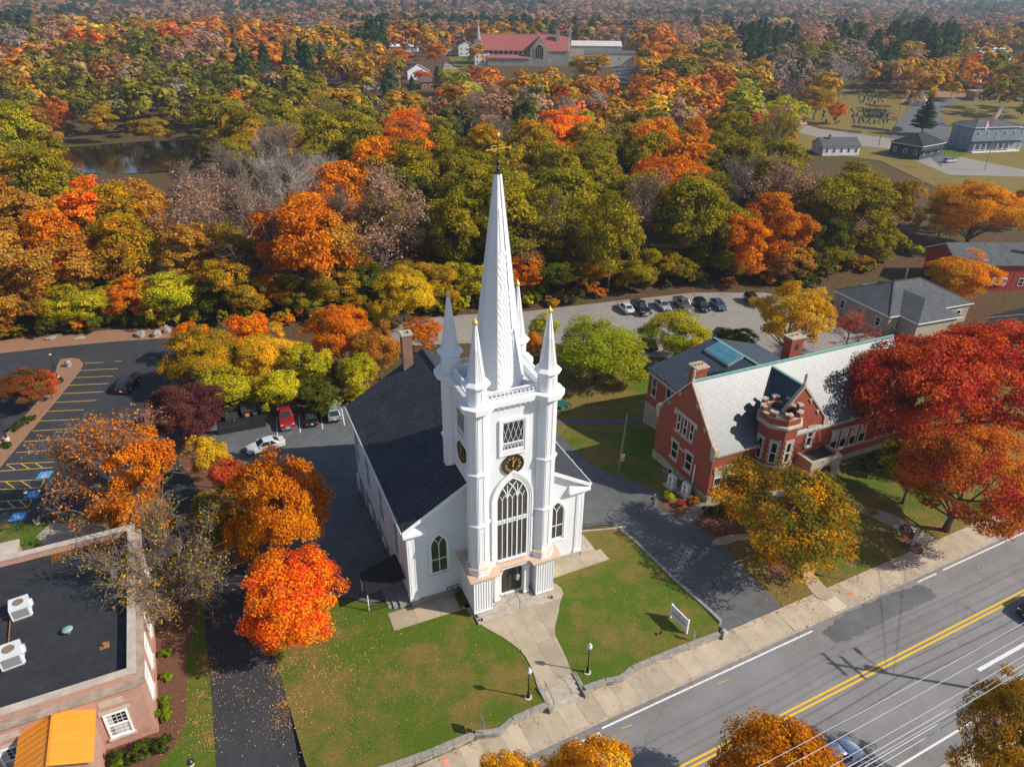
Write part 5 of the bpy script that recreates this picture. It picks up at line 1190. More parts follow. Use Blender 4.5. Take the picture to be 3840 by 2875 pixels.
pw = [binv(0+x*.6038, 2300+y*.6038, y=0) for x, y in ((640,628),(785,585),(690,775),(835,712))]
wc = sum(p[0] for p in pw)/4; wz0 = (pw[2][2]+pw[3][2])/2; wz1 = (pw[0][2]+pw[1][2])/2
bwindow('f', wc, 1.55, wz0, wz1, True); bwindow('f', wc-6.3, 1.55, wz0, wz1, True)
for c in (2.6, 5.6, 9.0, 12.4, 15.4): bwindow('s', c, 1.5, 1.4, 3.9)
m = MB(); m.box(BX,.12,-.12,.0,-.3,.55); m.box(.0,.12,.0,BY,-.3,.55); m.build('brick_plinth', BRICK_B, bb)
# porch with standing-seam roof
pa_, pb_, pc_ = binv(199, 2668, y=0), binv(359, 2660, y=0), binv(66, 2760, y=0)
xr, zr_p = pa_[0], pa_[2]; xe, ze_p = pb_[0], pb_[2]; hwp = abs(xe-xr); ze_p = min(ze_p, zr_p-.5); out_ = 4.2
pc = thing('x', None, None); pc.parent = bb; pc.name = 'porch'
m = MB(); m.ext([(xr-hwp+.35,-.6),(xr+hwp-.35,-.6),(xr+hwp-.35,ze_p-.15),(xr,zr_p-.35),(xr-hwp+.35,ze_p-.15)], 'y', -out_+.4, -.002); m.build('porch_wall', BRICK_B, pc)
for sg in (-1, 1):
    n = 8
    for k in range(n):
        y0, y1 = -out_+out_*k/n, -out_+out_*(k+1)/n; m = MB(); v = [(xr,y0+.004,zr_p),(xr+sg*hwp,y0+.004,ze_p),(xr+sg*hwp,y1-.004,ze_p),(xr,y1-.004,zr_p)]
        m.add(v+[(p[0],p[1],p[2]-.05) for p in v], [(0,1,2,3),(7,6,5,4),(0,4,5,1),(1,5,6,2),(2,6,7,3),(3,7,4,0)]); pn = m.build('roof_panel', ORMETAL, pc)
        m = MB(); m.bar((xr,y1-.02,zr_p+.02),(xr+sg*hwp,y1-.02,ze_p+.02),.035,.06); m.build('standing_seam', ORMETAL, pc)
m = MB(); m.bar((xr,-out_,zr_p+.03),(xr,0,zr_p+.03),.16,.08); m.build('ridge_cap', ORMETAL, pc)
# roof plant
def ac(x, y, rz, s, lb):
    p = Matrix.Rotation(BTH, 4, 'Z') @ Vector((x, y, 0)); t = thing('rooftop_unit', lb, 'air conditioner', (BO.x+p.x, BO.y+p.y, RZ_), BTH+rz); t.scale = (s,)*3
    m = MB(); m.box(-.62,.62,-.62,.62,.10,1.15); m.box(.62,.82,-.1,.25,.55,.95); m.box(.62,.68,-.5,-.42,.1,.7); m.build('casing', plain('unit_white', (.66,.68,.70), .5, .12, 1.5), t)
    m = MB(); m.box(-.6,.6,-.6,-.4,0,.1); m.box(-.6,.6,.4,.6,0,.1); m.build('rail', STEEL, t)
    m = MB(); m.lathe(0,0,[(.36,1.151),(.36,1.18),(.30,1.19)],18); g_ = m.build('fan_guard', plain('rusty_guard', (.26,.17,.11), .8, .5, 6), t)
    m = MB(); m.box(-.5,.5,-.635,-.621,.22,.95); m.build('coil_grille', plain('coil_grey', (.22,.23,.24), .6, .2, 20), t)
def bl(px, py): return binv(px, py, z=RZ_)
for q, s, lb in (((86,2300),1.05,'white rooftop unit beside a rusty pipe'),((53,2480),1.12,'white rooftop unit nearest the stone coping corner'),): 
    p = bl(*q); ac(p[0], p[1], .12, s, lb)
p = bl(432, 2160); P_ = Matrix.Rotation(BTH, 4, 'Z') @ Vector(p); t = thing('roof_condenser', 'small white condenser near the far parapet', 'air conditioner', (BO.x+P_.x, BO.y+P_.y, RZ_), BTH+.1)
m = MB(); m.box(-.20,.20,-.45,.45,.05,.85); m.build('casing', WHITE2, t); m = MB(); m.tube([(-.201,.1,.45),(-.22,.1,.45)], .28, 14); m.build('fan_grille', BLACKM, t)
p = bl(258, 2372); P_ = Matrix.Rotation(BTH, 4, 'Z') @ Vector(p); t = thing('roof_vent', 'round verdigris roof vent cap on flat roof', 'vent', (BO.x+P_.x, BO.y+P_.y, RZ_), 0)
m = MB(); m.lathe(0,0,[(.16,0),(.16,.35)],12); m.build('stem', STEEL, t); m = MB(); m.lathe(0,0,[(.36,.34),(.38,.40),(.20,.50),(.02,.54)],16); m.build('cap', plain('vent_green', (.24,.38,.36), .6, .2, 3), t)
for (x, y), lb in (((392,2420),'rusty drain on a square patch of roof membrane'),((428,2285),'short brown pipe stub on flat roof')):
    p = bl(x, y); P_ = Matrix.Rotation(BTH, 4, 'Z') @ Vector(p); t = thing('roof_drain', lb, 'drain', (BO.x+P_.x, BO.y+P_.y, RZ_), BTH)
    m = MB(); m.lathe(0,0,[(.14,0),(.14,.28),(.08,.32)],10); m.build('stub', plain('rust', (.28,.12,.05), .9, .4, 6), t)
    if x < 400: m = MB(); m.box(-.32,.32,-.32,.32,.0,.035); m.build('patch', plain('rusty_patch', (.30,.15,.06), .9, .6, 5), t)
pq = [bl(*q) for q in ((28,2480),(42,2310),(0,2325))]; P_ = [Matrix.Rotation(BTH, 4, 'Z') @ Vector(p) for p in pq]
m = MB(); m.tube([(BO.x+p.x, BO.y+p.y, RZ_+.14) for p in P_], .05, 6); o = m.build('rusty_pipe', plain('rust', (.28,.12,.05))); tag(o, 'rusty orange pipe linking the rooftop units', 'pipe')
# fallen leaves heaped on the roof
rl_ = np.random.RandomState(4); n = 900; lp = np.stack([rl_.uniform(-6.6,-.7,n), BY-.55-np.abs(rl_.normal(0,.45,n))*np.clip(rl_.rand(n)*1.6,.2,1.4), np.full(n, RZ_+.02)], 1)
lp2 = np.stack([-.55-np.abs(rl_.normal(0,.35,300)), BY-.6-np.abs(rl_.normal(0,1.4,300)), np.full(300, RZ_+.02)], 1); lp = np.concatenate([lp, lp2])
lp = np.array([[*(Matrix.Rotation(BTH, 3, 'Z') @ Vector(q))[:]] for q in lp])+np.array([BO.x, BO.y, 0]); lp[:,2] += rl_.rand(len(lp))*.05
def litter_mesh(name, P, size, cols, seed=1):
    rs = np.random.RandomState(seed); n = len(P); N = unit(np.array([0,0,1.0])+rs.normal(size=(n,3))*.35)
    return leaf_mesh(name, P, N, size*rs.uniform(.6,1.4,n), rs.rand(n), None, LEAF_F, .8, np.array(cols)[rs.randint(0,len(cols),n)])
DRY = [(.42,.17,.05),(.36,.13,.04),(.50,.24,.07),(.30,.12,.05)]
tag(link('roof_leaves', litter_mesh('roof_leaves', lp, .16, DRY)), 'brown fallen leaves drifted against the flat roof parapet', 'leaves', kind='stuff')
# small side wing seen behind the far parapet
p = Matrix.Rotation(BTH, 4, 'Z') @ Vector((-11.5, BY+2.2, 0)); sw = thing('brick_wing', 'low brick wing with stone coping at the lot edge', 'building', (BO.x+p.x, BO.y+p.y, 0), BTH)
m = MB(); m.box(-6,1.5,-2.15,2.6,-3,4.2); m.build('wall', BRICK_B, sw); m = MB(); m.box(-6.1,1.6,-2.1,2.7,4.2,4.4); m.build('coping', COPE, sw)
# ---------------------------------------------------------------- generic houses
GREYR = coursed('grey_shingle', (.095,.098,.105), (.14,.143,.15), .14, .3, var=.2, rough=.85, spec=.25); BLKR = coursed('black_shingle', (.028,.03,.034), (.045,.047,.052), .14, .3, var=.2, rough=.85, spec=.25)
def siding(name, col):
    if name in MATS: return MATS[name]
    t = NT(name); tc = t.n('ShaderNodeTexCoord'); sp = t.n('ShaderNodeSeparateXYZ'); t.l(tc.outputs['Object'], sp.inputs[0]); fr = t.math('FRACT', t.math('MULTIPLY', sp.outputs[2], 1/.16))
    nz = t.noise(t.coord(), .6, 4); c = t.mix(1.0, t.ramp(nz, [(.3, tuple(x*.88 for x in col)), (.7, tuple(min(1,x*1.06) for x in col))]), t.ramp(fr, [(0,(.72,)*3),(.15,(1,)*3)]), 'MULTIPLY')
    MATS[name] = t.pbr(c, .7, 0, t.bump(fr, .4, .02), .3); return MATS[name]
def wins(parent, face, L, D, zs, n, w=.9, h=1.4, z0=None, name='window'):
    for zb in zs:
        for k in range(n):
            t = (k+.5)/n; r = thing('x', None, None); r.parent = parent; r.name = name
            if face == 'f': r.location = (-L/2+L*t, -D/2, 0)
            elif face == 'b': r.location = (-L/2+L*t, D/2, 0); r.rotation_euler.z = math.pi
            elif face == 'l': r.location = (-L/2, -D/2+D*t, 0); r.rotation_euler.z = -math.pi/2
            else: r.location = (L/2, -D/2+D*t, 0); r.rotation_euler.z = math.pi/2
            m = MB(); m.box(-w/2,w/2,-.03,.02,zb,zb+h); m.build('pane', DGLASS, r)
            m = MB()
            for a in ((-w/2-.1,-w/2,zb-.1,zb+h+.1),(w/2,w/2+.1,zb-.1,zb+h+.1),(-w/2,w/2,zb+h,zb+h+.1),(-w/2,w/2,zb-.1,zb),(-w/2,w/2,zb+h/2-.03,zb+h/2+.03)): m.box(a[0],a[1],-.07,.0,a[2],a[3])
            m.build('frame', WHITE2, r)
def house(name, label, loc, rz, L, D, hw, hr, wall, roof, axis='x', ov=.4, win=(3,2), zs=(1.0,), hip=False, cat='house', chim=None, group=None):
    t = thing(name, label, cat, loc, rz, group); m = MB()
    if hip: m.box(-L/2,L/2,-D/2,D/2,-1.5,hw)
    elif axis == 'x': m.ext([(-D/2,-1.5),(D/2,-1.5),(D/2,hw),(0,hw+hr-.1),(-D/2,hw)], 'x', -L/2, L/2)
    else: m.ext([(-L/2,-1.5),(L/2,-1.5),(L/2,hw),(0,hw+hr-.1),(-L/2,hw)], 'y', -D/2, D/2)
    m.build('wall', wall, t)
    if hip:
        e = (L-D)/2 if L > D else 0; f = (D-L)/2 if D > L else 0; a, b = L/2+ov, D/2+ov; z0, z1 = hw, hw+hr
        V_ = [(-a,-b,z0),(a,-b,z0),(a,b,z0),(-a,b,z0),(-e,-f,z1),(e if e else 0.001,-f,z1),(e,f,z1),(-e,f,z1)]
        for fc in ((0,1,5,4),(1,2,6,5),(2,3,7,6),(3,0,4,7)):
            q = []
            for i in fc:
                if not any((Vector(V_[i])-Vector(w)).length < .01 for w in q): q.append(V_[i])
            m = MB(); n = len(q); m.add(q+[(p[0],p[1],p[2]-.15) for p in q], [tuple(range(n)), tuple(range(2*n-1,n-1,-1))]+[(i,(i+1)%n,n+(i+1)%n,n+i)[::-1] for i in range(n)]); m.build('roof_slope', roof, t)
        m = MB()
        for p, q in ((0,4),(1,5),(2,6),(3,7),(4,6)): m.bar(tuple(Vector(V_[p])+Vector((0,0,.02))), tuple(Vector(V_[q])+Vector((0,0,.04))), .25, .06)
        m.build('ridge_cap', roof, t); m = MB()
        for p, q in ((0,1),(1,2),(2,3),(3,0)): m.bar((V_[p][0],V_[p][1],z0-.12), (V_[q][0],V_[q][1],z0-.12), .12, .18)
        m.build('gutter', WHITE2, t)
    else:
        H2 = (D if axis == 'x' else L)/2; s_ = hr/H2; e = H2+ov
        for sg in (-1, 1):
            m = MB(); m.ext([(0,hw+hr+.12),(sg*e,hw-ov*s_+.12),(sg*e,hw-ov*s_),(0,hw+hr)], 'x' if axis == 'x' else 'y', -(L if axis == 'x' else D)/2-ov, (L if axis == 'x' else D)/2+ov); m.build('roof_slope', roof, t)
            m = MB(); m.ext([(0,hw+hr+.06),(sg*e,hw-ov*s_+.06),(sg*e,hw-ov*s_-.2),(0,hw+hr-.2)], 'x' if axis == 'x' else 'y', -(L if axis == 'x' else D)/2-ov-.06, -(L if axis == 'x' else D)/2-ov-.002); m.build('rake_board', WHITE2, t)
    if win: wins(t, 'f', L, D, zs, win[0]); wins(t, 'l', L, D, zs, win[1]); wins(t, 'r', L, D, zs, win[1])
    if chim: m = MB(); m.box(chim[0]-.35,chim[0]+.35,chim[1]-.35,chim[1]+.35,hw,hw+hr+1.1); cc = m.build('chimney', BRICK_F, t); m = MB(); m.box(chim[0]-.42,chim[0]+.42,chim[1]-.42,chim[1]+.42,hw+hr+1.1,hw+hr+1.22); m.build('chimney_cap', LIMEST, cc)
    return t
TAN = siding('tan_siding', (.42,.35,.26)); REDS = siding('red_siding', (.42,.060,.045)); WHS = siding('white_siding', (.74,.74,.74)); GRYS = siding('blue_grey_siding', (.22,.27,.33)); DKS = siding('dark_grey_siding', (.055,.062,.075)); CREAM = siding('cream_siding', (.62,.55,.42))
def at_eave(px, py, z): return gs(px, py, z)
# grey hipped building behind the library
zb_ = -2.4; A_, B_, C_ = gs(3163,1102,1.4), gs(3302.6,1192.4,1.4), gs(3616,1158.5,1.4)
hb = house('hip_roof_building', 'tan building with grey hipped shingle roof behind red oaks', ((A_.x+C_.x)/2+1.5, (A_.y+C_.y)/2+3.0, zb_), SANG-.10, 18.5, 12.5, 3.6, 3.2, TAN, GREYR, hip=True, cat='building', win=(4,3))
wing = thing('x', None, None); wing.parent = hb; wing.name = 'front_wing'; wing.location = (-2.5, -6.0, 0)
m = MB(); m.box(-4.5,4.5,-4,2,-1.5,3.58); m.build('wall', TAN, wing)
v = [(-5,-4.5,3.62),(5,-4.5,3.62),(0,-.5,5.9),(5,3,3.62),(0,5.2,5.9),(-5,3,3.62)]
for f in ((0,1,2),(1,3,4,2),(0,2,4,5)):
    q = [v[i] for i in f]; n = len(q); m = MB(); m.add(q+[(p[0],p[1],p[2]-.12) for p in q], [tuple(range(n)), tuple(range(2*n-1,n-1,-1))]+[(i,(i+1)%n,n+(i+1)%n,n+i)[::-1] for i in range(n)]); m.build('roof_slope', GREYR, wing)
m = MB(); m.bar((-5,-4.5,3.5),(5,-4.5,3.5),.12,.18); m.bar((-5,-4.5,3.5),(-5,3,3.5),.12,.18); m.build('gutter', WHITE2, wing)
m = MB(); m.lathe(0,0,[(.16,5.6),(.16,7.9),(.22,7.95),(.22,8.05)],10); o = m.build('vent_stack', STEEL, hb); o.location = (1.2, 1.5, 0)
# long red building and its dark neighbour
p0_ = gs(3506,936,4.5); p1_ = gs(3748,992,2.6); rbp = gs(3860,985,-2.4+3)
rdb = house('red_building', 'long red clapboard building with grey roof and brick chimney', (104.5, 139.5, -2.4), .03, 34, 11.5, 5.2, 2.6, REDS, GREYR, cat='building', win=(9,2), zs=(.9,), chim=(-2.2,-3.0))
m = MB(); m.box(-9.9,-6.9,-6.05,-5.86,1.2,2.6); m.build('white_sign_board', WHITE2, rdb)
m = MB()
for k in range(5): x = -9.7+k*.55; polybar(m, [(x,1.5),(x+.1,2.3),(x+.22,1.6),(x+.34,2.3),(x+.44,1.5)], .09, 'y', -6.08, -6.052)
m.build('sign_letter', BLACKM, rdb)
m = MB(); m.tube([(-5.6,-6.0,4.4),(-6.6,-6.6,1.0)], .06, 6); m.build('roof_ladder_rail', BLACKM, rdb)
dn = gs(3800,1160,2.0); house('dark_roof_building', 'low tan building with black shingle roof beside red oaks', (dn.x+5.0, dn.y-3, -2.4), .45, 14, 12, 3.3, 3.0, TAN, BLKR, cat='building', win=(3,2))
# ---------------------------------------------------------------- far buildings, cemetery, streets
Q4 = lambda x, y: (2880+x*.7547, y*.7547); Q3 = lambda x, y: (1920+x*.7547, y*.7547); Q2 = lambda x, y: (960+x*.7547, y*.7547)
def gS(q): return gd(q[0]/KD, q[1]/KD)
def mpp(p): return proj(p.x, p.y, p.z)[2]/FPX               # metres per photo pixel at a point
def keep(p, r): NO_TREE.append((p.x, p.y, r))
def far_sheet(name, pts, mat, off=.05, step=7.0): return sheet(name, [gS(Q4(*p)).xy for p in pts], off, mat, step=step)
# clearings along the near side, so that no wood grows on the lots
for x, y, r in ((-60,92,13),(-30,78,14),(5,100,10),(30,106,12),(48,104,12),(68,116,14),(78,118,12),(104,139,19),(96,128,10),(118,132,14)): NO_TREE.append((x, y, r))
far_sheet('town_grass', [(560,560),(700,450),(1320,440),(1320,960),(900,960),(560,800),(120,740),(110,650),(420,700)], GRASS3, .02)
far_sheet('far_street', [(120,600),(260,642),(420,662),(610,690),(740,720),(1000,790),(1300,850),(1300,880),(900,870),(600,740),(420,722),(280,692),(120,650)], ASPH_T)
far_sheet('side_street', [(600,690),(640,610),(690,545),(760,500),(880,468),(1300,455),(1300,500),(960,505),(900,530),(850,560),(900,640),(890,760),(860,830),(740,720)], ASPH_G, .08)
far_sheet('cemetery_ground', [(100,600),(130,470),(260,420),(420,400),(560,420),(640,480),(650,560),(610,660),(420,650),(260,630)], GRASS3, .03)
far_sheet('far_lawn', [(860,770),(900,720),(1000,730),(1010,760),(930,790)], GRASS, .12)
far_sheet('dry_bank', [(830,440),(1000,470),(1010,480),(900,492),(820,480)], MULCH2, .12)
rc_ = random.Random(21)
stone_me = MB(); stone_me.ext([(-.35,-.3),(.35,-.3),(.35,.75),(.22,.95),(0,1.02),(-.22,.95),(-.35,.75)], 'y', -.10, .10); smA = stone_me.mesh('headstone', plain('slate_headstone', (.10,.10,.105), .8, .4, 2))
st2 = MB(); st2.box(-.4,.4,-.14,.14,-.3,.9); st2.box(-.5,.5,-.24,.24,-.3,.1); smB = st2.mesh('headstone', plain('granite_headstone', (.33,.32,.31), .8, .3, 2))
k = 0
for (x0, y0, x1, y1, n, tag_) in ((415,545,600,622,62,'on the open slope'),(440,440,570,525,46,'in the shade of the pines'),(250,545,350,605,20,'behind the orange cemetery tree'),(100,430,180,470,10,'at the wood end of the cemetery')):
    for i in range(n):
        r_, c_ = divmod(i, max(1, n//7)); fx = (c_+rc_.uniform(.15,.85))/max(1, n//7); fy = (r_+rc_.uniform(.3,.7))/8.0
        p = gS(Q4(x0+(x1-x0)*fx+(fy-.5)*18, y0+(y1-y0)*fy)); o = link('headstone', smA if rc_.random() < .72 else smB); o.location = p; o.rotation_euler = (rc_.uniform(-.08,.08), rc_.uniform(-.07,.07), -.35+rc_.uniform(-.12,.12)); s_ = rc_.uniform(.8,1.35); o.scale = (s_, 1, s_)
        tag(o, 'dark gravestone standing '+tag_, 'gravestone', 'gravestones '+tag_); k += 1
for p in (Q4(500,590), Q4(500,490), Q4(300,600), Q4(430,620), Q4(560,600), Q4(200,600), Q4(380,660), Q4(560,540), Q4(420,520), Q4(300,660)): keep(gS(p), 11)
cwl = thing('cemetery_wall', 'dark stone wall in front of the cemetery along far street', 'wall', gS(Q4(420,640)))
a_, b_ = gS(Q4(415,632)), gS(Q4(605,655)); n = 14
for i in range(n):
    p, q = a_.lerp(b_, i/n), a_.lerp(b_, (i+.97)/n); m = MB(); m.bar((p.x-cwl.location.x,p.y-cwl.location.y,p.z-cwl.location.z+.4),(q.x-cwl.location.x,q.y-cwl.location.y,q.z-cwl.location.z+.4), .5, 1.3); m.build('wall_block', GRANITE, cwl)
def place(q): p = gS(q); return p, mpp(p)
# dark corner building
p, s_ = place(Q4(728,770)); keep(p, 13); h_ = house('corner_building', 'dark grey building with black hipped roof at far street corner', p, .62, 15.5, 11.5, 4.6, 3.4, DKS, BLKR, hip=True, cat='building', win=(3,3), zs=(1.6,))
m = MB(); m.box(-7.2,7.2,-7.0,-5.7,2.9,3.1); m.build('awning', BLKR, h_)
# blue-grey victorian house
p, s_ = place(Q4(1050,735)); keep(p, 18); v_ = house('victorian_house', 'blue-grey two-storey house with white porch behind large flag', p, .22, 20, 11, 8.6, 2.0, GRYS, GREYR, hip=True, win=(5,3), zs=(1.2,5.6))
m = MB(); m.box(-10.6,10.6,-8.2,-5.55,3.3,3.5); m.build('porch_roof', BLKR, v_)
for i in range(9): m = MB(); x = -10.2+i*2.55; m.box(x-.1,x+.1,-8.0,-7.8,.2,3.3); m.build('porch_post', WHITE2, v_)
m = MB(); m.box(-10.5,10.5,-8.1,-5.6,-.6,.2); m.build('porch_floor', WHITE2, v_); m = MB(); m.box(-10.5,10.5,-8.0,-7.92,.9,1.0); m.build('porch_rail', WHITE2, v_)
p2 = p+Vector((13, 9, 0)); house('victorian_annex', 'blue-grey flat annex behind the porch house', p2, .22, 14, 14, 7.5, 1.0, GRYS, GREYR, hip=True, cat='building', win=(4,4), zs=(1.5,4.8)); keep(p2, 12)
# white garage row
p, s_ = place(Q4(760,515)); keep(p, 14); g_ = house('garage_row', 'white garage row with low grey roof beside far street', p, .85, 17, 7, 3.4, .9, WHS, GREYR, cat='building', win=None)
for i in range(6): m = MB(); x = -7.1+i*2.85; m.box(x-1.1,x+1.1,-3.56,-3.502,0,2.5); m.build('garage_door', plain('door_white', (.82,.82,.80), .5), g_)
p, s_ = place(Q4(330,760)); keep(p, 12); house('chimney_house', 'low grey-roofed house with red brick chimney below far street', p, .1, 14, 9, 3.2, 2.4, WHS, GREYR, win=(5,2), chim=(-3.6,-1.0))
# viaduct and industrial roofs
a_, b_ = gS(Q4(1000,495)), gS(Q4(1290,500)); vd = thing('viaduct', 'grey concrete road viaduct beyond the blue-grey house', 'bridge', (a_+b_)/2, math.atan2(b_.y-a_.y, b_.x-a_.x)); L_ = (b_-a_).length
m = MB(); m.box(-L_/2,L_/2,-5,5,3.2,4.4); m.build('deck', CONC_W, vd); m = MB(); m.box(-L_/2,L_/2*.35,-4.6,4.6,-2,3.2); m.build('abutment', CONC_W, vd); m = MB(); m.box(-L_/2,L_/2,-5.1,-4.8,4.4,5.2); m.build('parapet', CONC, vd); keep(vd.location, 20)
for q, L, D, h, lb in ((Q4(1090,275),26,14,5,'small flat industrial building near far car park'),(Q4(1215,350),60,30,6,'wide white-roofed industrial building at far right')):
    p, _ = place(q); keep(p, L*.75); house('industrial_building', lb, p, .1, L, D, h, .6, WHS, plain('white_roof', (.75,.76,.78), .5), cat='building', win=(6,3), zs=(1.5,))
p, _ = place(Q4(1200,300)); keep(p, 40); far_sheet('far_car_park', [(1130,285),(1300,285),(1300,335),(1120,325)], ASPH_T, .1)
# stone church with red tiled roof
p, s_ = place(Q3(60,318)); keep(p, 34); kc = Vector((p.x-24, p.y, 0)); keep(kc, 16); SG = plain('grey_ashlar', (.34,.315,.28), .9, .35, .5, bump=.4); RT = coursed('red_tile', (.40,.115,.10), (.50,.165,.14), .3, .35, var=.15, rough=.8, spec=.2)
sc_ = thing('stone_church', 'grey stone church with long red tiled roof beyond the wood', 'church', p, -.03); LL2, DD2, HW2, HR2 = 330*s_, 17, 9.0, 9.0
m = MB(); m.ext([(-DD2/2,-1),(DD2/2,-1),(DD2/2,HW2),(0,HW2+HR2-.1),(-DD2/2,HW2)], 'x', -LL2/2, LL2/2); m.build('wall', SG, sc_)
for sg in (-1, 1): m = MB(); m.ext([(0,HW2+HR2+.15),(sg*(DD2/2+.5),HW2-.4),(sg*(DD2/2+.5),HW2-.55),(0,HW2+HR2)], 'x', -LL2/2+.4, LL2/2-.4); m.build('roof_slope', RT, sc_)
m = MB(); m.bar((-LL2/2,0,HW2+HR2+.2),(LL2/2,0,HW2+HR2+.2),.5,.3); m.build('copper_ridge', VERD, sc_)
m = MB(); xg = LL2*.17; m.ext([(xg-6,-1),(xg+6,-1),(xg+6,HW2+1),(xg,HW2+HR2-1.0),(xg-6,HW2+1)], 'y', -DD2/2-3, 0); m.build('transept', SG, sc_)
for sg in (-1, 1): m = MB(); m.ext([(xg,HW2+HR2-.7),(xg+sg*6.3,HW2+.9),(xg+sg*6.3,HW2+.7),(xg,HW2+HR2-.95)], 'y', -DD2/2-2.8, 0); m.build('transept_roof', RT, sc_)
m = MB(); m.ext(arch(2.6,4.5,9.0,3.4,8,xg), 'y', -DD2/2-3.1, -DD2/2-3.02); m.build('transept_window', DGLASS, sc_)
m = MB(); ring_ext(m, arch(3.1,4.2,9.0,4.0,8,xg), arch(2.6,4.5,9.0,3.4,8,xg), 'y', -DD2/2-3.3, -DD2/2-3.0)
for dx in (-1.3, 0, 1.3): m.box(xg+dx-.12,xg+dx+.12,-DD2/2-3.2,-DD2/2-3.05,4.5,11)
m.build('tracery', LIMEST, sc_)
m = MB(); m.box(-LL2/2-3,-LL2/2+1.8,-DD2/2-1,-DD2/2+3.5,-1,15); m.build('tower', SG, sc_); m = MB(); m.frus(-LL2/2-.6,-DD2/2+1.2,15,21,1.6,.9,8); m.frus(-LL2/2-.6,-DD2/2+1.2,21,27,.9,.05,8); m.build('fleche', SG, sc_)
m = MB(); m.box(LL2/2-9,LL2/2-6.5,-4,-2,HW2,HW2+HR2+3); m.box(LL2/2-.6,LL2/2+1.4,-1.5,1.5,HW2,HW2+HR2+4.5); m.build('chimney_stack', SG, sc_)
m = MB(); m.ext([(-DD2/2-4.5,-1),(-DD2/2,-1),(-DD2/2,5.6),(-DD2/2-4.5,4.2)], 'x', -LL2/2+6, xg-6.1); m.build('aisle', SG, sc_); m = MB(); m.ext([(-DD2/2-5,4.25),(-DD2/2+.2,6.0),(-DD2/2+.2,5.8),(-DD2/2-5,4.05)], 'x', -LL2/2+5.5, xg-6.1); m.build('aisle_roof', RT, sc_)
for i in range(8): m = MB(); x = -LL2/2+8+i*(xg-6+LL2/2-8)/8; m.box(x-.8,x+.8,-DD2/2-.08,-DD2/2-.01,6.4,8.4); m.build('clerestory_window', DGLASS, sc_)
# school blocks
p, s_ = place(Q3(385,318)); keep(p, 22); house('school_hall', 'tan school hall with pale ribbed roof beside stone church', p+Vector((0,22,0)), -.03, 46, 22, 10.5, 2.6, CREAM, plain('pale_metal_roof', (.60,.55,.50), .5, .1, .4), cat='building', win=None); keep(p+Vector((0,22,0)), 28)
p, s_ = place(Q3(490,325)); keep(p, 18); hs_ = house('school_block', 'tan flat-roofed school block with dark window', p, -.03, 36, 16, 8.5, .8, CREAM, GREYR, hip=True, cat='building', win=(4,2), zs=(4.0,))
p, s_ = place(Q3(300,300)); keep(p, 10)
far2 = [Q3(*q) for q in ((505,345),(600,330),(610,400),(500,412))]; sheet('school_car_park', [gS(q).xy for q in far2], .08, ASPH_G, step=7); keep(gS(Q3(550,370)), 16)
far3 = [Q2(*q) for q in ((950,285),(1140,275),(1140,330),(1000,345))]; sheet('village_green', [gS(q).xy for q in far3], .08, GRASS, step=7); keep(gS(Q2(1050,310)), 20)
sheet('village_street', [gS(Q2(*q)).xy for q in ((940,310),(1000,340),(1010,360),(930,400),(920,380))], .12, ASPH_T, step=7); keep(gS(Q2(965,345)), 16)
# village houses
for q, w, L, D, hw, hr, wall, roof, ax, rz, lb in ((Q2(957,272),0,11,9,5.5,3.4,CREAM,GREYR,'y',.1,'cream gabled house at the end of the village green'),(Q2(1045,278),0,12,10,7,3.2,WHS,BLKR,'y',.15,'white gabled house with brick chimney beside the village green'),(Q2(1122,318),0,10,12,7.5,3,WHS,BLKR,'x',.1,'white two-storey house next to the stone church'),
    (Q2(735,258),0,22,10,4,2.2,WHS,WHS,'x',0,'wide white low-roofed house among orange trees'),(Q2(745,222),0,12,9,5,3.2,WHS,BLKR,'y',.2,'white dark-roofed house behind the low white house'),(Q2(385,395),0,9,9,7,2.8,WHS,GREYR,'y',.1,'tall white house between pine and orange tree'),(Q2(800,390),0,13,9,4.5,3.6,WHS,GREYR,'y',.35,'white gabled house beside the dark red tree'),
    (Q2(575,440),0,9,8,3.8,2.8,WHS,BLKR,'y',.3,'small white gabled house beside blue spruce'),(Q2(868,440),0,11,8,3.8,2.2,BRICK_F,plain('brown_roof',(.13,.075,.055),.8),'x',.2,'low brick house with brown roof and chimneys'),(Q2(425,392),0,4,5,4.5,2.2,REDS,GREYR,'y',.2,'narrow red shed beside tall white house'),(Q2(555,45),0,14,10,6,4,WHS,GREYR,'y',.3,'lone white house far out in the forest')):
    p, _ = place(q); keep(p, max(L, D)*.75); house('village_house', lb, p, rz, L, D, hw, hr, wall, roof, axis=ax, win=(3,2), zs=(1.0, 4.2) if hw > 5.4 else (1.0,), chim=(L*.25, 0) if 'chimney' in lb else None)
m = MB(); p, _ = place(Q2(900,420)); keep(p, 5)
for q, lb, L, D, rz in (((10,415),'white house half hidden at the left wood edge',10,9,.6),((95,345),'grey-roofed house under the orange tree',12,9,.4),((160,290),'grey-roofed house behind the orange tree',12,9,.3),((620,530),'pale house on the far bank of pond',10,8,.1),((740,535),'dark-roofed house on the far bank of pond',11,8,.2)):
    p = gS((q[0]*.7547, q[1]*.7547)); keep(p, 9); house('bank_house', lb, p, rz, L, D, 4.5, 3, WHS, GREYR if 'dark' not in lb else BLKR, win=(3,2))
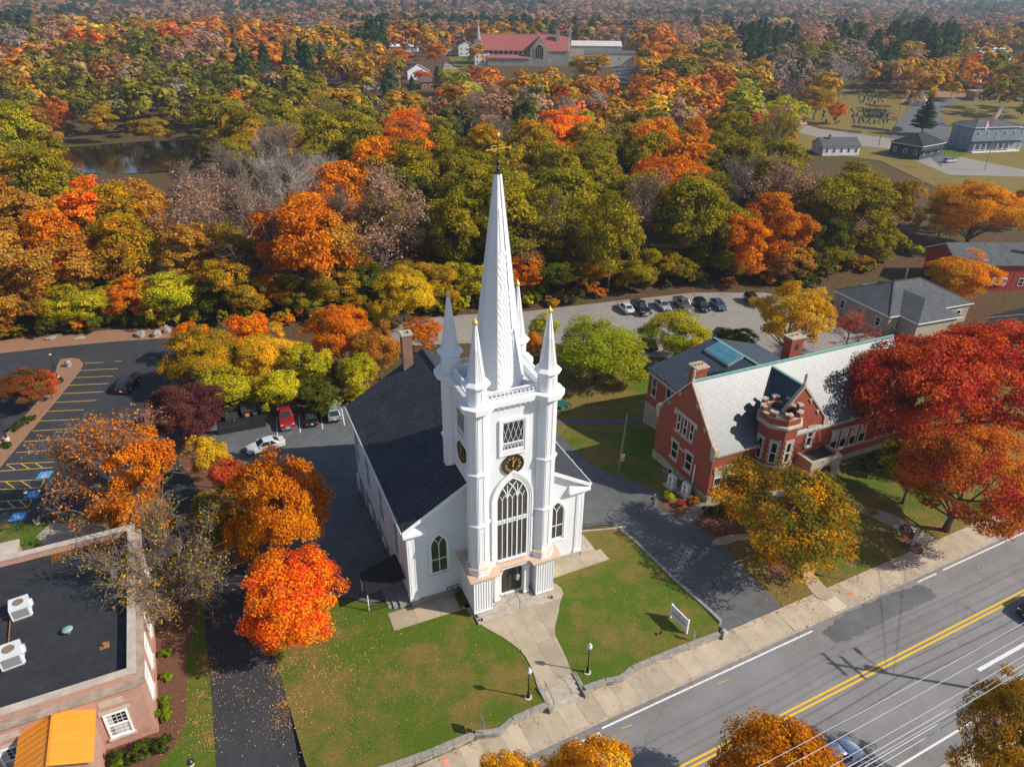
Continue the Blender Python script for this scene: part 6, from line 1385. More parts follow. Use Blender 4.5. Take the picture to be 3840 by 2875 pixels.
# utility poles along the far street and their wires
def upole(name, label, p, h, rz, group=None, arms=1, tr=False):
    t = thing(name, label, 'utility pole', p, rz, group); m = MB(); m.tube([(0,0,-.5),(0,0,h)], [.17,.11], 8); m.build('pole', POLEW, t)
    for k in range(arms):
        z = h-.35-k*1.1; m = MB(); m.box(-1.25,1.25,-.06,.06,z-.07,z+.07); ao = m.build('crossarm', POLEW, t)
        m = MB()
        for x in (-1.1,-.5,.5,1.1): m.lathe(x,0,[(.04,z+.07),(.06,z+.14),(.04,z+.24)],6)
        m.build('insulator', plain('insulator', (.25,.2,.18), .3), ao)
    if tr: m = MB(); m.lathe(.38,0,[(.2,h-3.4),(.26,h-3.3),(.26,h-2.5),(.18,h-2.4)],10); m.build('transformer', plain('transformer_grey', (.30,.31,.32), .5), t)
    return t
fp_ = []
for q, lb in (((620,680),'leaning pair utility pole at the far street corner'),((690,553),'utility pole beside the white garage row'),((742,528),'second utility pole beyond the garage row'),((835,480),'utility pole at the bend of side street'),((548,725),'utility pole with yellow sign beside far street')):
    p = gS(Q4(*q)); fp_.append(upole('utility_pole', lb, p, 13.5, .6, 'poles along the far street', 2))
for i in range(3):
    a, b = fp_[i].location, fp_[i+1].location; 
    for k, dx in enumerate((-1.1,.5,1.1)):
        m = MB(); pts = [a.lerp(b, t)+Vector((dx*.8, dx*.5, 13.3-1.2*4*t*(1-t))) for t in np.linspace(0, 1, 9)]; m.tube(pts, .045, 4); tag(m.build('overhead_wire', plain('wire_grey', (.32,.32,.33), .5)), 'thin overhead wire between the far street poles', 'wire', 'wires over the far street')
# big flag
p = gS((3690, 640)); fl = thing('flagpole', 'tall flagpole flying a large striped flag with blue star canton', 'flag', p); dF = mpp(p)
topz = 22.0
m = MB(); m.tube([(0,0,-.5),(0,0,topz)], [.14,.07], 8); m.lathe(0,0,[(.05,topz),(.16,topz+.12),(.05,topz+.3)],8); m.build('pole', STEEL, fl)
FW, FH = 9.0, 5.6; nx_, ny_ = 18, 13; vs = []; red = plain('flag_red', (.55,.02,.04), .8); wht = plain('flag_white', (.80,.80,.80), .8); blu = plain('flag_blue', (.02,.035,.16), .8)
# cloth hanging from the hoist in folds
def cloth(u, v):                                            # u along the fly, v down the hoist
    x = -(.05+u*FW*.42+.25*math.sin(v*.35*FH)); z = topz-.3-v*FH*.62-u*FW*.62; y = .35*math.sin(u*9+v*2)*u
    return (x, y, z)
fm = MB()
for i in range(nx_):
    for j in range(ny_):
        u0, u1, v0, v1 = i/nx_, (i+1)/nx_, j/ny_, (j+1)/ny_; k = 2 if (u0 < .4 and j < 7) else (0 if j % 2 == 0 else 1)
        fm.mi(k).add([cloth(u0,v0), cloth(u1,v0), cloth(u1,v1), cloth(u0,v1)], [(0,1,2,3)])
fo = fm.build('flag_cloth', [red, wht, blu], fl, fix=False)
mod = fo.modifiers.new('thick', 'SOLIDIFY'); mod.thickness = .03
m = MB()
for i in range(6):
    for j in range(5):
        x, y, z = cloth(.03+i*.063, .05+j*.105); m.box(x-.10,x+.10,y-.06,y+.06,z-.10,z+.10)
m.build('star', wht, fl)
# ---------------------------------------------------------------- trees
PAL = {'O': ((.80,.29,.010),(.68,.185,.010)), 'A': ((.70,.33,.012),(.36,.25,.014)), 'Y': ((.88,.52,.018),(.66,.44,.018)), 'R': ((.86,.135,.012),(.84,.27,.012)),
       'C': ((.54,.038,.030),(.62,.12,.030)), 'G': ((.225,.205,.012),(.37,.27,.012)), 'K': ((.075,.100,.012),(.15,.15,.014)), 'L': ((.34,.38,.014),(.62,.48,.016)),
       'B': ((.30,.23,.19),(.34,.24,.17)), 'S': ((.075,.115,.075),(.10,.14,.09)), 'P': ((.56,.27,.17),(.46,.27,.15)), 'U': ((.47,.18,.026),(.54,.28,.035)), 'N': ((.040,.074,.028),(.062,.098,.034)),
       'V': ((.145,.038,.046),(.21,.066,.05)), 'T': ((.40,.075,.030),(.24,.14,.03))}
def crown_lobes(rs, R_, zc, hz, n, flat=.0):
    """a crown of big uneven masses, each carrying many small leaf pads"""
    nb = max(5, n//8); k = np.arange(nb)+.5; ph = np.arccos(1-1.75*k/nb); th = math.pi*(1+5**.5)*k+rs.uniform(0, 6)
    d = unit(np.stack([np.cos(th)*np.sin(ph), np.sin(th)*np.sin(ph), np.cos(ph)], 1)+rs.normal(size=(nb,3))*.28)
    bc = d*rs.uniform(.38, .78, nb)[:,None]*np.array([R_, R_, hz]); br = rs.uniform(.33, .52, nb)*min(R_, hz)
    egg = 1-.28*np.clip(bc[:,2]/hz, 0, 1); bc[:,0] *= egg; bc[:,1] *= egg
    w = br**2; q = rs.choice(nb, n, p=w/w.sum()); o = unit(bc[q]+np.array([0,0,.25*hz])); e = unit(rs.normal(size=(n,3))+o*.75+np.array([0,0,.25]))
    c = bc[q]+e*(br[q]*rs.uniform(.62, 1.06, n))[:,None]*np.array([1,1,.85]); c[:,2] += zc
    r = rs.uniform(.11, .235, n)*min(R_, hz)
    return c, r
def lobe_leaves(rs, c, r, n, leaf, zc, up=.35, shell=.55, jit=.55):
    w = r**2; w /= w.sum(); k = rs.choice(len(c), n, p=w); d = unit(rs.normal(size=(n,3))); o = unit(c[k]-np.array([0,0,zc]))
    flip = ((d*o).sum(1) < -.3) | (d[:,2] < -.55); d[flip] *= -1
    rad = r[k]*(shell+(1.2-shell)*rs.rand(n)); P = c[k]+d*rad[:,None]*np.array([1.1,1.1,.72])
    N = unit(d*.45+o*.6+np.array([0,0,up*.6])+rs.normal(size=(n,3))*jit*.85)
    S = leaf*rs.uniform(.6, 1.35, n); lb = rs.rand(len(c)); return P, N, S, rs.rand(n), lb[k]
def limb(m, rs, p, q, r0, r1, n=5, sag=.08, sides=5):
    p, q = np.array(p, float), np.array(q, float); L = np.linalg.norm(q-p); mid = (p+q)/2+rs.normal(size=3)*L*sag+np.array([0,0,L*.05])
    t = np.linspace(0, 1, n)[:,None]; pts = (1-t)**2*p+2*t*(1-t)*mid+t*t*q; m.tube([tuple(x) for x in pts], list(np.linspace(r0, r1, n)), sides); return pts
PROTO = {}
def proto(key, seed, H=16.0, R_=5.2, base=.26, lobes=52, leaf=.46, n=7000, kind='broad', bark=None, mask=None, limbs=11, rtr=.26, up=.35, jit=.55):
    rs = np.random.RandomState(seed); bark = bark or BARK; tr = MB(); top = H*(.80 if kind != 'pine' else .98)
    zc = H*(1+base)/2; hz = H*(1-base)/2*.95
    lean = rs.normal(size=2)*.25; axis = lambda z: np.array([lean[0]*z/H*1.6, lean[1]*z/H*1.6, z])
    zs = np.linspace(0, top, 7); tr.tube([tuple(axis(z)+(rs.normal(size=3)*.07 if 0 < z < top else 0)) for z in zs], [rtr*(1-.86*(z/top)**.8)+(.12*rtr if z == 0 else 0) for z in zs], 8)
    tw = MB(); P = N = S = rn_ = lb = None
    if kind == 'pine':
        Ps, Ns, Ss, Ls = [], [], [], []; z = H*base
        while z < H*.97:
            f = (z-H*base)/(H*(1-base)); rl = R_*(1-f)**.8*(.75+.25*math.sin(min(1, f*5)*1.57))+.25; k = int(6+3*(1-f)); a0 = rs.uniform(0, 6)
            for i in range(k):
                a = a0+2*math.pi*i/k+rs.normal()*.15; L = rl*rs.uniform(.7, 1.1); d = np.array([math.cos(a), math.sin(a), .10+rs.uniform(-.12,.18)])
                p = axis(z); q = p+d*L; limb(tr, rs, p, q, .05, .015, 3, .03, 3); cnt = int(n*L/(R_*95))+4
                t = rs.uniform(.25, 1.05, cnt); pt = p+d*L*t[:,None]+rs.normal(size=(cnt,3))*np.array([.35,.35,.16])*(.5+t[:,None]*.5)
                Ps.append(pt); Ns.append(unit(np.array([0,0,1])+rs.normal(size=(cnt,3))*.7+d*.3)); Ss.append(leaf*rs.uniform(.6,1.3,cnt)); Ls.append(np.full(cnt, rs.rand()))
            z += H*.045*(1.15-.5*f)
        P, N, S, lb = np.concatenate(Ps), np.concatenate(Ns), np.concatenate(Ss), np.concatenate(Ls); rn_ = rs.rand(len(P))
    else:
        c, r = crown_lobes(rs, R_, zc, hz, lobes)
        if mask is not None: keep = np.array([mask(x) for x in c])
        else: keep = np.ones(len(c), bool)
        ends = []
        idx = rs.permutation(len(c))[:limbs] if kind in ('broad',) else rs.permutation(len(c))[:min(len(c), limbs)]
        for i in idx:
            zb = np.clip(c[i,2]-np.linalg.norm(c[i,:2])*rs.uniform(.7,1.1), H*base*.75, top*.92); pts = limb(tr, rs, axis(zb), c[i]*(1 if kind != 'broad' else .97), rtr*.42*(1-.5*zb/H), .03); ends.append(pts)
        if kind in ('bare', 'sparse'):
            tips = []
            for pts in ends:
                for k in range(7):
                    t = rs.randint(1, len(pts)); p = pts[t]; L = R_*rs.uniform(.25,.5); d = unit(unit(p-np.array([0,0,zc*.72]))*.9+rs.normal(size=3)*.45+np.array([0,0,.35])); q = p+d*L
                    sp_ = limb(tw, rs, p, q, .055, .025, 4, .1, 3)
                    for j in range(6):
                        u_ = sp_[rs.randint(1, 4)]; d2 = unit(d*.8+rs.normal(size=3)*.6+np.array([0,0,.3])); q2 = u_+d2*L*rs.uniform(.35,.75); s3 = limb(tw, rs, u_, q2, .028, .014, 3, .1, 3); tips.append((s3[1], d2)); tips.append((s3[2], d2))
                        for w in range(3 if kind == 'bare' else 2):
                            d3 = unit(d2*.7+rs.normal(size=3)*.7); q3 = s3[rs.randint(1,3)]; tw.tube([tuple(q3), tuple(q3+d3*L*rs.uniform(.2,.42))], [.016,.008], 3); tips.append((q3+d3*L*.25, d3))
            if n:
                tp = np.array([t[0] for t in tips]); k = rs.choice(len(tp), n); P = tp[k]+rs.normal(size=(n,3))*.28
                N = unit(unit(P-np.array([0,0,zc]))*.5+rs.normal(size=(n,3))*.8); S = leaf*rs.uniform(.55,1.3,n); rn_ = rs.rand(n); lb = rs.rand(len(tp))[k]
                if keep is not None and mask is not None:
                    pass
            if mask is not None:
                cm, rm = c[keep], r[keep]*1.05; P2, N2, S2, r2, l2 = lobe_leaves(rs, cm, rm, int(n*2.2), leaf, zc)
                if P is None: P, N, S, rn_, lb = P2, N2, S2, r2, l2
                else: P, N, S, rn_, lb = [np.concatenate(x) for x in ((P,P2),(N,N2),(S,S2),(rn_,r2),(lb,l2))]
        else: P, N, S, rn_, lb = lobe_leaves(rs, c[keep], r[keep], n, leaf, zc, up, jit=jit)
    tm = tr.mesh('trunk', bark, True)
    cm_ = leaf_mesh('crown', P, N, S, rn_, lb, LEAF) if P is not None else None
    wm_ = tw.mesh('twigs', TWIG if bark is BARK else bark) if tw.f else None
    PROTO[key] = dict(H=H, R=R_, trunk=tm, crown=cm_, twigs=wm_, zc=zc, base=base); return PROTO[key]
for i in range(6): proto('b%d' % i, 11+i, 19, 6.3, (.14,.20,.16,.24,.15,.20)[i], (150,180,130,160,190,170)[i], .46, 11500)
for i in range(3): proto('t%d' % i, 31+i, 21, 4.8, .26, 150, .44, 9500)
for i in range(2): proto('s%d' % i, 41+i, 17, 5.4, .32, 60, .34, 3200, 'sparse', limbs=16)
for i in range(3): proto('x%d' % i, 51+i, 17, 5.4, .34, 60, .26, (700, 2000, 250)[i], 'bare', limbs=18, bark=BARKP if i == 2 else BARK)
for i in range(3): proto('n%d' % i, 61+i, 19, (4.6,4.0,5.4)[i], (.12,.2,.25)[i], 40, .62, 7000, 'pine')
for i in range(3): proto('h%d' % (0,1,4)[i], 71+i, 9, 4.2, (.14,.16,.10)[i], (170,210,190)[i], .175, 36000, limbs=14, rtr=.16)      # close maples
proto('h2', 81, 15, 8.0, .16, 300, .235, 56000, limbs=22, rtr=.42)                                    # broad oak
proto('h5', 82, 15, 8.0, .20, 270, .235, 52000, limbs=22, rtr=.42)
proto('h6', 87, 9.5, 5.6, .16, 330, .19, 32000, limbs=30, rtr=.27)
proto('h3', 83, 9.5, 5.6, .20, 200, .19, 26000, limbs=30, rtr=.27)
for i in range(2): proto('u%d' % i, 91+i, 3.0, 2.0, .02, 60, .26, 2600, limbs=4, rtr=.05)             # shrub
proto('dead', 99, 15, 4.2, .30, 16, .3, 0, 'bare', limbs=7, bark=BARKP)
proto('hb', 101, 11, 5.2, .24, 90, .22, 3600, 'bare', limbs=22, rtr=.2)
proto('hm', 103, 11, 5.6, .22, 150, .24, 6000, 'bare', limbs=20, rtr=.2, mask=lambda c: c[0] > .6 and c[2] < 9 or (c[1] < -2.5 and c[0] > -1.5))
TREES = []
def tree(key, loc, H, Rm, code, label, group=None, rz=None, rn=random, cat='tree', name='tree', c2=None):
    p = PROTO[key]; t = thing(name, label, cat, loc, rn.uniform(0, 6.28) if rz is None else rz, group)
    sx = Rm/p['R']; sz = H/p['H']; t.scale = (sx*rn.uniform(.92,1.06), sx*rn.uniform(.92,1.06), sz)
    c = PAL[code]; j = 1+rn.uniform(-.13, .13); hsh = rn.uniform(-.10, .10)
    ca = [c[0][0]*j, c[0][1]*j*(1+hsh), c[0][2]*j]; cb = [x*j for x in (c2 or c[1])]
    for nm in ('trunk', 'twigs', 'crown'):
        if p[nm] is None: continue
        o = link(nm, p[nm]); o.parent = t
        if nm == 'crown': o.color = (*ca, 1); o['tint'] = [cb[0], cb[1], cb[2], 1.0]
    TREES.append((loc[0], loc[1], Rm)); return t
def crown_at(x, y, wpx, H, frac=.60, f=T):
    """crown centre at full-view pixel; the stem stands on the terrain under it"""
    z = f(0, 80)+H*frac; p = None
    for _ in range(14): p = g0(x, y, z); z = f(p.x, p.y)+H*frac
    d = proj(p.x, p.y, z)[2]; return Vector((p.x, p.y, f(p.x, p.y))), wpx*KD*d/FPX
rt = random.Random(77)
def hero(key, x, y, w, H, code, label, frac=.60, **k):
    loc, Rm = crown_at(x, y, w, H, frac); return tree(key, loc, H, Rm, code, label, rn=rt, **k)
# ---- the trees one can point at
hero('h0', 640, 1290, 125, 8.6, 'R', 'bright orange-red maple at the corner of church lawn and driveway', .56)
hero('h1', 597, 1105, 104, 13.5, 'O', 'golden orange maple standing between church lot and driveway')
hero('b1', 497, 1030, 42, 7, 'C', 'small dark crimson tree between plum tree and golden orange maple')
hero('h1', 398, 890, 78, 7.5, 'V', 'dark plum-purple leaved tree beside the dumpster enclosure', .56)
hero('hm', 235, 1010, 128, 11, 'O', 'half-bare tree with bright orange leaves left on one side', rz=.4)
hero('hb', 350, 1215, 122, 11.5, 'A', 'nearly bare grey-twigged tree leaning over flat brick roof')
hero('b2', 468, 1120, 60, 9, 'A', 'olive and amber tree behind the nearly bare grey tree', c2=(.2,.16,.02))
hero('b3', 448, 990, 42, 7, 'Y', 'small yellow tree between plum tree and crimson tree')
hero('b0', 300, 1110, 60, 8, 'O', 'low orange tree at the far corner of flat brick roof')
hero('h0', 48, 838, 58, 5.6, 'T', 'rust-red rounded maple on the mulched parking island', .60)
hero('b4', 100, 822, 24, 5.0, 'C', 'little red tree beside the rust maple on parking island')
# row between the lots
for key, x, y, w, H, c, lb in (('h1',432,775,74,9,'A','amber maple at the lot end of the tree row'),('b0',535,722,46,9.5,'R','red-orange topped maple in the tree row behind church lot'),('h4',580,765,62,9,'Y','yellow maple in the middle of the tree row'),
    ('b2',655,790,52,7.5,'L','lime green tree in the tree row'),('h1',735,728,66,10,'O','broad orange maple in the tree row behind the church lot cars'),('h4',815,755,54,9,'U','rust-orange tree beside church chimney'),
    ('b3',770,815,48,6.5,'L','green and yellow low tree behind the parked pickup'),('b1',490,835,52,7,'L','yellow-green low tree beside the dumpster enclosure'),('b4',600,840,52,6,'L','low lime green tree behind the parked cars'),('b0',690,850,45,5,'K','low green tree behind silver hatchback'),('b2',410,735,36,7,'R','red-tipped small tree at the lot bend')):
    hero(key, x, y-6, w*1.06, H+.3, c, lb)
hero('b1', 912, 715, 40, 6.5, 'O', 'orange sapling behind the church ridge'); hero('b3', 1148, 745, 26, 5, 'O', 'small orange bush right of the steeple')
hero('h1', 870, 640, 66, 11, 'Y', 'golden yellow maple at the wood edge behind church')
hero('h4', 1292, 752, 108, 9.6, 'L', 'large yellow-green locust between church and back lot', .55, c2=(.33,.30,.016)); hero('b4', 1172, 705, 30, 6.5, 'L', 'slim yellow-green tree behind the rear pinnacle')
hero('h1', 1465, 728, 76, 8.0, 'L', 'yellow-green tree behind the library slate roof', .55, c2=(.48,.36,.018)); hero('b1', 1592, 745, 44, 6, 'K', 'dark brown-green shrubby tree beside library skylight', .5)
hero('h3', 1716, 672, 92, 13, 'Y', 'tall golden tree standing at the edge of back lot', .64, c2=(.60,.30,.014))
hero('h6', 1703, 1105, 168, 9.8, 'A', 'amber and olive oak in front of the library', .60, c2=(.17,.15,.016))
hero('h2', 1985, 835, 178, 15.5, 'C', 'huge red oak over the library roof end', .58, c2=(.62,.10,.02)); hero('h5', 2150, 810, 165, 15.5, 'C', 'huge red oak beside the red barn building', .58, c2=(.66,.09,.02))
hero('h5', 2085, 1035, 150, 12, 'C', 'red and orange oak hanging over the sidewalk', .55, c2=(.62,.20,.02)); hero('b2', 1975, 1010, 70, 8, 'G', 'olive green understorey tree below the red oaks')
hero('s0', 1835, 715, 52, 7.5, 'C', 'thin red tree in front of grey hipped roof'); hero('h4', 2085, 590, 76, 10, 'O', 'orange maple beside grey hipped roof', c2=(.62,.30,.012)); hero('h2', 2115, 450, 105, 15.5, 'O', 'big orange maple behind the long red building', c2=(.55,.26,.012))
# near side of the street, tops only
hero('h0', 1100, 1706, 92, 9.8, 'Y', 'yellow street tree top beside the crosswalk', .62, c2=(.60,.27,.01)); hero('h1', 1280, 1708, 95, 9.8, 'Y', 'yellow-orange street tree top over the crosswalk', .62, c2=(.62,.24,.01))
hero('h4', 1700, 1700, 165, 9.5, 'O', 'orange street tree top above the silver car', .62, c2=(.62,.24,.01)); hero('h3', 2185, 1585, 118, 12, 'A', 'olive-yellow street tree over the near sidewalk', .60, c2=(.40,.24,.014))
hero('dead', 66, 610, 62, 14, 'B', 'bare pale-barked dead tree at the lot edge', .56, rz=1.1)
# ---- single trees that stand out of the wood
FARH = [('b0',41,124,27,15,'R','orange-red rounded tree above the left houses'),('b4',304,115,33,17,'K','dark green rounded tree beyond the pond'),('b2',324,278,42,12,'A','golden tree leaning over the pond water'),('b1',130,243,26,16,'O','orange tree on the far bank above driftwood'),('b3',217,262,30,14,'A','amber tree on the far pond bank'),('b5',478,250,66,19,'G','broad olive tree at the pond end'),('b2',461,300,33,11,'Y','yellow tree at the pond end'),('b1',539,243,30,17,'U','rust tree behind the pond end'),('b0',9,285,32,14,'L','yellow-green tree at the left pond bank'),
 ('n2',568,168,27,21,'S','blue-green pine above the olive trees'),('n0',657,150,29,21,'N','dark spreading pine above the olive trees'),('n2',696,126,22,22,'H2','grey-green spruce beside the white house'),('b0',770,130,43,16,'A','amber maple before the village houses'),('b2',853,124,37,15,'O','orange maple before the low white house'),('n2',846,172,36,15,'S','blue spruce beside the small white house'),('t0',940,115,24,17,'O','tall orange maple at the village street'),('b1',914,163,23,9,'C','dark red tree beside the gabled house'),('b4',962,206,21,13,'R','red-orange tree below the brick house'),('b5',970,173,28,13,'L','pale green tree below the village green'),('b0',879,222,41,16,'A','amber tree above the orange-red maple'),('b3',853,296,42,18,'R','orange-red maple in mid wood'),('b2',957,296,52,18,'K','dark olive tree beside the orange-red maple'),('x1',1031,243,50,19,'P','pinkish bare-crowned tree beyond the steeple'),
 ('b1',1186,243,21,15,'R','bright red narrow tree right of the steeple tip'),('b2',1188,305,36,14,'R','red-orange tree below the narrow red tree'),('t1',1295,250,26,18,'O','narrow orange tree beside bare trees'),('b4',1410,243,39,17,'Y','yellow-green tree in mid wood'),('b0',1275,137,46,17,'A','amber maple before the school blocks'),('b3',1428,126,34,17,'O','orange and amber maple by the school car park'),('b5',1493,143,31,16,'A','golden maple beside the orange maple'),('b2',1560,111,31,17,'G','olive rounded tree at the cemetery end'),('b4',1586,150,38,16,'A','amber-topped green maple at the cemetery end'),
 ('n0',1623,80,26,26,'N','tall black-green spruce above the cemetery'),('n1',1504,57,18,24,'N','green pine far beyond the cemetery'),('n1',1569,52,16,24,'N','second green pine far beyond the cemetery'),('b1',1685,50,27,20,'Y','bright yellow tree above the black-green spruce'),('n2',1930,78,40,28,'N','huge green pine of the pine grove'),('n2',1985,70,42,29,'N','second huge green pine of the pine grove'),('n2',2010,95,38,27,'N','pine at the street end of pine grove'),('n0',1890,100,32,26,'N','dark pine at the cemetery side of pine grove'),('b0',1945,150,44,16,'A','amber tree before the pine grove'),('b3',1960,118,33,18,'A','amber-green tree among the pines'),
 ('b5',1765,217,38,14,'A','green and orange tree in the cemetery'),('b2',1811,238,22,10,'O','small bright orange tree in the cemetery'),('x2',1822,170,38,20,'B','bare spreading cemetery tree'),('b4',1690,240,46,15,'L','lime green tree at the end of far street'),('n1',2003,243,26,15,'N','dark ragged pine beside the corner building'),('b1',2135,150,40,16,'A','olive-amber tree by the viaduct'),('b0',2090,130,36,15,'U','orange-brown tree before the industrial roofs'),('b2',2060,190,18,9,'Y','small yellow tree by the side street'),('b5',2190,165,36,15,'G','olive tree at the end of viaduct')]
PAL['H2'] = ((.11,.115,.06),(.14,.14,.07))
for key, x, y, w, H, c, lb in FARH:
    loc, Rm = crown_at(x, y, w, H, .6); tree(key, loc, H, Rm, c, lb, rn=rt, name='pine_tree' if key[0] == 'n' else 'tree'); NO_TREE.append((loc.x, loc.y, Rm*.8))
# woodland grid: colour of the woods, 120x60 photo pixels a cell
GRID = '''UUNUUUUN NNUPUUPP NUPUUAUA UUNUUNNN
NUYGAUOA OBPPUPPA APPROPNA YUUANAAU
BPRAGRPO OAANOAOA ..PBOPAN NPNPNNAA
OAGGKPPA OAGAA.A. .A..OAGN BGBNANAA
AGGUGGGN NNAAANC. AAA.AGAA BBBKAAOG
AGGGGGKG NGAGNPLO AAO.OROL .A..A..G
GOGGGGGO GGAGAPGP BRBOOYOL LAO.....
LOKAAGGO GGGGRPKP PBOAYOOL LA......
LUGKAAYG GGGGRGKP PRAAGOGC A.......
....OB.A UGGGOGKA GRGKOGGG GG.UO...
GGGBOPBG BGKOGGGG GGGGGOGG GGGGO...
GGGGBBPB BBBOGGGG GGGGOOGK GGGGOGOO
PRRUAOPP BBOOGGGG GGGGPOGB PGGGAGOO
URRAUOPP POBPGGGG GBGGPGGO OGGGAGAO
URRAUUPP POBPGAGB GBGGPGGO OKGGGBAO
UOOARUPA BAUOGAAO OBOGPGGO UBGGA.AO
GUKAROUA AU.AAAAO OBAGPGGA UBCGA...
UGLLOLUA OU..AALO OB.G.GGA .BCUA...
OLGLOLKA OG.AAYK. O..G.GG. ........
ULLLOC.A UGOKY... ........ ........'''
GRID = [r.replace(' ', '') for r in GRID.split('\n')]
def code_at(px, py):
    xs, ys = px*KD, py*KD; c, r = int(xs//120), int(ys//60)
    c = min(31, max(0, c)); r = min(19, max(0, r)); return GRID[r][c]
EDGE = [(-400,752),(0,728),(370,702),(480,700),(620,700),(750,690),(870,680),(1000,672),(1330,640),(1500,622),(1660,620),(1760,612),(1830,590),(1960,560),(2030,520),(2300,500)]
def edge_y(x):
    for (x0, y0), (x1, y1) in zip(EDGE, EDGE[1:]):
        if x0 <= x <= x1: return y0+(y1-y0)*(x-x0)/(x1-x0)
    return EDGE[-1][1] if x > 0 else EDGE[0][1]
KEYS = {'B': ('x0','x2','x0'), 'P': ('x1','s1','x1'), 'N': ('n0','n1','n2')}
NAME = {'O': ('orange maple', 'orange maple tree standing in the wood'), 'A': ('amber', 'amber leaved tree standing in the wood'), 'Y': ('yellow', 'yellow leaved tree standing in the wood'), 'R': ('red', 'red-orange maple standing in the wood'),
        'C': ('crimson', 'crimson tree standing in the wood'), 'G': ('olive', 'olive green tree turning yellow in the wood'), 'K': ('green', 'dark green leafy tree in the wood'), 'L': ('lime', 'yellow-green tree at the wood edge'),
        'B': ('bare', 'bare grey-twigged tree in the wood'), 'P': ('pink', 'thin pinkish-brown leaved tree in the wood'), 'U': ('rust', 'rust-brown leaved tree in the wood'), 'N': ('pine', 'dark green pine rising from the wood')}

def clear_of(x, y, r=0):
    return all((x-a)**2+(y-b)**2 > (c+r)**2 for a, b, c in NO_TREE)
# ---- woodland: single trees near, one mass beyond
rw = random.Random(404); count = {}
VIEWS = [(1930,262,2212,350,255),(1735,225,1935,292,330),(1740,270,2212,320,300),(1045,84,1220,140,520),(1215,92,1355,150,480),(940,92,1050,135,480),(150,312,425,334,300),(850,84,897,112,560),(711,140,731,172,400),(890,138,914,168,420),(794,175,814,193,370),(914,165,949,190,380),(0,168,22,208,330),(26,140,75,165,360),(256,224,340,246,240)]   # open sight lines: x0,y0,x1,y1 (full-view pixels) onto what stands beyond
def blocks(wx, wy, zb, H, Rm):
    cx, cy, d = proj(wx, wy, zb+H*.62); tx, ty, _ = proj(wx, wy, zb+H); r = Rm*FPX/d/KD
    return any(wy < Y-4 and cx+r*.7 > x0 and cx-r*.7 < x1 and ty < y1 and cy+r > y0 for x0, y0, x1, y1, Y in VIEWS)
ADJ = {'O': 'orange', 'A': 'amber', 'Y': 'yellow', 'R': 'red-orange', 'C': 'crimson', 'G': 'olive green', 'K': 'dark green', 'L': 'yellow-green', 'B': 'bare grey', 'P': 'thin pinkish-brown', 'U': 'rust-brown', 'N': 'dark green'}
def zone(x, y, edge):
    if edge: return 'at the wood edge by the left lot' if x < -42 else ('at the wood edge behind the tree row' if x < -8 else ('at the wood edge behind the parked cars' if x < 52 else 'at the wood edge by the red building'))
    if x < -60 and y > 195: return 'on the near bank of the pond'
    if x < 0 and y > 190: return 'in the wood below the village houses'
    if x < -25: return 'in the wood between left lot and pond'
    if x > 62 and y > 190: return 'in the wood below the far street'
    if x > 40: return 'in the wood above the back lot'
    if y > 190: return 'deep in the wood below the stone church'
    return 'in the wood behind the steeple'
def wood_tree(key, wx, wy, zb, H, Rm, k, edge):
    z = zone(wx, wy, edge); size = 'tall' if H > 20 else ('small' if H < 11 else ('broad' if Rm > .355*H else ('slender' if Rm < .28*H else 'round')))
    kind = 'pine' if k == 'N' else 'tree'; a = ADJ['B' if key in ('x0','x2') else ('P' if key == 'x1' else k)]
    lb = f'{size} {a} {kind} {z}' if key != 's0' else f'{size} thinly leaved {a} tree {z}'
    tree(key, (wx, wy, zb), H, Rm, k, lb, group='trees '+z, rn=rw, name='pine_tree' if k == 'N' else ('bare_tree' if key[0] == 'x' else 'tree')); count[k] = count.get(k, 0)+1
def wood():
    y = 86.0; row = 0
    while y < 240:
        sp_ = 9.8 if y < 150 else 11.4; x = -(.80*y+22)+(row % 2)*sp_/2
        while x < .80*y+22:
            wx, wy = x+rw.uniform(-.36,.36)*sp_, y+rw.uniform(-.36,.36)*sp_; x += sp_
            H = rw.uniform(15.5, 22.5); zb = T(wx, wy); bx, by, _ = proj(wx, wy, zb); cx, cy, d = proj(wx, wy, zb+H*.62)
            if by > edge_y(bx)-2 or not clear_of(wx, wy, 1.5) or not (-80 < cx < 2290): continue
            near_edge = by > edge_y(bx)-24
            if near_edge: H *= rw.uniform(.55, .95); cx, cy, d = proj(wx, wy, zb+H*.6)
            k = code_at(cx, cy)
            if k == '.' or (zb < -5.0 and 298 < by < 378 and bx < 455): continue
            if k in KEYS: key = rw.choice(KEYS[k])
            elif near_edge: key = rw.choice(('b0','b2','b4'))
            else: key = rw.choice(('b0','b1','b2','b3','b4','b5','t0','t1','t2','b5') if k in 'GOA' else ('b0','b1','b3','t0','t2','b4'))
            if rw.random() < .06 and k not in 'NB': key = 's0'
            Rm = rw.uniform(.29,.385)*H*(.78 if key[0] in 'tx' else 1)
            if k == 'N': H *= 1.1; Rm = H*.25
            if k != 'N' and rw.random() < .12: k = rw.choice('GKGA')
            if blocks(wx, wy, zb, H, Rm): continue
            wood_tree(key, wx, wy, zb, H, Rm, k, near_edge)
        y += sp_*.86; row += 1
wood()
# understorey along the edge of the wood
for i in range(64):
    x = -30+i*31+rw.uniform(-14,14); yy = edge_y(x)-rw.uniform(6, 34); p = gd(x, yy)
    if not clear_of(p.x, p.y, 1): continue
    H = rw.uniform(5, 9.5); cx, cy, _ = proj(p.x, p.y, p.z+H*.55); k = code_at(cx, cy); k = rw.choice('LKGAO') if k in '.BPN' else k
    wood_tree(rw.choice(('b0','b2','b4','b5')), p.x, p.y, p.z, H, rw.uniform(.42,.55)*H, k, True)
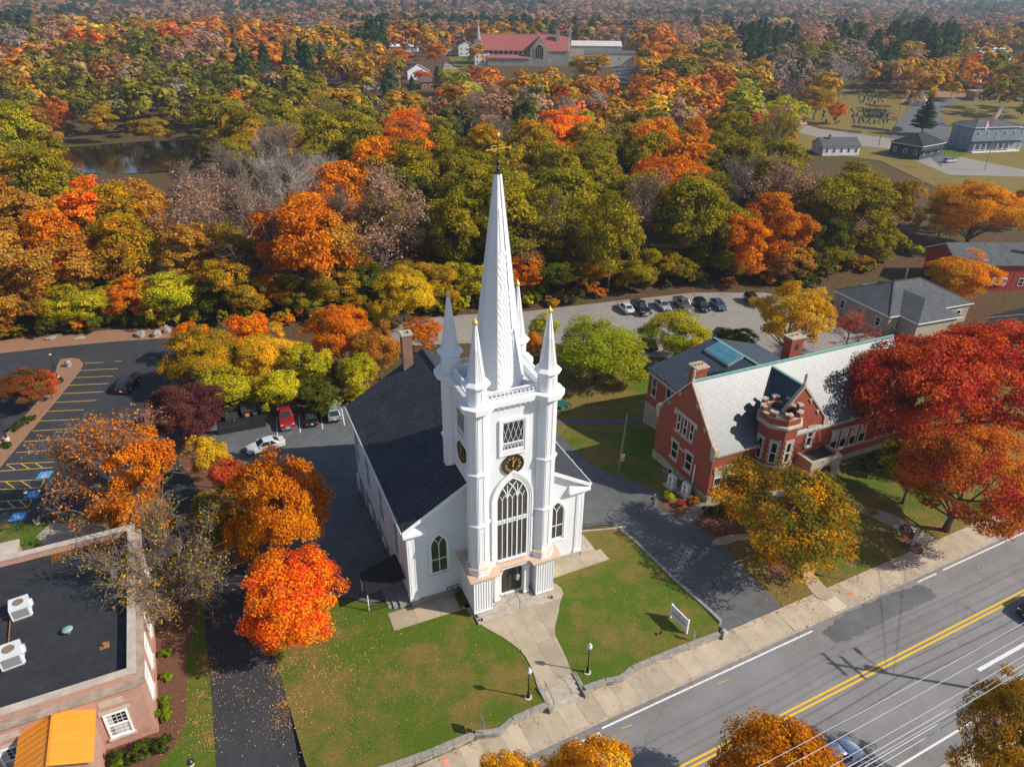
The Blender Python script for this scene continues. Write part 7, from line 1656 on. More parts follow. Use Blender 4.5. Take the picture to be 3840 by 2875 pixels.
# shrubs along the edge of the wood
for i in range(150):
    x = rw.uniform(-40, 1990); yy = edge_y(x)-rw.uniform(-8, 16); p = gd(x, yy)
    if not clear_of(p.x, p.y, .5) or (1320 < x < 1640 and yy > edge_y(x)-2): continue
    kk = rw.choice('LLKKGUAO'); tree(rw.choice(('u0','u1')), p, rw.uniform(1.4,3.6), rw.uniform(1.3,2.6), kk, {'L':'yellow-green shrub at the wood edge','K':'dark green shrub at the wood edge','G':'olive shrub at the wood edge','U':'rust-brown shrub at the wood edge','A':'amber shrub at the wood edge','O':'orange shrub at the wood edge'}[kk], group='shrubs along the wood edge', rn=rw, cat='shrub', name='shrub')
def mass(name, label, y0, y1, gen, nq, far):
    rs = np.random.RandomState(9); Ps, Ns, Ss, Rn, Cs = [], [], [], [], []
    for (wx, wy, Rm, H, k) in gen:
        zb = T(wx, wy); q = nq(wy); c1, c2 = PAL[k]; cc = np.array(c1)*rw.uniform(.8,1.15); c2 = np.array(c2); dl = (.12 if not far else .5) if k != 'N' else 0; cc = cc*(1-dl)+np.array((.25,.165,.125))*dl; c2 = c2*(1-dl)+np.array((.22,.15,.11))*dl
        bare = k in 'BP'; 
        if k == 'N':
            t = rs.rand(q)**.8; a = rs.uniform(0, 6.28, q); rr = Rm*rw.uniform(.7,1.0)*(1-t)**.7*rs.uniform(.45,1.15,q)+.3; H = H*rw.uniform(.75,1.1); P = np.stack([np.cos(a)*rr, np.sin(a)*rr, H*1.12*(.15+.85*t)], 1); N = unit(np.stack([np.cos(a), np.sin(a), np.full(q,.8)], 1)+rs.normal(size=(q,3))*.4)
        else:
            nl = max(9, int(q/7)); c, r = crown_lobes(rs, Rm, H*.62, H*.36, nl); P, N, S_, _, _ = lobe_leaves(rs, c, r*1.35, q, 1, H*.62, .5, .8, .35); N = unit(N*.45+unit(P-np.array([0,0,H*.50]))*.8)
        P = P+np.array([wx, wy, zb]); Ps.append(P); Ns.append(N); Ss.append(np.full(q, Rm*(4.6 if not bare else 3.4)/math.sqrt(q))*rs.uniform(.7,1.3,q)); Rn.append(rs.rand(q))
        f = (rs.rand(q) < .35)[:,None]; Cs.append(np.where(f, c2, cc))
    P, N, S, rn_, C_ = [np.concatenate(x) for x in (Ps, Ns, Ss, Rn, Cs)]
    o = link(name, leaf_mesh(name, P, N, S, rn_, None, LEAF_F, .8, C_)); tag(o, label, 'trees', kind='stuff'); return o
def gen_mid():
    y = 240.0; row = 0; out = []
    while y < 720:
        s_ = 10.2+(y-240)*.003; x = -(.79*y+25)+(row % 2)*s_/2
        while x < .79*y+25:
            wx, wy = x+rw.uniform(-.4,.4)*s_, y+rw.uniform(-.4,.4)*s_; x += s_; H = rw.uniform(12.5,22.5); cx, cy, d = proj(wx, wy, T(wx,wy)+H*.62)
            if not (-60 < cx < 2270) or cy < -30 or not clear_of(wx, wy, 2.5) or blocks(wx, wy, T(wx,wy), H, .36*H): continue
            k = code_at(cx, cy)
            if k == '.' or (T(wx, wy) < -5.0 and 298 < proj(wx, wy, T(wx, wy))[1] < 378 and cx < 455): continue
            if rw.random() < .22: k = rw.choice('GKUPBG')
            out.append((wx, wy, rw.uniform(.27,.36)*H, H, k))
        y += s_*.87; row += 1
    return out
def gen_far():
    y = 715.0; out = []; row = 0
    while y < 5600:
        s_ = max(11.5, y*.0165); x = -(.78*y+60)+(row % 2)*s_/2
        while x < .78*y+60:
            wx, wy = x+rw.uniform(-.42,.42)*s_, y+rw.uniform(-.42,.42)*s_; x += s_; H = rw.uniform(11,18)*max(1, s_/20); cx, cy, d = proj(wx, wy, T(wx,wy)+H*.6)
            if not (-50 < cx < 2262): continue
            f = math.sin(wx*.011+1.3*math.sin(wy*.006))+math.sin(wy*.013+wx*.004)
            k = code_at(cx, max(cy, 5)) if rw.random() < .3 else ''
            if k in ('', '.', 'A', 'O', 'Y', 'R'): k = rw.choice('BBPPBUUB' if f > .3 else ('NNNKKU' if f < -.9 else 'UUPPBBGKUGPC'))
            out.append((wx, wy, s_*rw.uniform(.52,.78), H, k))
        y += s_*.85; row += 1
    return out
mid_l = gen_mid(); far_l = gen_far()
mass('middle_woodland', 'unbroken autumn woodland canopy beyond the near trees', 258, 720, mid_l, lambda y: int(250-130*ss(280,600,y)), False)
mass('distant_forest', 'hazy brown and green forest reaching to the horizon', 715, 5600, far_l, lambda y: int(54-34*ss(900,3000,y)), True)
print('TREES', len(TREES), count, len(mid_l), len(far_l))
# ---------------------------------------------------------------- vehicles
RUB = plain('tyre_rubber', (.016,.016,.017), .8); RIM = plain('alloy_rim', (.45,.46,.47), .3, .1, metal=.8); CHR = plain('chrome', (.6,.61,.62), .2, .05, metal=.9); AGL = plain('car_glass', (.02,.026,.03), .05, .2, 1, spec=.9); TLT = plain('tail_light', (.45,.015,.015), .25, .1); HLT = plain('head_light', (.75,.76,.78), .15, .1); PLT = plain('number_plate', (.7,.72,.75), .5, .1); BPL = plain('black_plastic', (.02,.02,.022), .6, .2)
def paint(name, col, metal=.3): 
    if name in MATS: return MATS[name]
    t = NT(name); nz = t.noise(t.coord(), 2, 3); MATS[name] = t.pbr(t.ramp(nz, [(.3, tuple(c*.93 for c in col)), (.7, col)]), .28, metal, None, .6, **{'Coat Weight': .6, 'Coat Roughness': .08}); return MATS[name]
CARK = {  # stations: x, half width, sill z, deck z ; then greenhouse (x at belt front,back ; x at roof front,back ; roof z)
 'sedan': dict(L=4.75, st=[(-2.37,.72,.42,.72),(-2.28,.84,.26,.92),(-1.6,.90,.20,.98),(-.6,.91,.19,.95),(.9,.91,.19,.93),(1.5,.90,.20,.88),(2.15,.82,.24,.74),(2.37,.66,.36,.60)], gh=((1.05,-1.75),(.30,-1.05),1.45)),
 'suv': dict(L=4.65, st=[(-2.32,.76,.45,.9),(-2.25,.88,.30,1.04),(-1.5,.93,.25,1.08),(-.5,.94,.24,1.06),(.9,.94,.24,1.04),(1.4,.93,.25,1.02),(2.1,.86,.30,.90),(2.32,.72,.42,.74)], gh=((1.15,-2.22),(.50,-1.85),1.70)),
 'pickup': dict(L=5.9, st=[(-2.95,.90,.50,1.06),(-2.90,.97,.42,1.12),(-1.5,.98,.36,1.12),(-.4,.98,.34,1.12),(1.1,.98,.34,1.14),(1.5,.98,.36,1.16),(2.6,.96,.40,1.10),(2.95,.90,.48,.95)], gh=((1.25,-.85),(.62,-.62),1.88))}
def car_proto(kind):
    K = CARK[kind]; out = {}; b = MB(); S = []
    for x, w, z0, z1 in K['st']:
        zm = z0+(z1-z0)*.55; S.append([(x,-w*.90,z0),(x,-w,z0+.10),(x,-w,zm),(x,-w*.95,z1-.05),(x,-w*.80,z1),(x,w*.80,z1),(x,w*.95,z1-.05),(x,w,zm),(x,w,z0+.10),(x,w*.90,z0)])
    n = 10
    for s in S: b.v += s
    for i in range(len(S)-1):
        for j in range(n): b.f.append([i*n+j, i*n+(j+1)%n, (i+1)*n+(j+1)%n, (i+1)*n+j]); b.m.append(0)
    b.f.append(list(range(n))); b.m.append(0); b.f.append([(len(S)-1)*n+j for j in range(n)][::-1]); b.m.append(0); out['body'] = b
    (bf, bb_), (rf_, rb), rz = K['gh']; bw = K['st'][3][1]*.90; tw = bw*.80; bz = K['st'][4][3]-.02
    base = [(bf,-bw*.9,bz),(bf-.5,-bw,bz),(bb_+.3,-bw,bz),(bb_,-bw*.86,bz),(bb_,bw*.86,bz),(bb_+.3,bw,bz),(bf-.5,bw,bz),(bf,bw*.9,bz)]
    top = [(rf_,-tw*.9,rz-.07),(rf_-.3,-tw,rz-.06),(rb+.2,-tw,rz-.06),(rb,-tw*.9,rz-.08),(rb,tw*.9,rz-.08),(rb+.2,tw,rz-.06),(rf_-.3,tw,rz-.06),(rf_,tw*.9,rz-.07)]
    g = MB(); g.add(base+top, [(i,(i+1)%8,8+(i+1)%8,8+i) for i in range(8)]+[tuple(range(8,16))]); out['glass'] = g
    r = MB(); lo = [(x*1.0,y*1.01,z-.01) for x, y, z in top]; cx = (rf_+rb)/2; hi = [(cx+(x-cx)*.86,y*.80,rz) for x, y, z in top]; r.add(lo+hi, [(i,(i+1)%8,8+(i+1)%8,8+i) for i in range(8)]+[tuple(range(8,16)), tuple(range(7,-1,-1))]); out['roof_panel'] = r
    pl = MB(); 
    for sy in (-1, 1):
        pl.bar((bf-.02,sy*bw*.9,bz),(rf_,sy*tw*.9,rz-.07),.07,.05); pl.bar((bb_+.02,sy*bw*.87,bz),(rb,sy*tw*.9,rz-.08),.12,.08)
        xm = (bf-.5+bb_+.3)/2; pl.bar((xm,sy*(bw+.004),bz),(xm-.05,sy*(tw+.004),rz-.06),.10,.04)
        pl.box(bf-.45,bf-.25,*sorted((sy*(bw+.03),sy*(bw+.22))),bz+.02,bz+.16)
    out['pillar'] = pl
    L = K['L']/2; w = K['st'][1][1]; out['wheels'] = [(sx*L*.60+(.05 if sx > 0 else -.02), sy*(w-.06)) for sx in (-1,1) for sy in (-1,1)]; out['rw'] = .33 if kind == 'sedan' else (.37 if kind == 'suv' else .40)
    z = K['st'][-1][3]; zr = K['st'][0][3]
    out['head'] = [(L-.30,sy*w*.72,z+.06) for sy in (-1,1)]; out['tail'] = [(-L+.06,sy*w*.78,zr+.02) for sy in (-1,1)]; out['L'] = L; out['w'] = w; out['K'] = kind
    return out
CP = {k: car_proto(k) for k in CARK}; CMESH = {}
def car(kind, label, p, heading, col, colname, name='parked_car', group=None, roofrack=False, bedcover=None):
    C = CP[kind]; t = thing(name, label, 'pickup truck' if kind == 'pickup' else 'car', p, heading, group); pm_ = paint(colname, col); Kk = kind
    def part(nm, mb, mat, parent=t, smooth=False):
        key = (Kk, nm, mat.name)
        if key not in CMESH: o = mb.build(nm, mat, parent, smooth); CMESH[key] = o.data; return o
        o = link(nm, CMESH[key]); o.parent = parent; return o
    part('body', C['body'], pm_); part('window_glass', C['glass'], AGL); part('roof_panel', C['roof_panel'], pm_); part('pillar', C['pillar'], pm_)
    r = C['rw']
    for x, y in C['wheels']:
        m = MB(); m.tube([(0,-.11,0),(0,-.09,0),(0,.09,0),(0,.11,0)], [r*.9,r,r,r*.9], 16); o = part('wheel', m, RUB); o.location = (x, y, r)
        m = MB(); m.tube([(0,-.118,0),(0,.118,0)], r*.62, 12); q = part('rim', m, RIM, o)
    for x, y, z in C['head']: m = MB(); m.box(-.12,.22,-.16,.16,-.08,.07); o = part('headlight', m, HLT); o.location = (x, y, z-.06)
    for x, y, z in C['tail']: m = MB(); m.box(-.07,.10,-.13,.13,-.14,.10); o = part('taillight', m, TLT); o.location = (x, y, z-.05)
    L, w = C['L'], C['w']; m = MB(); m.box(L-.12,L+.04,-w*.45,w*.45,.50,.72 if kind != 'pickup' else .95); part('grille', m, CHR if kind == 'pickup' else BPL)
    for sx, nm in ((1,'front_bumper'),(-1,'rear_bumper')): m = MB(); xx = sorted((sx*(L-.16), sx*(L+.06))); m.box(xx[0],xx[1],-w*.86,w*.86,.32,.50); part(nm, m, CHR if kind == 'pickup' else BPL)
    for sx in (1,-1): m = MB(); xx = sorted((sx*(L+.0), sx*(L+.075))); m.box(xx[0],xx[1],-.16,.16,.54,.66); o = part('plate_front' if sx > 0 else 'plate_rear', m, PLT); o.name = 'number_plate'
    if kind == 'pickup':
        m = MB(); m.box(-2.86,-.95,-.88,.88,1.115,1.17); o = part('bed_cover' if bedcover else 'truck_bed', m, bedcover or BPL)
        m = MB(); m.box(-2.9,-.9,-.96,-.88,1.1,1.22); m.box(-2.9,-.9,.88,.96,1.1,1.22); m.box(-2.93,-2.87,-.88,.88,1.1,1.22); part('bed_rail', m, pm_)
    if kind == 'suv': m = MB(); [m.bar((.2,sy*.62,1.72),(-1.6,sy*.62,1.72),.04,.05) for sy in (-1,1)]; part('roof_rail', m, BPL)
    if roofrack:
        m = MB()
        for x in (.1,-2.6): 
            for sy in (-1,1): m.tube([(x,sy*.85,1.15),(x,sy*.8,2.25)], .035, 5)
            m.tube([(x,-.85,2.25),(x,.85,2.25)], .04, 5)
        m.build('ladder_rack', STEEL, t)
    return t
def gT(px, py): return gd(px/KD, py/KD)
def car_px(kind, near, far_, label, col, cn, rear_near=False, **k):
    """near / far_: photo pixels of the ground under the two ends"""
    a, b = gT(*near), gT(*far_); d = (a-b); h = math.atan2(d.y, d.x)+(math.pi if rear_near else 0); L = CP[kind]['L']; dn_ = Vector((d.x, d.y, 0)).normalized(); c = a-dn_*L; c.z = T(c.x, c.y)
    for nm in ('back',): pass
    return car(kind, label, c+Vector((0,0,.05)), h, col, cn, **k)
zc_ = zq((2300,1080), .4717); hv = (90, 92)
for kind, q, lb, col, cn, rear, kw in (('sedan',(138,218),'white sedan parked tail-out at the end of back lot row',(.78,.79,.80),'paint_white',True,{}),('pickup',(268,232),'black pickup with ladder rack in back lot row',(.014,.015,.018),'paint_black',False,dict(roofrack=True)),('sedan',(432,198),'silver sedan between two pickups in back lot',(.42,.44,.46),'paint_silver',False,{}),
     ('pickup',(604,206),'grey-brown pickup with loaded bed in back lot row',(.16,.145,.13),'paint_taupe',False,{}),('suv',(738,202),'black compact suv beside blue sedan in back lot',(.012,.013,.015),'paint_black',False,{}),('sedan',(872,192),'blue sedan at the open end of back lot row',(.045,.12,.22),'paint_blue',False,{}),('suv',(1140,158),'black suv standing alone in back lot',(.012,.013,.015),'paint_black',False,{})):
    car_px(kind, zc_(*q), zc_(q[0]-82, q[1]-78), lb, col, cn, rear, **kw)
car_px('pickup', zr_(688,315), zr_(648,130), 'red pickup with grey bed cover parked nose-out beside dumpsters', (.42,.012,.022), 'paint_red', bedcover=plain('bed_cover_grey', (.20,.21,.22), .5))
car_px('sedan', zr_(892,285), zr_(862,130), 'black sedan parked tail-out between red pickup and silver hatchback', (.012,.012,.014), 'paint_black', True)
car_px('suv', zr_(1085,245), zr_(1060,100), 'silver-green hatchback parked tail-out beside church roof', (.36,.43,.42), 'paint_sage', True)
car_px('suv', zl1(945,585), zl1(1050,470), 'black suv driving through the left parking lot', (.02,.018,.02), 'paint_blackplum', True, name='moving_car')
car_px('sedan', zr_(330,505), zr_(545,450), 'white car with black roof under golden maple', (.78,.79,.80), 'paint_white')
car_px('suv', zl1(1150,880), zl1(1240,800), 'white van half hidden behind plum tree', (.76,.77,.78), 'paint_white')
cS = gs(3195, 2800, 1.4); s0, n0 = sn(cS.x, cS.y); car('suv', 'silver-blue car driving beneath the orange street tree', st(s0-.8, -9.6, ZR), SANG, (.50,.53,.60), 'paint_iceblue', name='moving_car')
p = st(sn(*gs(*zb3(2200,455), ZR).xy)[0]+1.2, -7.3, ZR); car('suv', 'dark car driving on the road at frame edge', p, SANG+math.pi, (.02,.02,.024), 'paint_black', name='moving_car')
for q, lb, cn, col in (((2720,1262),'brown car parked behind the library rear wing','paint_brown',(.07,.05,.04)),((2425,1300),'dark car half hidden by the yellow-green locust','paint_black',(.012,.013,.015)),((3265,1092),'silver sedan behind the grey hipped roof','paint_silver',(.42,.44,.46)),((3330,1082),'dark sedan behind the grey hipped roof','paint_black',(.012,.013,.015)),((3395,1074),'maroon sedan behind the grey hipped roof','paint_maroon',(.09,.02,.02))):
    p = gT(*q); car('sedan', lb, p+Vector((0,0,.05)), 1.9, col, cn)
for q, lb, cn, col in (((3366,492),'dark red car turning at the far street corner','paint_maroon',(.09,.02,.02)),((3005,470),'white car on the far street by cemetery','paint_white',(.78,.79,.80)),((3560,610),'blue and white car on far street','paint_iceblue',(.50,.53,.60))):
    p = gT(*q); car('suv', lb, p+Vector((0,0,.1)), .3, col, cn)
# ---------------------------------------------------------------- street furniture
def lamp(label, p, kind='globe', group=None, h=2.75):
    t = thing('lamp_post', label, 'lamp post', p, .3, group)
    m = MB(); m.lathe(0,0,[(.30,-.3),(.30,.07)],14) if kind == 'globe' else m.lathe(0,0,[(.32,-.4),(.32,.55),(.28,.6)],14); m.build('footing', CONC_N, t); b0 = .07 if kind == 'globe' else .6
    m = MB(); m.lathe(0,0,[(.17,b0),(.15,b0+.22),(.08,b0+.5),(.055,b0+.8),(.045,h-.2),(.10,h-.05),(.12,h)],10); m.tube([(-.26,0,h-.62),(.0,0,h-.62)], .018, 5); m.tube([(-.26,0,h-.62),(-.28,0,h-.5),(-.20,0,h-.42)], .015, 5); m.build('post', BLACKM, t)
    if kind == 'globe':
        m = MB(); m.lathe(0,0,[(.10,h),(.20,h+.08),(.235,h+.22),(.20,h+.38),(.12,h+.46),(.13,h+.50),(.05,h+.62),(.01,h+.66)],14); m.build('globe', plain('globe_glass', (.62,.63,.65), .15, .08, 2, spec=.7), t, smooth=True)
    else:
        m = MB(); m.lathe(0,0,[(.12,h),(.22,h+.12),(.20,h+.34)],12); m.build('globe', plain('globe_tan', (.60,.50,.30), .25, .1), t, smooth=True); m = MB(); m.lathe(0,0,[(.24,h+.34),(.20,h+.48),(.06,h+.62),(.02,h+.72)],12); m.build('cap', BLACKM, t)
    return t
def gl_(q, f=Tl): p = gS(q); p.z = f(p.x, p.y); return p
lamp('black lamp post with glass globe on lawn left of walkway', gd(*[v/KD for v in zb1(1808,762)], Tl)); lamp('black lamp post with glass globe on lawn right of walkway', gd(*[v/KD for v in zb2(448,708)], Tl))
for q, lb in (((450,462),'black lamp post beside boulder on parking island'),((58,940),'black lamp post beside low hedge on parking island'),((290,1575),'black lamp post on round footing by accessible bays')): lamp(lb, gT(*zl1(*q)), 'acorn', h=4.0)
p = gs(712, 2850, 3.2); p.z = T(p.x, p.y); lamp('black lamp post on the verge by planting bed', p, 'acorn', h=3.0)
m = None
def sign_frame(p, q): d = q-p; return (p+q)/2, math.atan2(d.y, d.x), d.length
a, b = gd(*[v/KD for v in (2490+135*.1786, 2230+470*.1786)], Tl), gd(*[v/KD for v in (2490+468*.1786, 2230+805*.1786)], Tl); c, h, L_ = sign_frame(a, b)
sg_ = thing('lawn_sign', 'white post sign with dark lettering on the church lawn', 'sign', c, h)
for sx in (-1, 1):
    m = MB(); m.box(sx*L_/2-.075,sx*L_/2+.075,-.075,.075,-.3,1.62); m.frus(sx*L_/2,0,1.62,1.70,.13,.02,4,math.pi/4); m.build('post', WHITE2, sg_)
m = MB(); m.box(-L_/2+.08,L_/2-.08,-.03,.03,.42,1.50); m.build('board', plain('sign_face', (.62,.66,.72), .5, .06, 1), sg_)
m = MB(); m.box(-L_/2+.08,L_/2-.08,-.05,.05,1.50,1.57); m.box(-L_/2+.08,L_/2-.08,-.05,.05,.35,.42); m.build('rail', WHITE2, sg_)
INK = plain('sign_ink', (.03,.05,.05), .6)
label_part('HONEYSUCKLE', .24, INK, sg_, (0,-.034,.86)); label_part('HOME & GARDEN', .085, INK, sg_, (0,-.034,.68)) if False else None
for k, w in enumerate((.55,.42)): m = MB(); m.box(-w,w,-.036,-.031,.66-k*.08,.675-k*.08); m.build('script_line', INK, sg_)
m = MB(); m.tube([(.0,-.036,1.05),(-.06,-.036,1.12),(.05,-.036,1.20),(-.03,-.036,1.28),(.04,-.036,1.34)], .012, 5); m.box(-.09,.09,-.038,-.031,1.36,1.42); m.build('flower_emblem', INK, sg_)
m = MB(); m.tube([(L_/2,0,1.15),(L_/2+.95,.0,1.15)], .012, 5); m.build('bracket_arm', BLACKM, sg_); m = MB(); m.add([(L_/2+.5,-.01,1.13),(L_/2+1.0,-.01,1.13),(L_/2+.98,-.01,.15),(L_/2+.5,.01,1.13),(L_/2+1.0,.01,1.13),(L_/2+.98,.01,.15)], [(2,1,0),(3,4,5),(0,1,4,3),(1,2,5,4),(2,0,3,5)]); m.build('pennant', plain('pennant_cloth', (.66,.69,.74), .8, .1, 4), sg_); label_part('OPEN', .16, INK, sg_, (L_/2+.82,-.018,.90))
fp = gd(*[v/KD for v in zb2(1052,398)], Tl); t = thing('ground_spotlight', 'small black spotlight on the lawn facing the sign', 'spotlight', fp, h); m = MB(); m.tube([(0,0,-.1),(0,0,.25)], .03, 6); m.build('stake', BLACKM, t); m = MB(); m.tube([(0,-.12,.22),(0,.12,.36)], [.07,.11], 8); m.build('lamp_head', BLACKM, t)
# library sign
zs2 = zq((3330,1940), .126); a, b = gT(*zs2(255,500)), gT(*zs2(700,830)); c, h, L_ = sign_frame(a, b); ls = thing('library_sign', 'dark red carved sign with oval seal between grey posts', 'sign', c, h); CRM = plain('sign_maroon', (.20,.022,.03), .6, .15, 2); GPS = plain('post_grey', (.30,.33,.40), .6, .1)
for sx in (-1, 1): m = MB(); m.box(sx*L_/2-.10,sx*L_/2+.10,-.10,.10,-.3,1.75); m.build('post', GPS, ls)
m = MB(); m.ext([(-L_/2+.1,.62),(L_/2-.1,.62),(L_/2-.1,1.42),(.55,1.52)]+[(.55*math.cos(t),1.50+.34*math.sin(t)) for t in np.linspace(0, math.pi, 9)]+[(-.55,1.52),(-L_/2+.1,1.42)], 'y', -.04, .04); m.build('board', CRM, ls)
m = MB(); m.ext([(.40*math.cos(t),1.42+.26*math.sin(t)) for t in np.linspace(0, 2*math.pi, 20, endpoint=False)], 'y', -.06, -.041); m.build('oval_seal', plain('seal_grey', (.45,.50,.56), .5), ls); m = MB(); m.ext([(.27*math.cos(t),1.42+.13*math.sin(t)) for t in np.linspace(0, 2*math.pi, 16, endpoint=False)], 'y', -.068, -.061); m.build('seal_centre', INK, ls)
label_part('LIBRARY', .30, plain('gilt_letter', (.62,.40,.14), .4), ls, (0,-.046,.86)); label_part('PUBLIC', .16, MATS['gilt_letter'], ls, (0,-.046,1.10))
# street sign posts
p = gT(3150+185*.126, 2070+820*.126); t = thing('sign_post', 'thin metal post with white regulatory sign on library lawn edge', 'sign', p, SANG+1.2); m = MB(); m.box(-.03,.03,-.02,.02,-.3,2.35); m.build('post', STEEL, t); m = MB(); m.box(-.16,.16,-.035,-.021,1.75,2.30); m.build('sign_plate', WHITE2, t); m = MB(); m.box(-.10,.10,-.04,-.036,2.1,2.2); m.box(-.10,.10,-.04,-.036,1.9,1.95); m.build('sign_marking', TLT, t)
p = gd(*[v/KD for v in zb1(1492,1045)]); t = thing('sign_post', 'thin metal post at the wall carrying a square sign edge-on', 'sign', (p.x,p.y,-.55), SANG+1.45); m = MB(); m.box(-.03,.03,-.02,.02,-.2,2.3); m.build('post', STEEL, t); m = MB(); m.box(-.40,.40,-.035,-.021,1.55,2.3); m.build('sign_plate', plain('sign_back', (.5,.5,.5), .4), t); m = MB(); m.box(-.2,.2,-.035,-.021,1.15,1.45); m.build('supplementary_plate', MATS['sign_back'], t)
# wooden pole with notices
p = gT(2300+80*.252, 1540+895*.252); pl_ = upole('utility_pole', 'leaning wooden pole with white and yellow notices on library side lawn', p, 7.6, .2, arms=0); pl_.rotation_euler = (0.0, .045, .2)
m = MB(); m.box(-.02,.38,-.20,-.17,2.05,2.5); m.build('white_notice', WHITE2, pl_); m = MB(); m.box(-.02,.38,-.20,-.17,1.52,2.03); m.build('yellow_notice', plain('notice_yellow', (.75,.5,.02), .5), pl_)
label_part('NO', .13, INK, pl_, (.18,-.208,2.36)); label_part('PARKING', .075, INK, pl_, (.18,-.208,2.2)); label_part('TOW', .12, INK, pl_, (.18,-.208,1.86)); label_part('ZONE', .11, INK, pl_, (.18,-.208,1.68))
w0 = p+Vector((.35,0,7.4)); w1 = lw(4.85, 17.0, 5.9); m = MB(); m.tube([w0.lerp(w1, t)+Vector((0,0,-.6*4*t*(1-t))) for t in np.linspace(0,1,7)], .02, 4); tag(m.build('service_wire', BLACKM), 'service wire from leaning pole to library rear wing', 'wire')
# big poles and wires on the near side of the street
bp = gs(*zb3(2190,1085), -.6); sP, nP = sn(bp.x, bp.y); nP = -13.9
P1 = upole('utility_pole', 'tall utility pole with transformer on the near sidewalk', st(sP+1.5, nP, -.6), 13.0, SANG+math.pi/2, arms=2, tr=True); P2 = upole('utility_pole', 'tall utility pole on the near sidewalk down the street', st(sP-41, nP, -.6), 13.0, SANG+math.pi/2, arms=2); P3 = upole('utility_pole', 'tall utility pole on the near sidewalk up the street', st(sP+44, nP, -.6), 13.0, SANG+math.pi/2, arms=2)
m = MB(); la = st(sP+1.5, nP); m.tube([(0,0,9.0),(.0,0,9.4),(1.6,0,9.9),(2.3,0,9.85)], .04, 6); m.box(2.1,2.75,-.13,.13,9.78,9.92); m.build('street_light_arm', STEEL, P1)
P1.children[-1].rotation_euler.z = 0
WIRE = plain('wire_pale', (.55,.55,.56), .4, .1); WIREB = plain('wire_black', (.03,.03,.03), .5)
for A_, B_ in ((P2, P1), (P1, P3)):
    a, b = A_.location, B_.location
    for dn, z, r in ((1.15,12.85,.016),(.5,12.85,.016),(-.5,12.85,.016),(-1.15,12.85,.016),(.25,9.6,.024),(.2,8.6,.03),(.2,7.7,.024)):
        m = MB(); m.tube([a.lerp(b, t)+SN*dn+Vector((0,0,z-.55*4*t*(1-t))) for t in np.linspace(0,1,13)], r, 5); tag(m.build('overhead_wire', WIRE), 'pale overhead wire running along the near side of street', 'wire', 'overhead wires along the street')
a, b = P3.location+Vector((0,0,8.2)), st(sP+9, 5.0, 6.5)
for k in range(2):
    m = MB(); e = st(sP+20+k*8, 9, 7.0); s_ = st(sP+1.5, nP, 9.0-k*.4); m.tube([s_.lerp(e, t)+Vector((0,0,-.5*4*t*(1-t))) for t in np.linspace(0,1,9)], .02, 4); tag(m.build('service_wire', WIREB), 'black service wire crossing high over the road', 'wire', 'service wires across the road')
# dumpster enclosure
zd = lambda x, y: gT(*zr_(x, y))
a, b, c_, d_ = zd(95,345), zd(495,270), zd(415,165), zd(130,215)
en = thing('dumpster_enclosure', 'black slatted screen fence around the dumpsters', 'fence', a); 
FEN = plain('fence_black', (.018,.018,.019), .7, .3, 2)
def fence_run(root, p, q, h, n, mat):
    p = p-root.location; q = q-root.location
    for i in range(n):
        u, v = p.lerp(q, i/n), p.lerp(q, (i+.93)/n); m = MB(); m.bar((u.x,u.y,u.z+h/2),(v.x,v.y,v.z+h/2), .03, h); m.build('fence_slat', mat, root)
    for i in range(5): u = p.lerp(q, i/4); m = MB(); m.tube([(u.x,u.y,u.z-.3),(u.x,u.y,u.z+h+.06)], .04, 6); m.build('fence_post', mat, root)
fence_run(en, a, b, 1.9, 34, FEN); fence_run(en, b, c_, 1.9, 20, FEN); fence_run(en, c_, d_, 1.9, 30, FEN)
for q, lb, s_ in (((370,215),'black dumpster with ribbed lids inside the enclosure',1.25),((200,262),'smaller black dumpster inside the enclosure',.8)):
    p = zd(*q)+Vector((0,.6,0)); hd = math.atan2((b-a).y, (b-a).x); t = thing('dumpster', lb, 'dumpster', p, hd); t.scale = (s_,)*3
    m = MB(); m.add([(-.9,-.6,.15),(.9,-.6,.15),(.9,.6,.15),(-.9,.6,.15),(-1.05,-.75,1.25),(1.05,-.75,1.25),(1.05,.75,1.55),(-1.05,.75,1.55)], [(3,2,1,0),(0,1,5,4),(1,2,6,5),(2,3,7,6),(3,0,4,7),(4,5,6,7)]); m.build('bin', FEN, t)
    for k in (-1, 1):
        m = MB(); m.add([(k*.53-.5,-.8,1.30),(k*.53+.5,-.8,1.30),(k*.53+.5,.8,1.62),(k*.53-.5,.8,1.62),(k*.53-.5,-.8,1.25),(k*.53+.5,-.8,1.25),(k*.53+.5,.8,1.57),(k*.53-.5,.8,1.57)], [(0,1,2,3),(7,6,5,4),(0,4,5,1),(1,5,6,2),(2,6,7,3),(3,7,4,0)]); lo_ = m.build('lid', plain('lid_grey', (.05,.05,.052), .5), t)
        m = MB(); [m.bar((k*.53-.36+j*.18,-.78,1.33),(k*.53-.36+j*.18,.78,1.645),.05,.04) for j in range(5)]; m.build('lid_rib', MATS['lid_grey'], lo_)
    for x, mt in ((-.5,plain('sticker_orange',(.75,.25,.02))),(.35,WHITE2)): m = MB(); m.box(x-.2,x+.2,-.80,-.70,.7,1.05); m.build('sticker', mt, t)
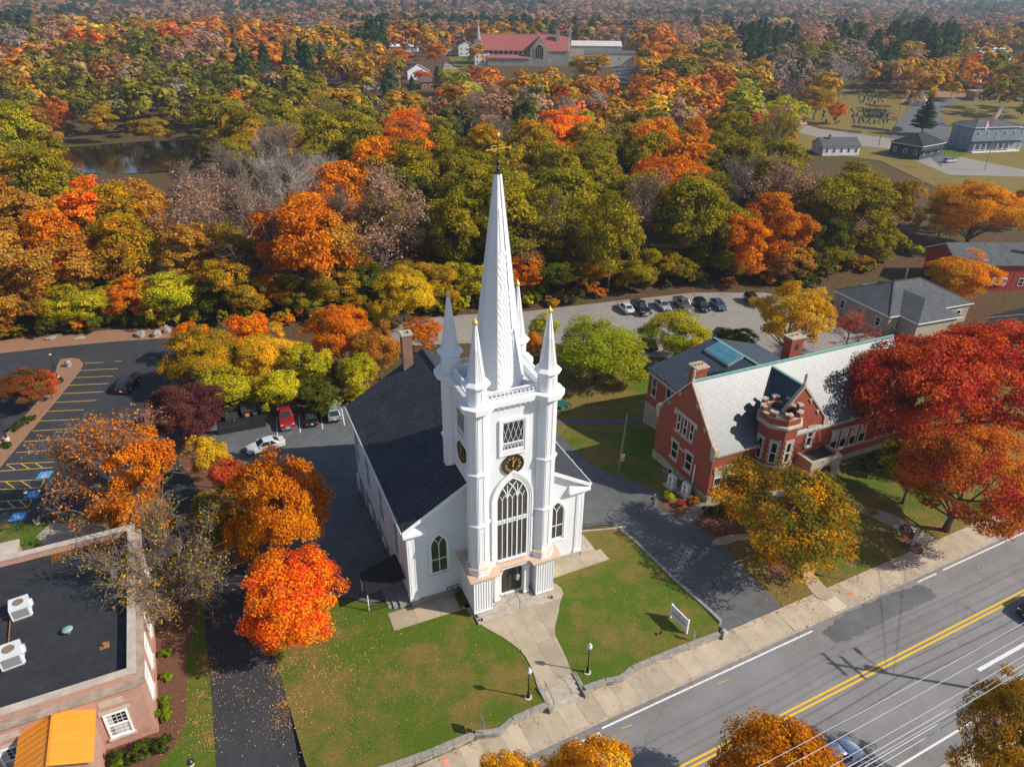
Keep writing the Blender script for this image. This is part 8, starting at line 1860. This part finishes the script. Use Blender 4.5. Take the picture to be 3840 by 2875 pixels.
# picnic table
p = gT(2060+490*.0943, 1480+540*.0943); t = thing('picnic_table', 'green octagonal-seat picnic table on the lawn behind church', 'picnic table', p, .45); PG = plain('picnic_green', (.012,.13,.10), .5, .2, 3)
for k in range(6): m = MB(); m.box(-.75+k*.25,-.75+k*.25+.235,-.75,.75,.72,.76); m.build('table_slat', PG, t)
for k in range(4):
    a = k*math.pi/2; r = thing('x', None, None); r.parent = t; r.name = 'bench'; r.rotation_euler.z = a
    for j in range(2): m = MB(); m.box(-.6,.6,1.1+j*.17,1.1+j*.17+.155,.42,.46); m.build('seat_slat', PG, r)
    m = MB(); m.bar((-.4,1.2,.42),(-.4,1.2,-.05),.05,.05); m.bar((.4,1.2,.42),(.4,1.2,-.05),.05,.05); m.bar((0,1.2,.40),(0,.2,.40),.05,.05); m.build('bench_leg', PG, r)
m = MB(); [m.bar((x,y,.72),(x*1.1,y*1.1,-.05),.06,.06) for x in (-.45,.45) for y in (-.45,.45)]; m.build('table_leg', PG, t)
# boulders
rbk = np.random.RandomState(6)
def boulder(label, p, s, seed, group=None):
    bm = bmesh.new(); bmesh.ops.create_icosphere(bm, subdivisions=2, radius=1.0); rs = np.random.RandomState(seed); ph = rs.uniform(0,6,6)
    for v in bm.verts:
        d = v.co.normalized(); f = 1+.18*math.sin(3*d.x+ph[0])+.14*math.sin(4*d.y+ph[1])+.10*math.sin(5*d.z+ph[2])+rs.uniform(-.05,.05); v.co = Vector((d.x*s[0]*f, d.y*s[1]*f, d.z*s[2]*f+s[2]*.55))
    me = bpy.data.meshes.new('boulder'); bm.to_mesh(me); bm.free(); me.materials.append(plain('boulder_stone', (.30,.265,.22), .9, .4, 1.5, bump=.5)); o = link('boulder', me); o.scale = (.78,)*3; o.location = p; o.rotation_euler.z = rs.uniform(0,6); return tag(o, label, 'boulder', group)
for i, (q, s, lb) in enumerate((((1092,128),(1.2,.9,.8),'round pale boulder beside the lot edge'),((1225,118),(1.5,1.0,.75),'wide pale boulder beside the lot edge'),((1297,95),(.9,.8,1.0),'upright pale boulder beside the lot edge'),((532,362),(.62,.55,.95),'upright boulder on the tip of parking island'),((405,142),(1.2,.8,.35),'flat rock at the wood edge by the lot'),((610,145),(1.1,.8,.35),'low flat rock below the green maple'))): boulder(lb, gT(*zl1(*q)), s, 20+i)
# ---------------------------------------------------------------- person crossing the driveway
def person(p, rz):
    t = thing('person', 'person in patterned shirt and black trousers walking across driveway, looking at hands', 'person', p, rz)
    J = {'pel':(0,0,.92,.135),'sp':(.02,0,1.12,.125),'ch':(.05,0,1.32,.14),'nk':(.09,0,1.47,.055),'hd0':(.13,0,1.55,.075),'hd1':(.15,0,1.63,.095),'hd2':(.14,0,1.71,.075),
         'lh':(.0,.10,.88,.095),'lk':(.17,.11,.50,.062),'la':(.06,.11,.09,.042),'lt':(.22,.12,.04,.036),'rh':(.0,-.10,.88,.095),'rk':(-.02,-.11,.49,.062),'ra':(-.28,-.11,.12,.042),'rt':(-.16,-.12,.03,.036),
         'ls':(.05,.19,1.40,.058),'le':(.06,.25,1.12,.042),'lw':(.28,.12,1.10,.030),'rs':(.05,-.19,1.40,.058),'re':(.06,-.25,1.12,.042),'rw':(.28,-.12,1.10,.030)}
    E = [('pel','sp'),('sp','ch'),('ch','nk'),('nk','hd0'),('hd0','hd1'),('hd1','hd2'),('pel','lh'),('lh','lk'),('lk','la'),('la','lt'),('pel','rh'),('rh','rk'),('rk','ra'),('ra','rt'),('ch','ls'),('ls','le'),('le','lw'),('ch','rs'),('rs','re'),('re','rw')]
    for s, sg in (('l',1),('r',-1)):
        x, y, z, _ = J[s+'w']; J[s+'p'] = (x+.07, y-sg*.02, z, .030); E.append((s+'w', s+'p'))
        for f in range(4):
            a = J[s+'p']; o = (f-1.5)*.020; L = (.030,.036,.034,.026)[f]; J[s+'f%da' % f] = (a[0]+.035, a[1]+o, a[2]+.004, .0085); J[s+'f%db' % f] = (a[0]+.035+L, a[1]+o*1.1, a[2]-.006, .008); J[s+'f%dc' % f] = (a[0]+.035+L*1.5, a[1]+o*1.1, a[2]-.03, .007)
            E += [(s+'p', s+'f%da' % f), (s+'f%da' % f, s+'f%db' % f), (s+'f%db' % f, s+'f%dc' % f)]
        a = J[s+'p']; J[s+'t0'] = (a[0]-.01, a[1]-sg*.035, a[2]+.005, .010); J[s+'t1'] = (a[0]+.035, a[1]-sg*.050, a[2]-.005, .008); E += [(s+'p', s+'t0'), (s+'t0', s+'t1')]
    K = list(J); me = bpy.data.meshes.new('body'); me.from_pydata([J[k][:3] for k in K], [(K.index(a), K.index(b)) for a, b in E], [])
    o = link('body', me); sk_ = o.modifiers.new('skin', 'SKIN'); 
    for i, k in enumerate(K): v = me.skin_vertices[0].data[i]; v.radius = (J[k][3],)*2; v.use_root = (k == 'pel')
    o.modifiers.new('sub', 'SUBSURF').levels = 1; bpy.context.view_layer.update()
    m2 = bpy.data.meshes.new_from_object(o.evaluated_get(bpy.context.evaluated_depsgraph_get())); bpy.data.objects.remove(o, do_unlink=True)
    SKIN = plain('skin', (.48,.27,.19), .6, .1, 4); SHIRT = plain('patterned_shirt', (.30,.25,.22), .9, .8, 14); TRS = plain('black_trousers', (.016,.016,.02), .9, .2); SHOE = plain('dark_shoes', (.02,.018,.018), .6)
    for mt in (SKIN, SHIRT, TRS, SHOE): m2.materials.append(mt)
    for f in m2.polygons:
        c = f.center; f.use_smooth = True; arm = abs(c.y) > .135 and c.z > .98 or (c.x > .2 and c.z > .98)
        f.material_index = 3 if c.z < .10 else (2 if c.z < .93 else ((0 if c.z < 1.20 else 1) if arm else (1 if c.z < 1.47 else 0)))
    b = link('body', m2); b.parent = t; b.name = 'body'
    m = MB(); HAIR = plain('grey_blond_hair', (.50,.42,.33), .8, .3, 20)
    bm = bmesh.new(); bmesh.ops.create_icosphere(bm, subdivisions=2, radius=1)
    for v in bm.verts:
        if v.co.x > .45 and v.co.z < .45: v.co *= .72
        if v.co.z < -.75: v.co.z = -.75
        v.co = Vector((.125+v.co.x*.112, v.co.y*.105, 1.675+v.co.z*.118))
    hm = bpy.data.meshes.new('hair'); bm.to_mesh(hm); bm.free(); hm.materials.append(HAIR); o = link('hair', hm); o.parent = t
    for nm, x, y, z, s, mt in (('nose',.262,0,1.615,.018,SKIN),('eye',.245,.035,1.64,.010,BLACKM),('eye',.245,-.035,1.64,.010,BLACKM),('mouth',.25,0,1.575,.016,TLT),('ear',.14,.10,1.62,.022,SKIN),('ear',.14,-.10,1.62,.022,SKIN)):
        m = MB(); m.lathe(0,0,[(.2*s,-s),(s,-.3*s),(s,.3*s),(.2*s,s)],8); q = m.build(nm, mt, t); q.location = (x, y, z)
    m = MB(); m.box(.40,.41,-.04,.04,1.10,1.24); q = m.build('phone', BLACKM, t); m = MB(); m.lathe(-.14,.0,[(.06,1.0),(.14,1.06),(.14,1.30),(.08,1.36)],10); m.build('backpack', BLACKM, t)
person(gT(2410+430*.084, 1840+725*.084), .15)
# ---------------------------------------------------------------- hedges, shrubs, fallen leaves
rq_ = random.Random(15)
def bush(q, h, r, code, label, key=None, f=T, group=None):
    p = gS(q); p.z = f(p.x, p.y); return tree(key or rq_.choice(('u0','u1')), p, h, r, code, label, group, rn=rq_, cat='shrub', name='shrub')
PAL['E'] = ((.060,.095,.014),(.10,.13,.016)); PAL['F'] = ((.26,.34,.012),(.20,.28,.012)); PAL['H'] = ((.05,.075,.016),(.075,.10,.02))
zf5 = zq((0,2300), .6038)
bush(zf5(885,905), 1.5, 1.15, 'E', 'clipped dark green hedge block beside brick wall'); bush(zf5(1020,850), 1.45, .85, 'E', 'clipped round green shrub at the brick corner'); bush(zf5(745,915), 1.2, .75, 'E', 'small olive clipped shrub by the porch'); bush(zf5(760,950), .8, .8, 'F', 'bright green low shrub by the porch')
for q, h, r, lb in ((zf5(1035,640),1.1,.85,'bright lime shrub tallest in the planting bed'),(zf5(1035,560),.9,.55,'small lime shrub beside the tallest lime shrub'),(zf5(1045,405),.6,.6,'spreading lime shrub in mid planting bed'),(zf5(1035,260),.7,.65,'lime shrub at the wall end of planting bed')): bush(q, h, r, 'F', lb)
for q in ((465,485),(402,560),(185,815),(130,850),(240,775),(50,985)): bush(zl1(*q), .7, 1.0, 'H', 'low dark juniper on the parking island', group='junipers on the parking island')
zL2 = zq((2400,1550), .4202)
for q, h, r, c, lb in (((255,770),1.0,.8,'L','yellowing grass-like shrub beside condenser'),((355,830),.9,.7,'C','pinkish red shrub in library bed'),((485,800),.9,.8,'U','rust shrub at the library corner'),((700,900),1.2,1.1,'K','dark shrub under the library oak'),((850,880),1.1,1.2,'K','second dark shrub under the library oak'),((600,900),1.0,.8,'V','purple shrub under the library oak')): bush(zL2(*q), h, r, c, lb)
bush((3265,1770), 2.4, 2.2, 'H', 'large dark evergreen shrub at library front'); bush((3270,1930), .9, .9, 'U', 'low brown shrub beside library path'); bush((3500,1890), .8, 1.0, 'H', 'dark shrub below the red oak'); bush((3360,2010), .5, .5, 'L', 'small plant under the library sign')
for x, y in ((1080,1470),(1180,1480),(1245,1500),(960,1490),(860,1530),(1330,1490)): bush((x, y+20), 2.2, 2.0, 'L', 'yellow-green shrub behind the parked cars', group='shrubs behind the parked cars')
# grasslike blades are beyond the picture's resolution; leaves on the ground are not
def scatter(name, label, blobs, n, size, cols, f, off, seed):
    rs = np.random.RandomState(seed); P = []
    w = np.array([b[3] for b in blobs], float); k = rs.choice(len(blobs), n, p=w/w.sum())
    for i in k:
        x, y, r, _ = blobs[i]; a = rs.uniform(0,6.28); q = r*abs(rs.normal())*.75; X, Y = x+q*math.cos(a), y+q*math.sin(a); P.append((X, Y, f(X, Y)+off+rs.uniform(.0,.02)))
    o = link(name, litter_mesh(name, np.array(P), size, cols, seed)); tag(o, label, 'leaves', kind='stuff')
PALE = [(.62,.38,.16),(.55,.28,.10),(.66,.45,.20),(.48,.22,.08)]; YEL = [(.62,.36,.06),(.55,.26,.04),(.45,.20,.04)]
B = lambda x, y, r, w, f=T: (*gd(x, y, f).xy, r, w)
scatter('fallen_leaves', 'pale fallen leaves strewn over the left church lawn', [B(640,1420,4.5,5,Tl),B(690,1360,4.5,5,Tl),B(720,1450,6,3,Tl),B(640,1520,3.5,2.5,Tl),B(800,1400,8,2,Tl),B(760,1550,7,1.5,Tl)], 2600, .105, PALE, lambda x, y: Tl(x, y), .03, 1)
scatter('fallen_leaves', 'scattered leaves on both church lawns', [B(900,1500,10,3,Tl),B(1350,1300,8,1.5,Tl),B(1000,1400,8,2,Tl)], 700, .09, PALE, lambda x, y: Tl(x, y), .03, 2)
scatter('fallen_leaves', 'brown leaves under the library oak', [B(1640,1250,3.5,4),B(1600,1180,3,2),B(1780,1240,4,3),B(1900,1210,5,3),B(1700,1280,3,4),B(2000,1150,6,3)], 2600, .10, DRY+PALE, T, .04, 3)
scatter('fallen_leaves', 'orange leaves along the kerb and sidewalk', [(*st(s_, n_).xy, .55, 1) for s_ in np.arange(-12, 40, 1.3) for n_ in (.35, 2.9)], 1700, .085, YEL, lambda x, y: (ZR if sn(x, y)[1] < .44 else -.55), .012, 4)
scatter('fallen_leaves', 'leaves scattered over the driveways and lots', [B(520,1500,5,3),B(460,1450,1.5,4),B(600,1560,1.6,3),B(1550,1300,5,1.5),B(1400,1150,6,1),B(600,920,6,2),B(480,1260,4,2),B(120,1000,9,1)], 1500, .085, PALE, T, .05, 5)
scatter('fallen_leaves', 'orange leaves banked behind the parked cars', [B(x, y, 1.4, 1) for x, y in ((620,880),(700,875),(780,872),(560,890),(900,690),(960,683),(1560,636),(1620,632),(1500,636))], 1600, .11, PALE+YEL, T, .06, 6)
scatter('fallen_leaves', 'leaf litter over the bare earth of verge by driveway', [B(435,1500,1.0,2),B(425,1560,1.6,2),B(450,1600,1.2,2),B(440,1420,1.0,2),B(600,1450,.8,2),B(615,1520,.8,2)], 1500, .09, PALE, T, .05, 7)
scatter('fallen_leaves', 'leaves on the lawn between church and library', [B(1300,860,6,2),B(1250,890,5,2),B(1350,840,6,2),B(1640,790,6,2)], 1600, .10, PALE+YEL, T, .03, 8)
# ---------------------------------------------------------------- haze
def haze():
    t = NT('pale_haze'); v = t.n('ShaderNodeVolumePrincipled'); v.inputs['Color'].default_value = (.72,.84,1.0,1); v.inputs['Density'].default_value = 0.00016; v.inputs['Anisotropy'].default_value = .2
    t.l(v.outputs[0], t.out.inputs['Volume'])
    try: t.m.cycles.homogeneous_volume = True
    except Exception: pass
    m = MB(); m.box(-6800, 6800, -200, 6800, -12, 230); o = m.build('haze', t.m); tag(o, 'thin pale blue air haze over the distant forest', 'haze', kind='stuff')
haze()
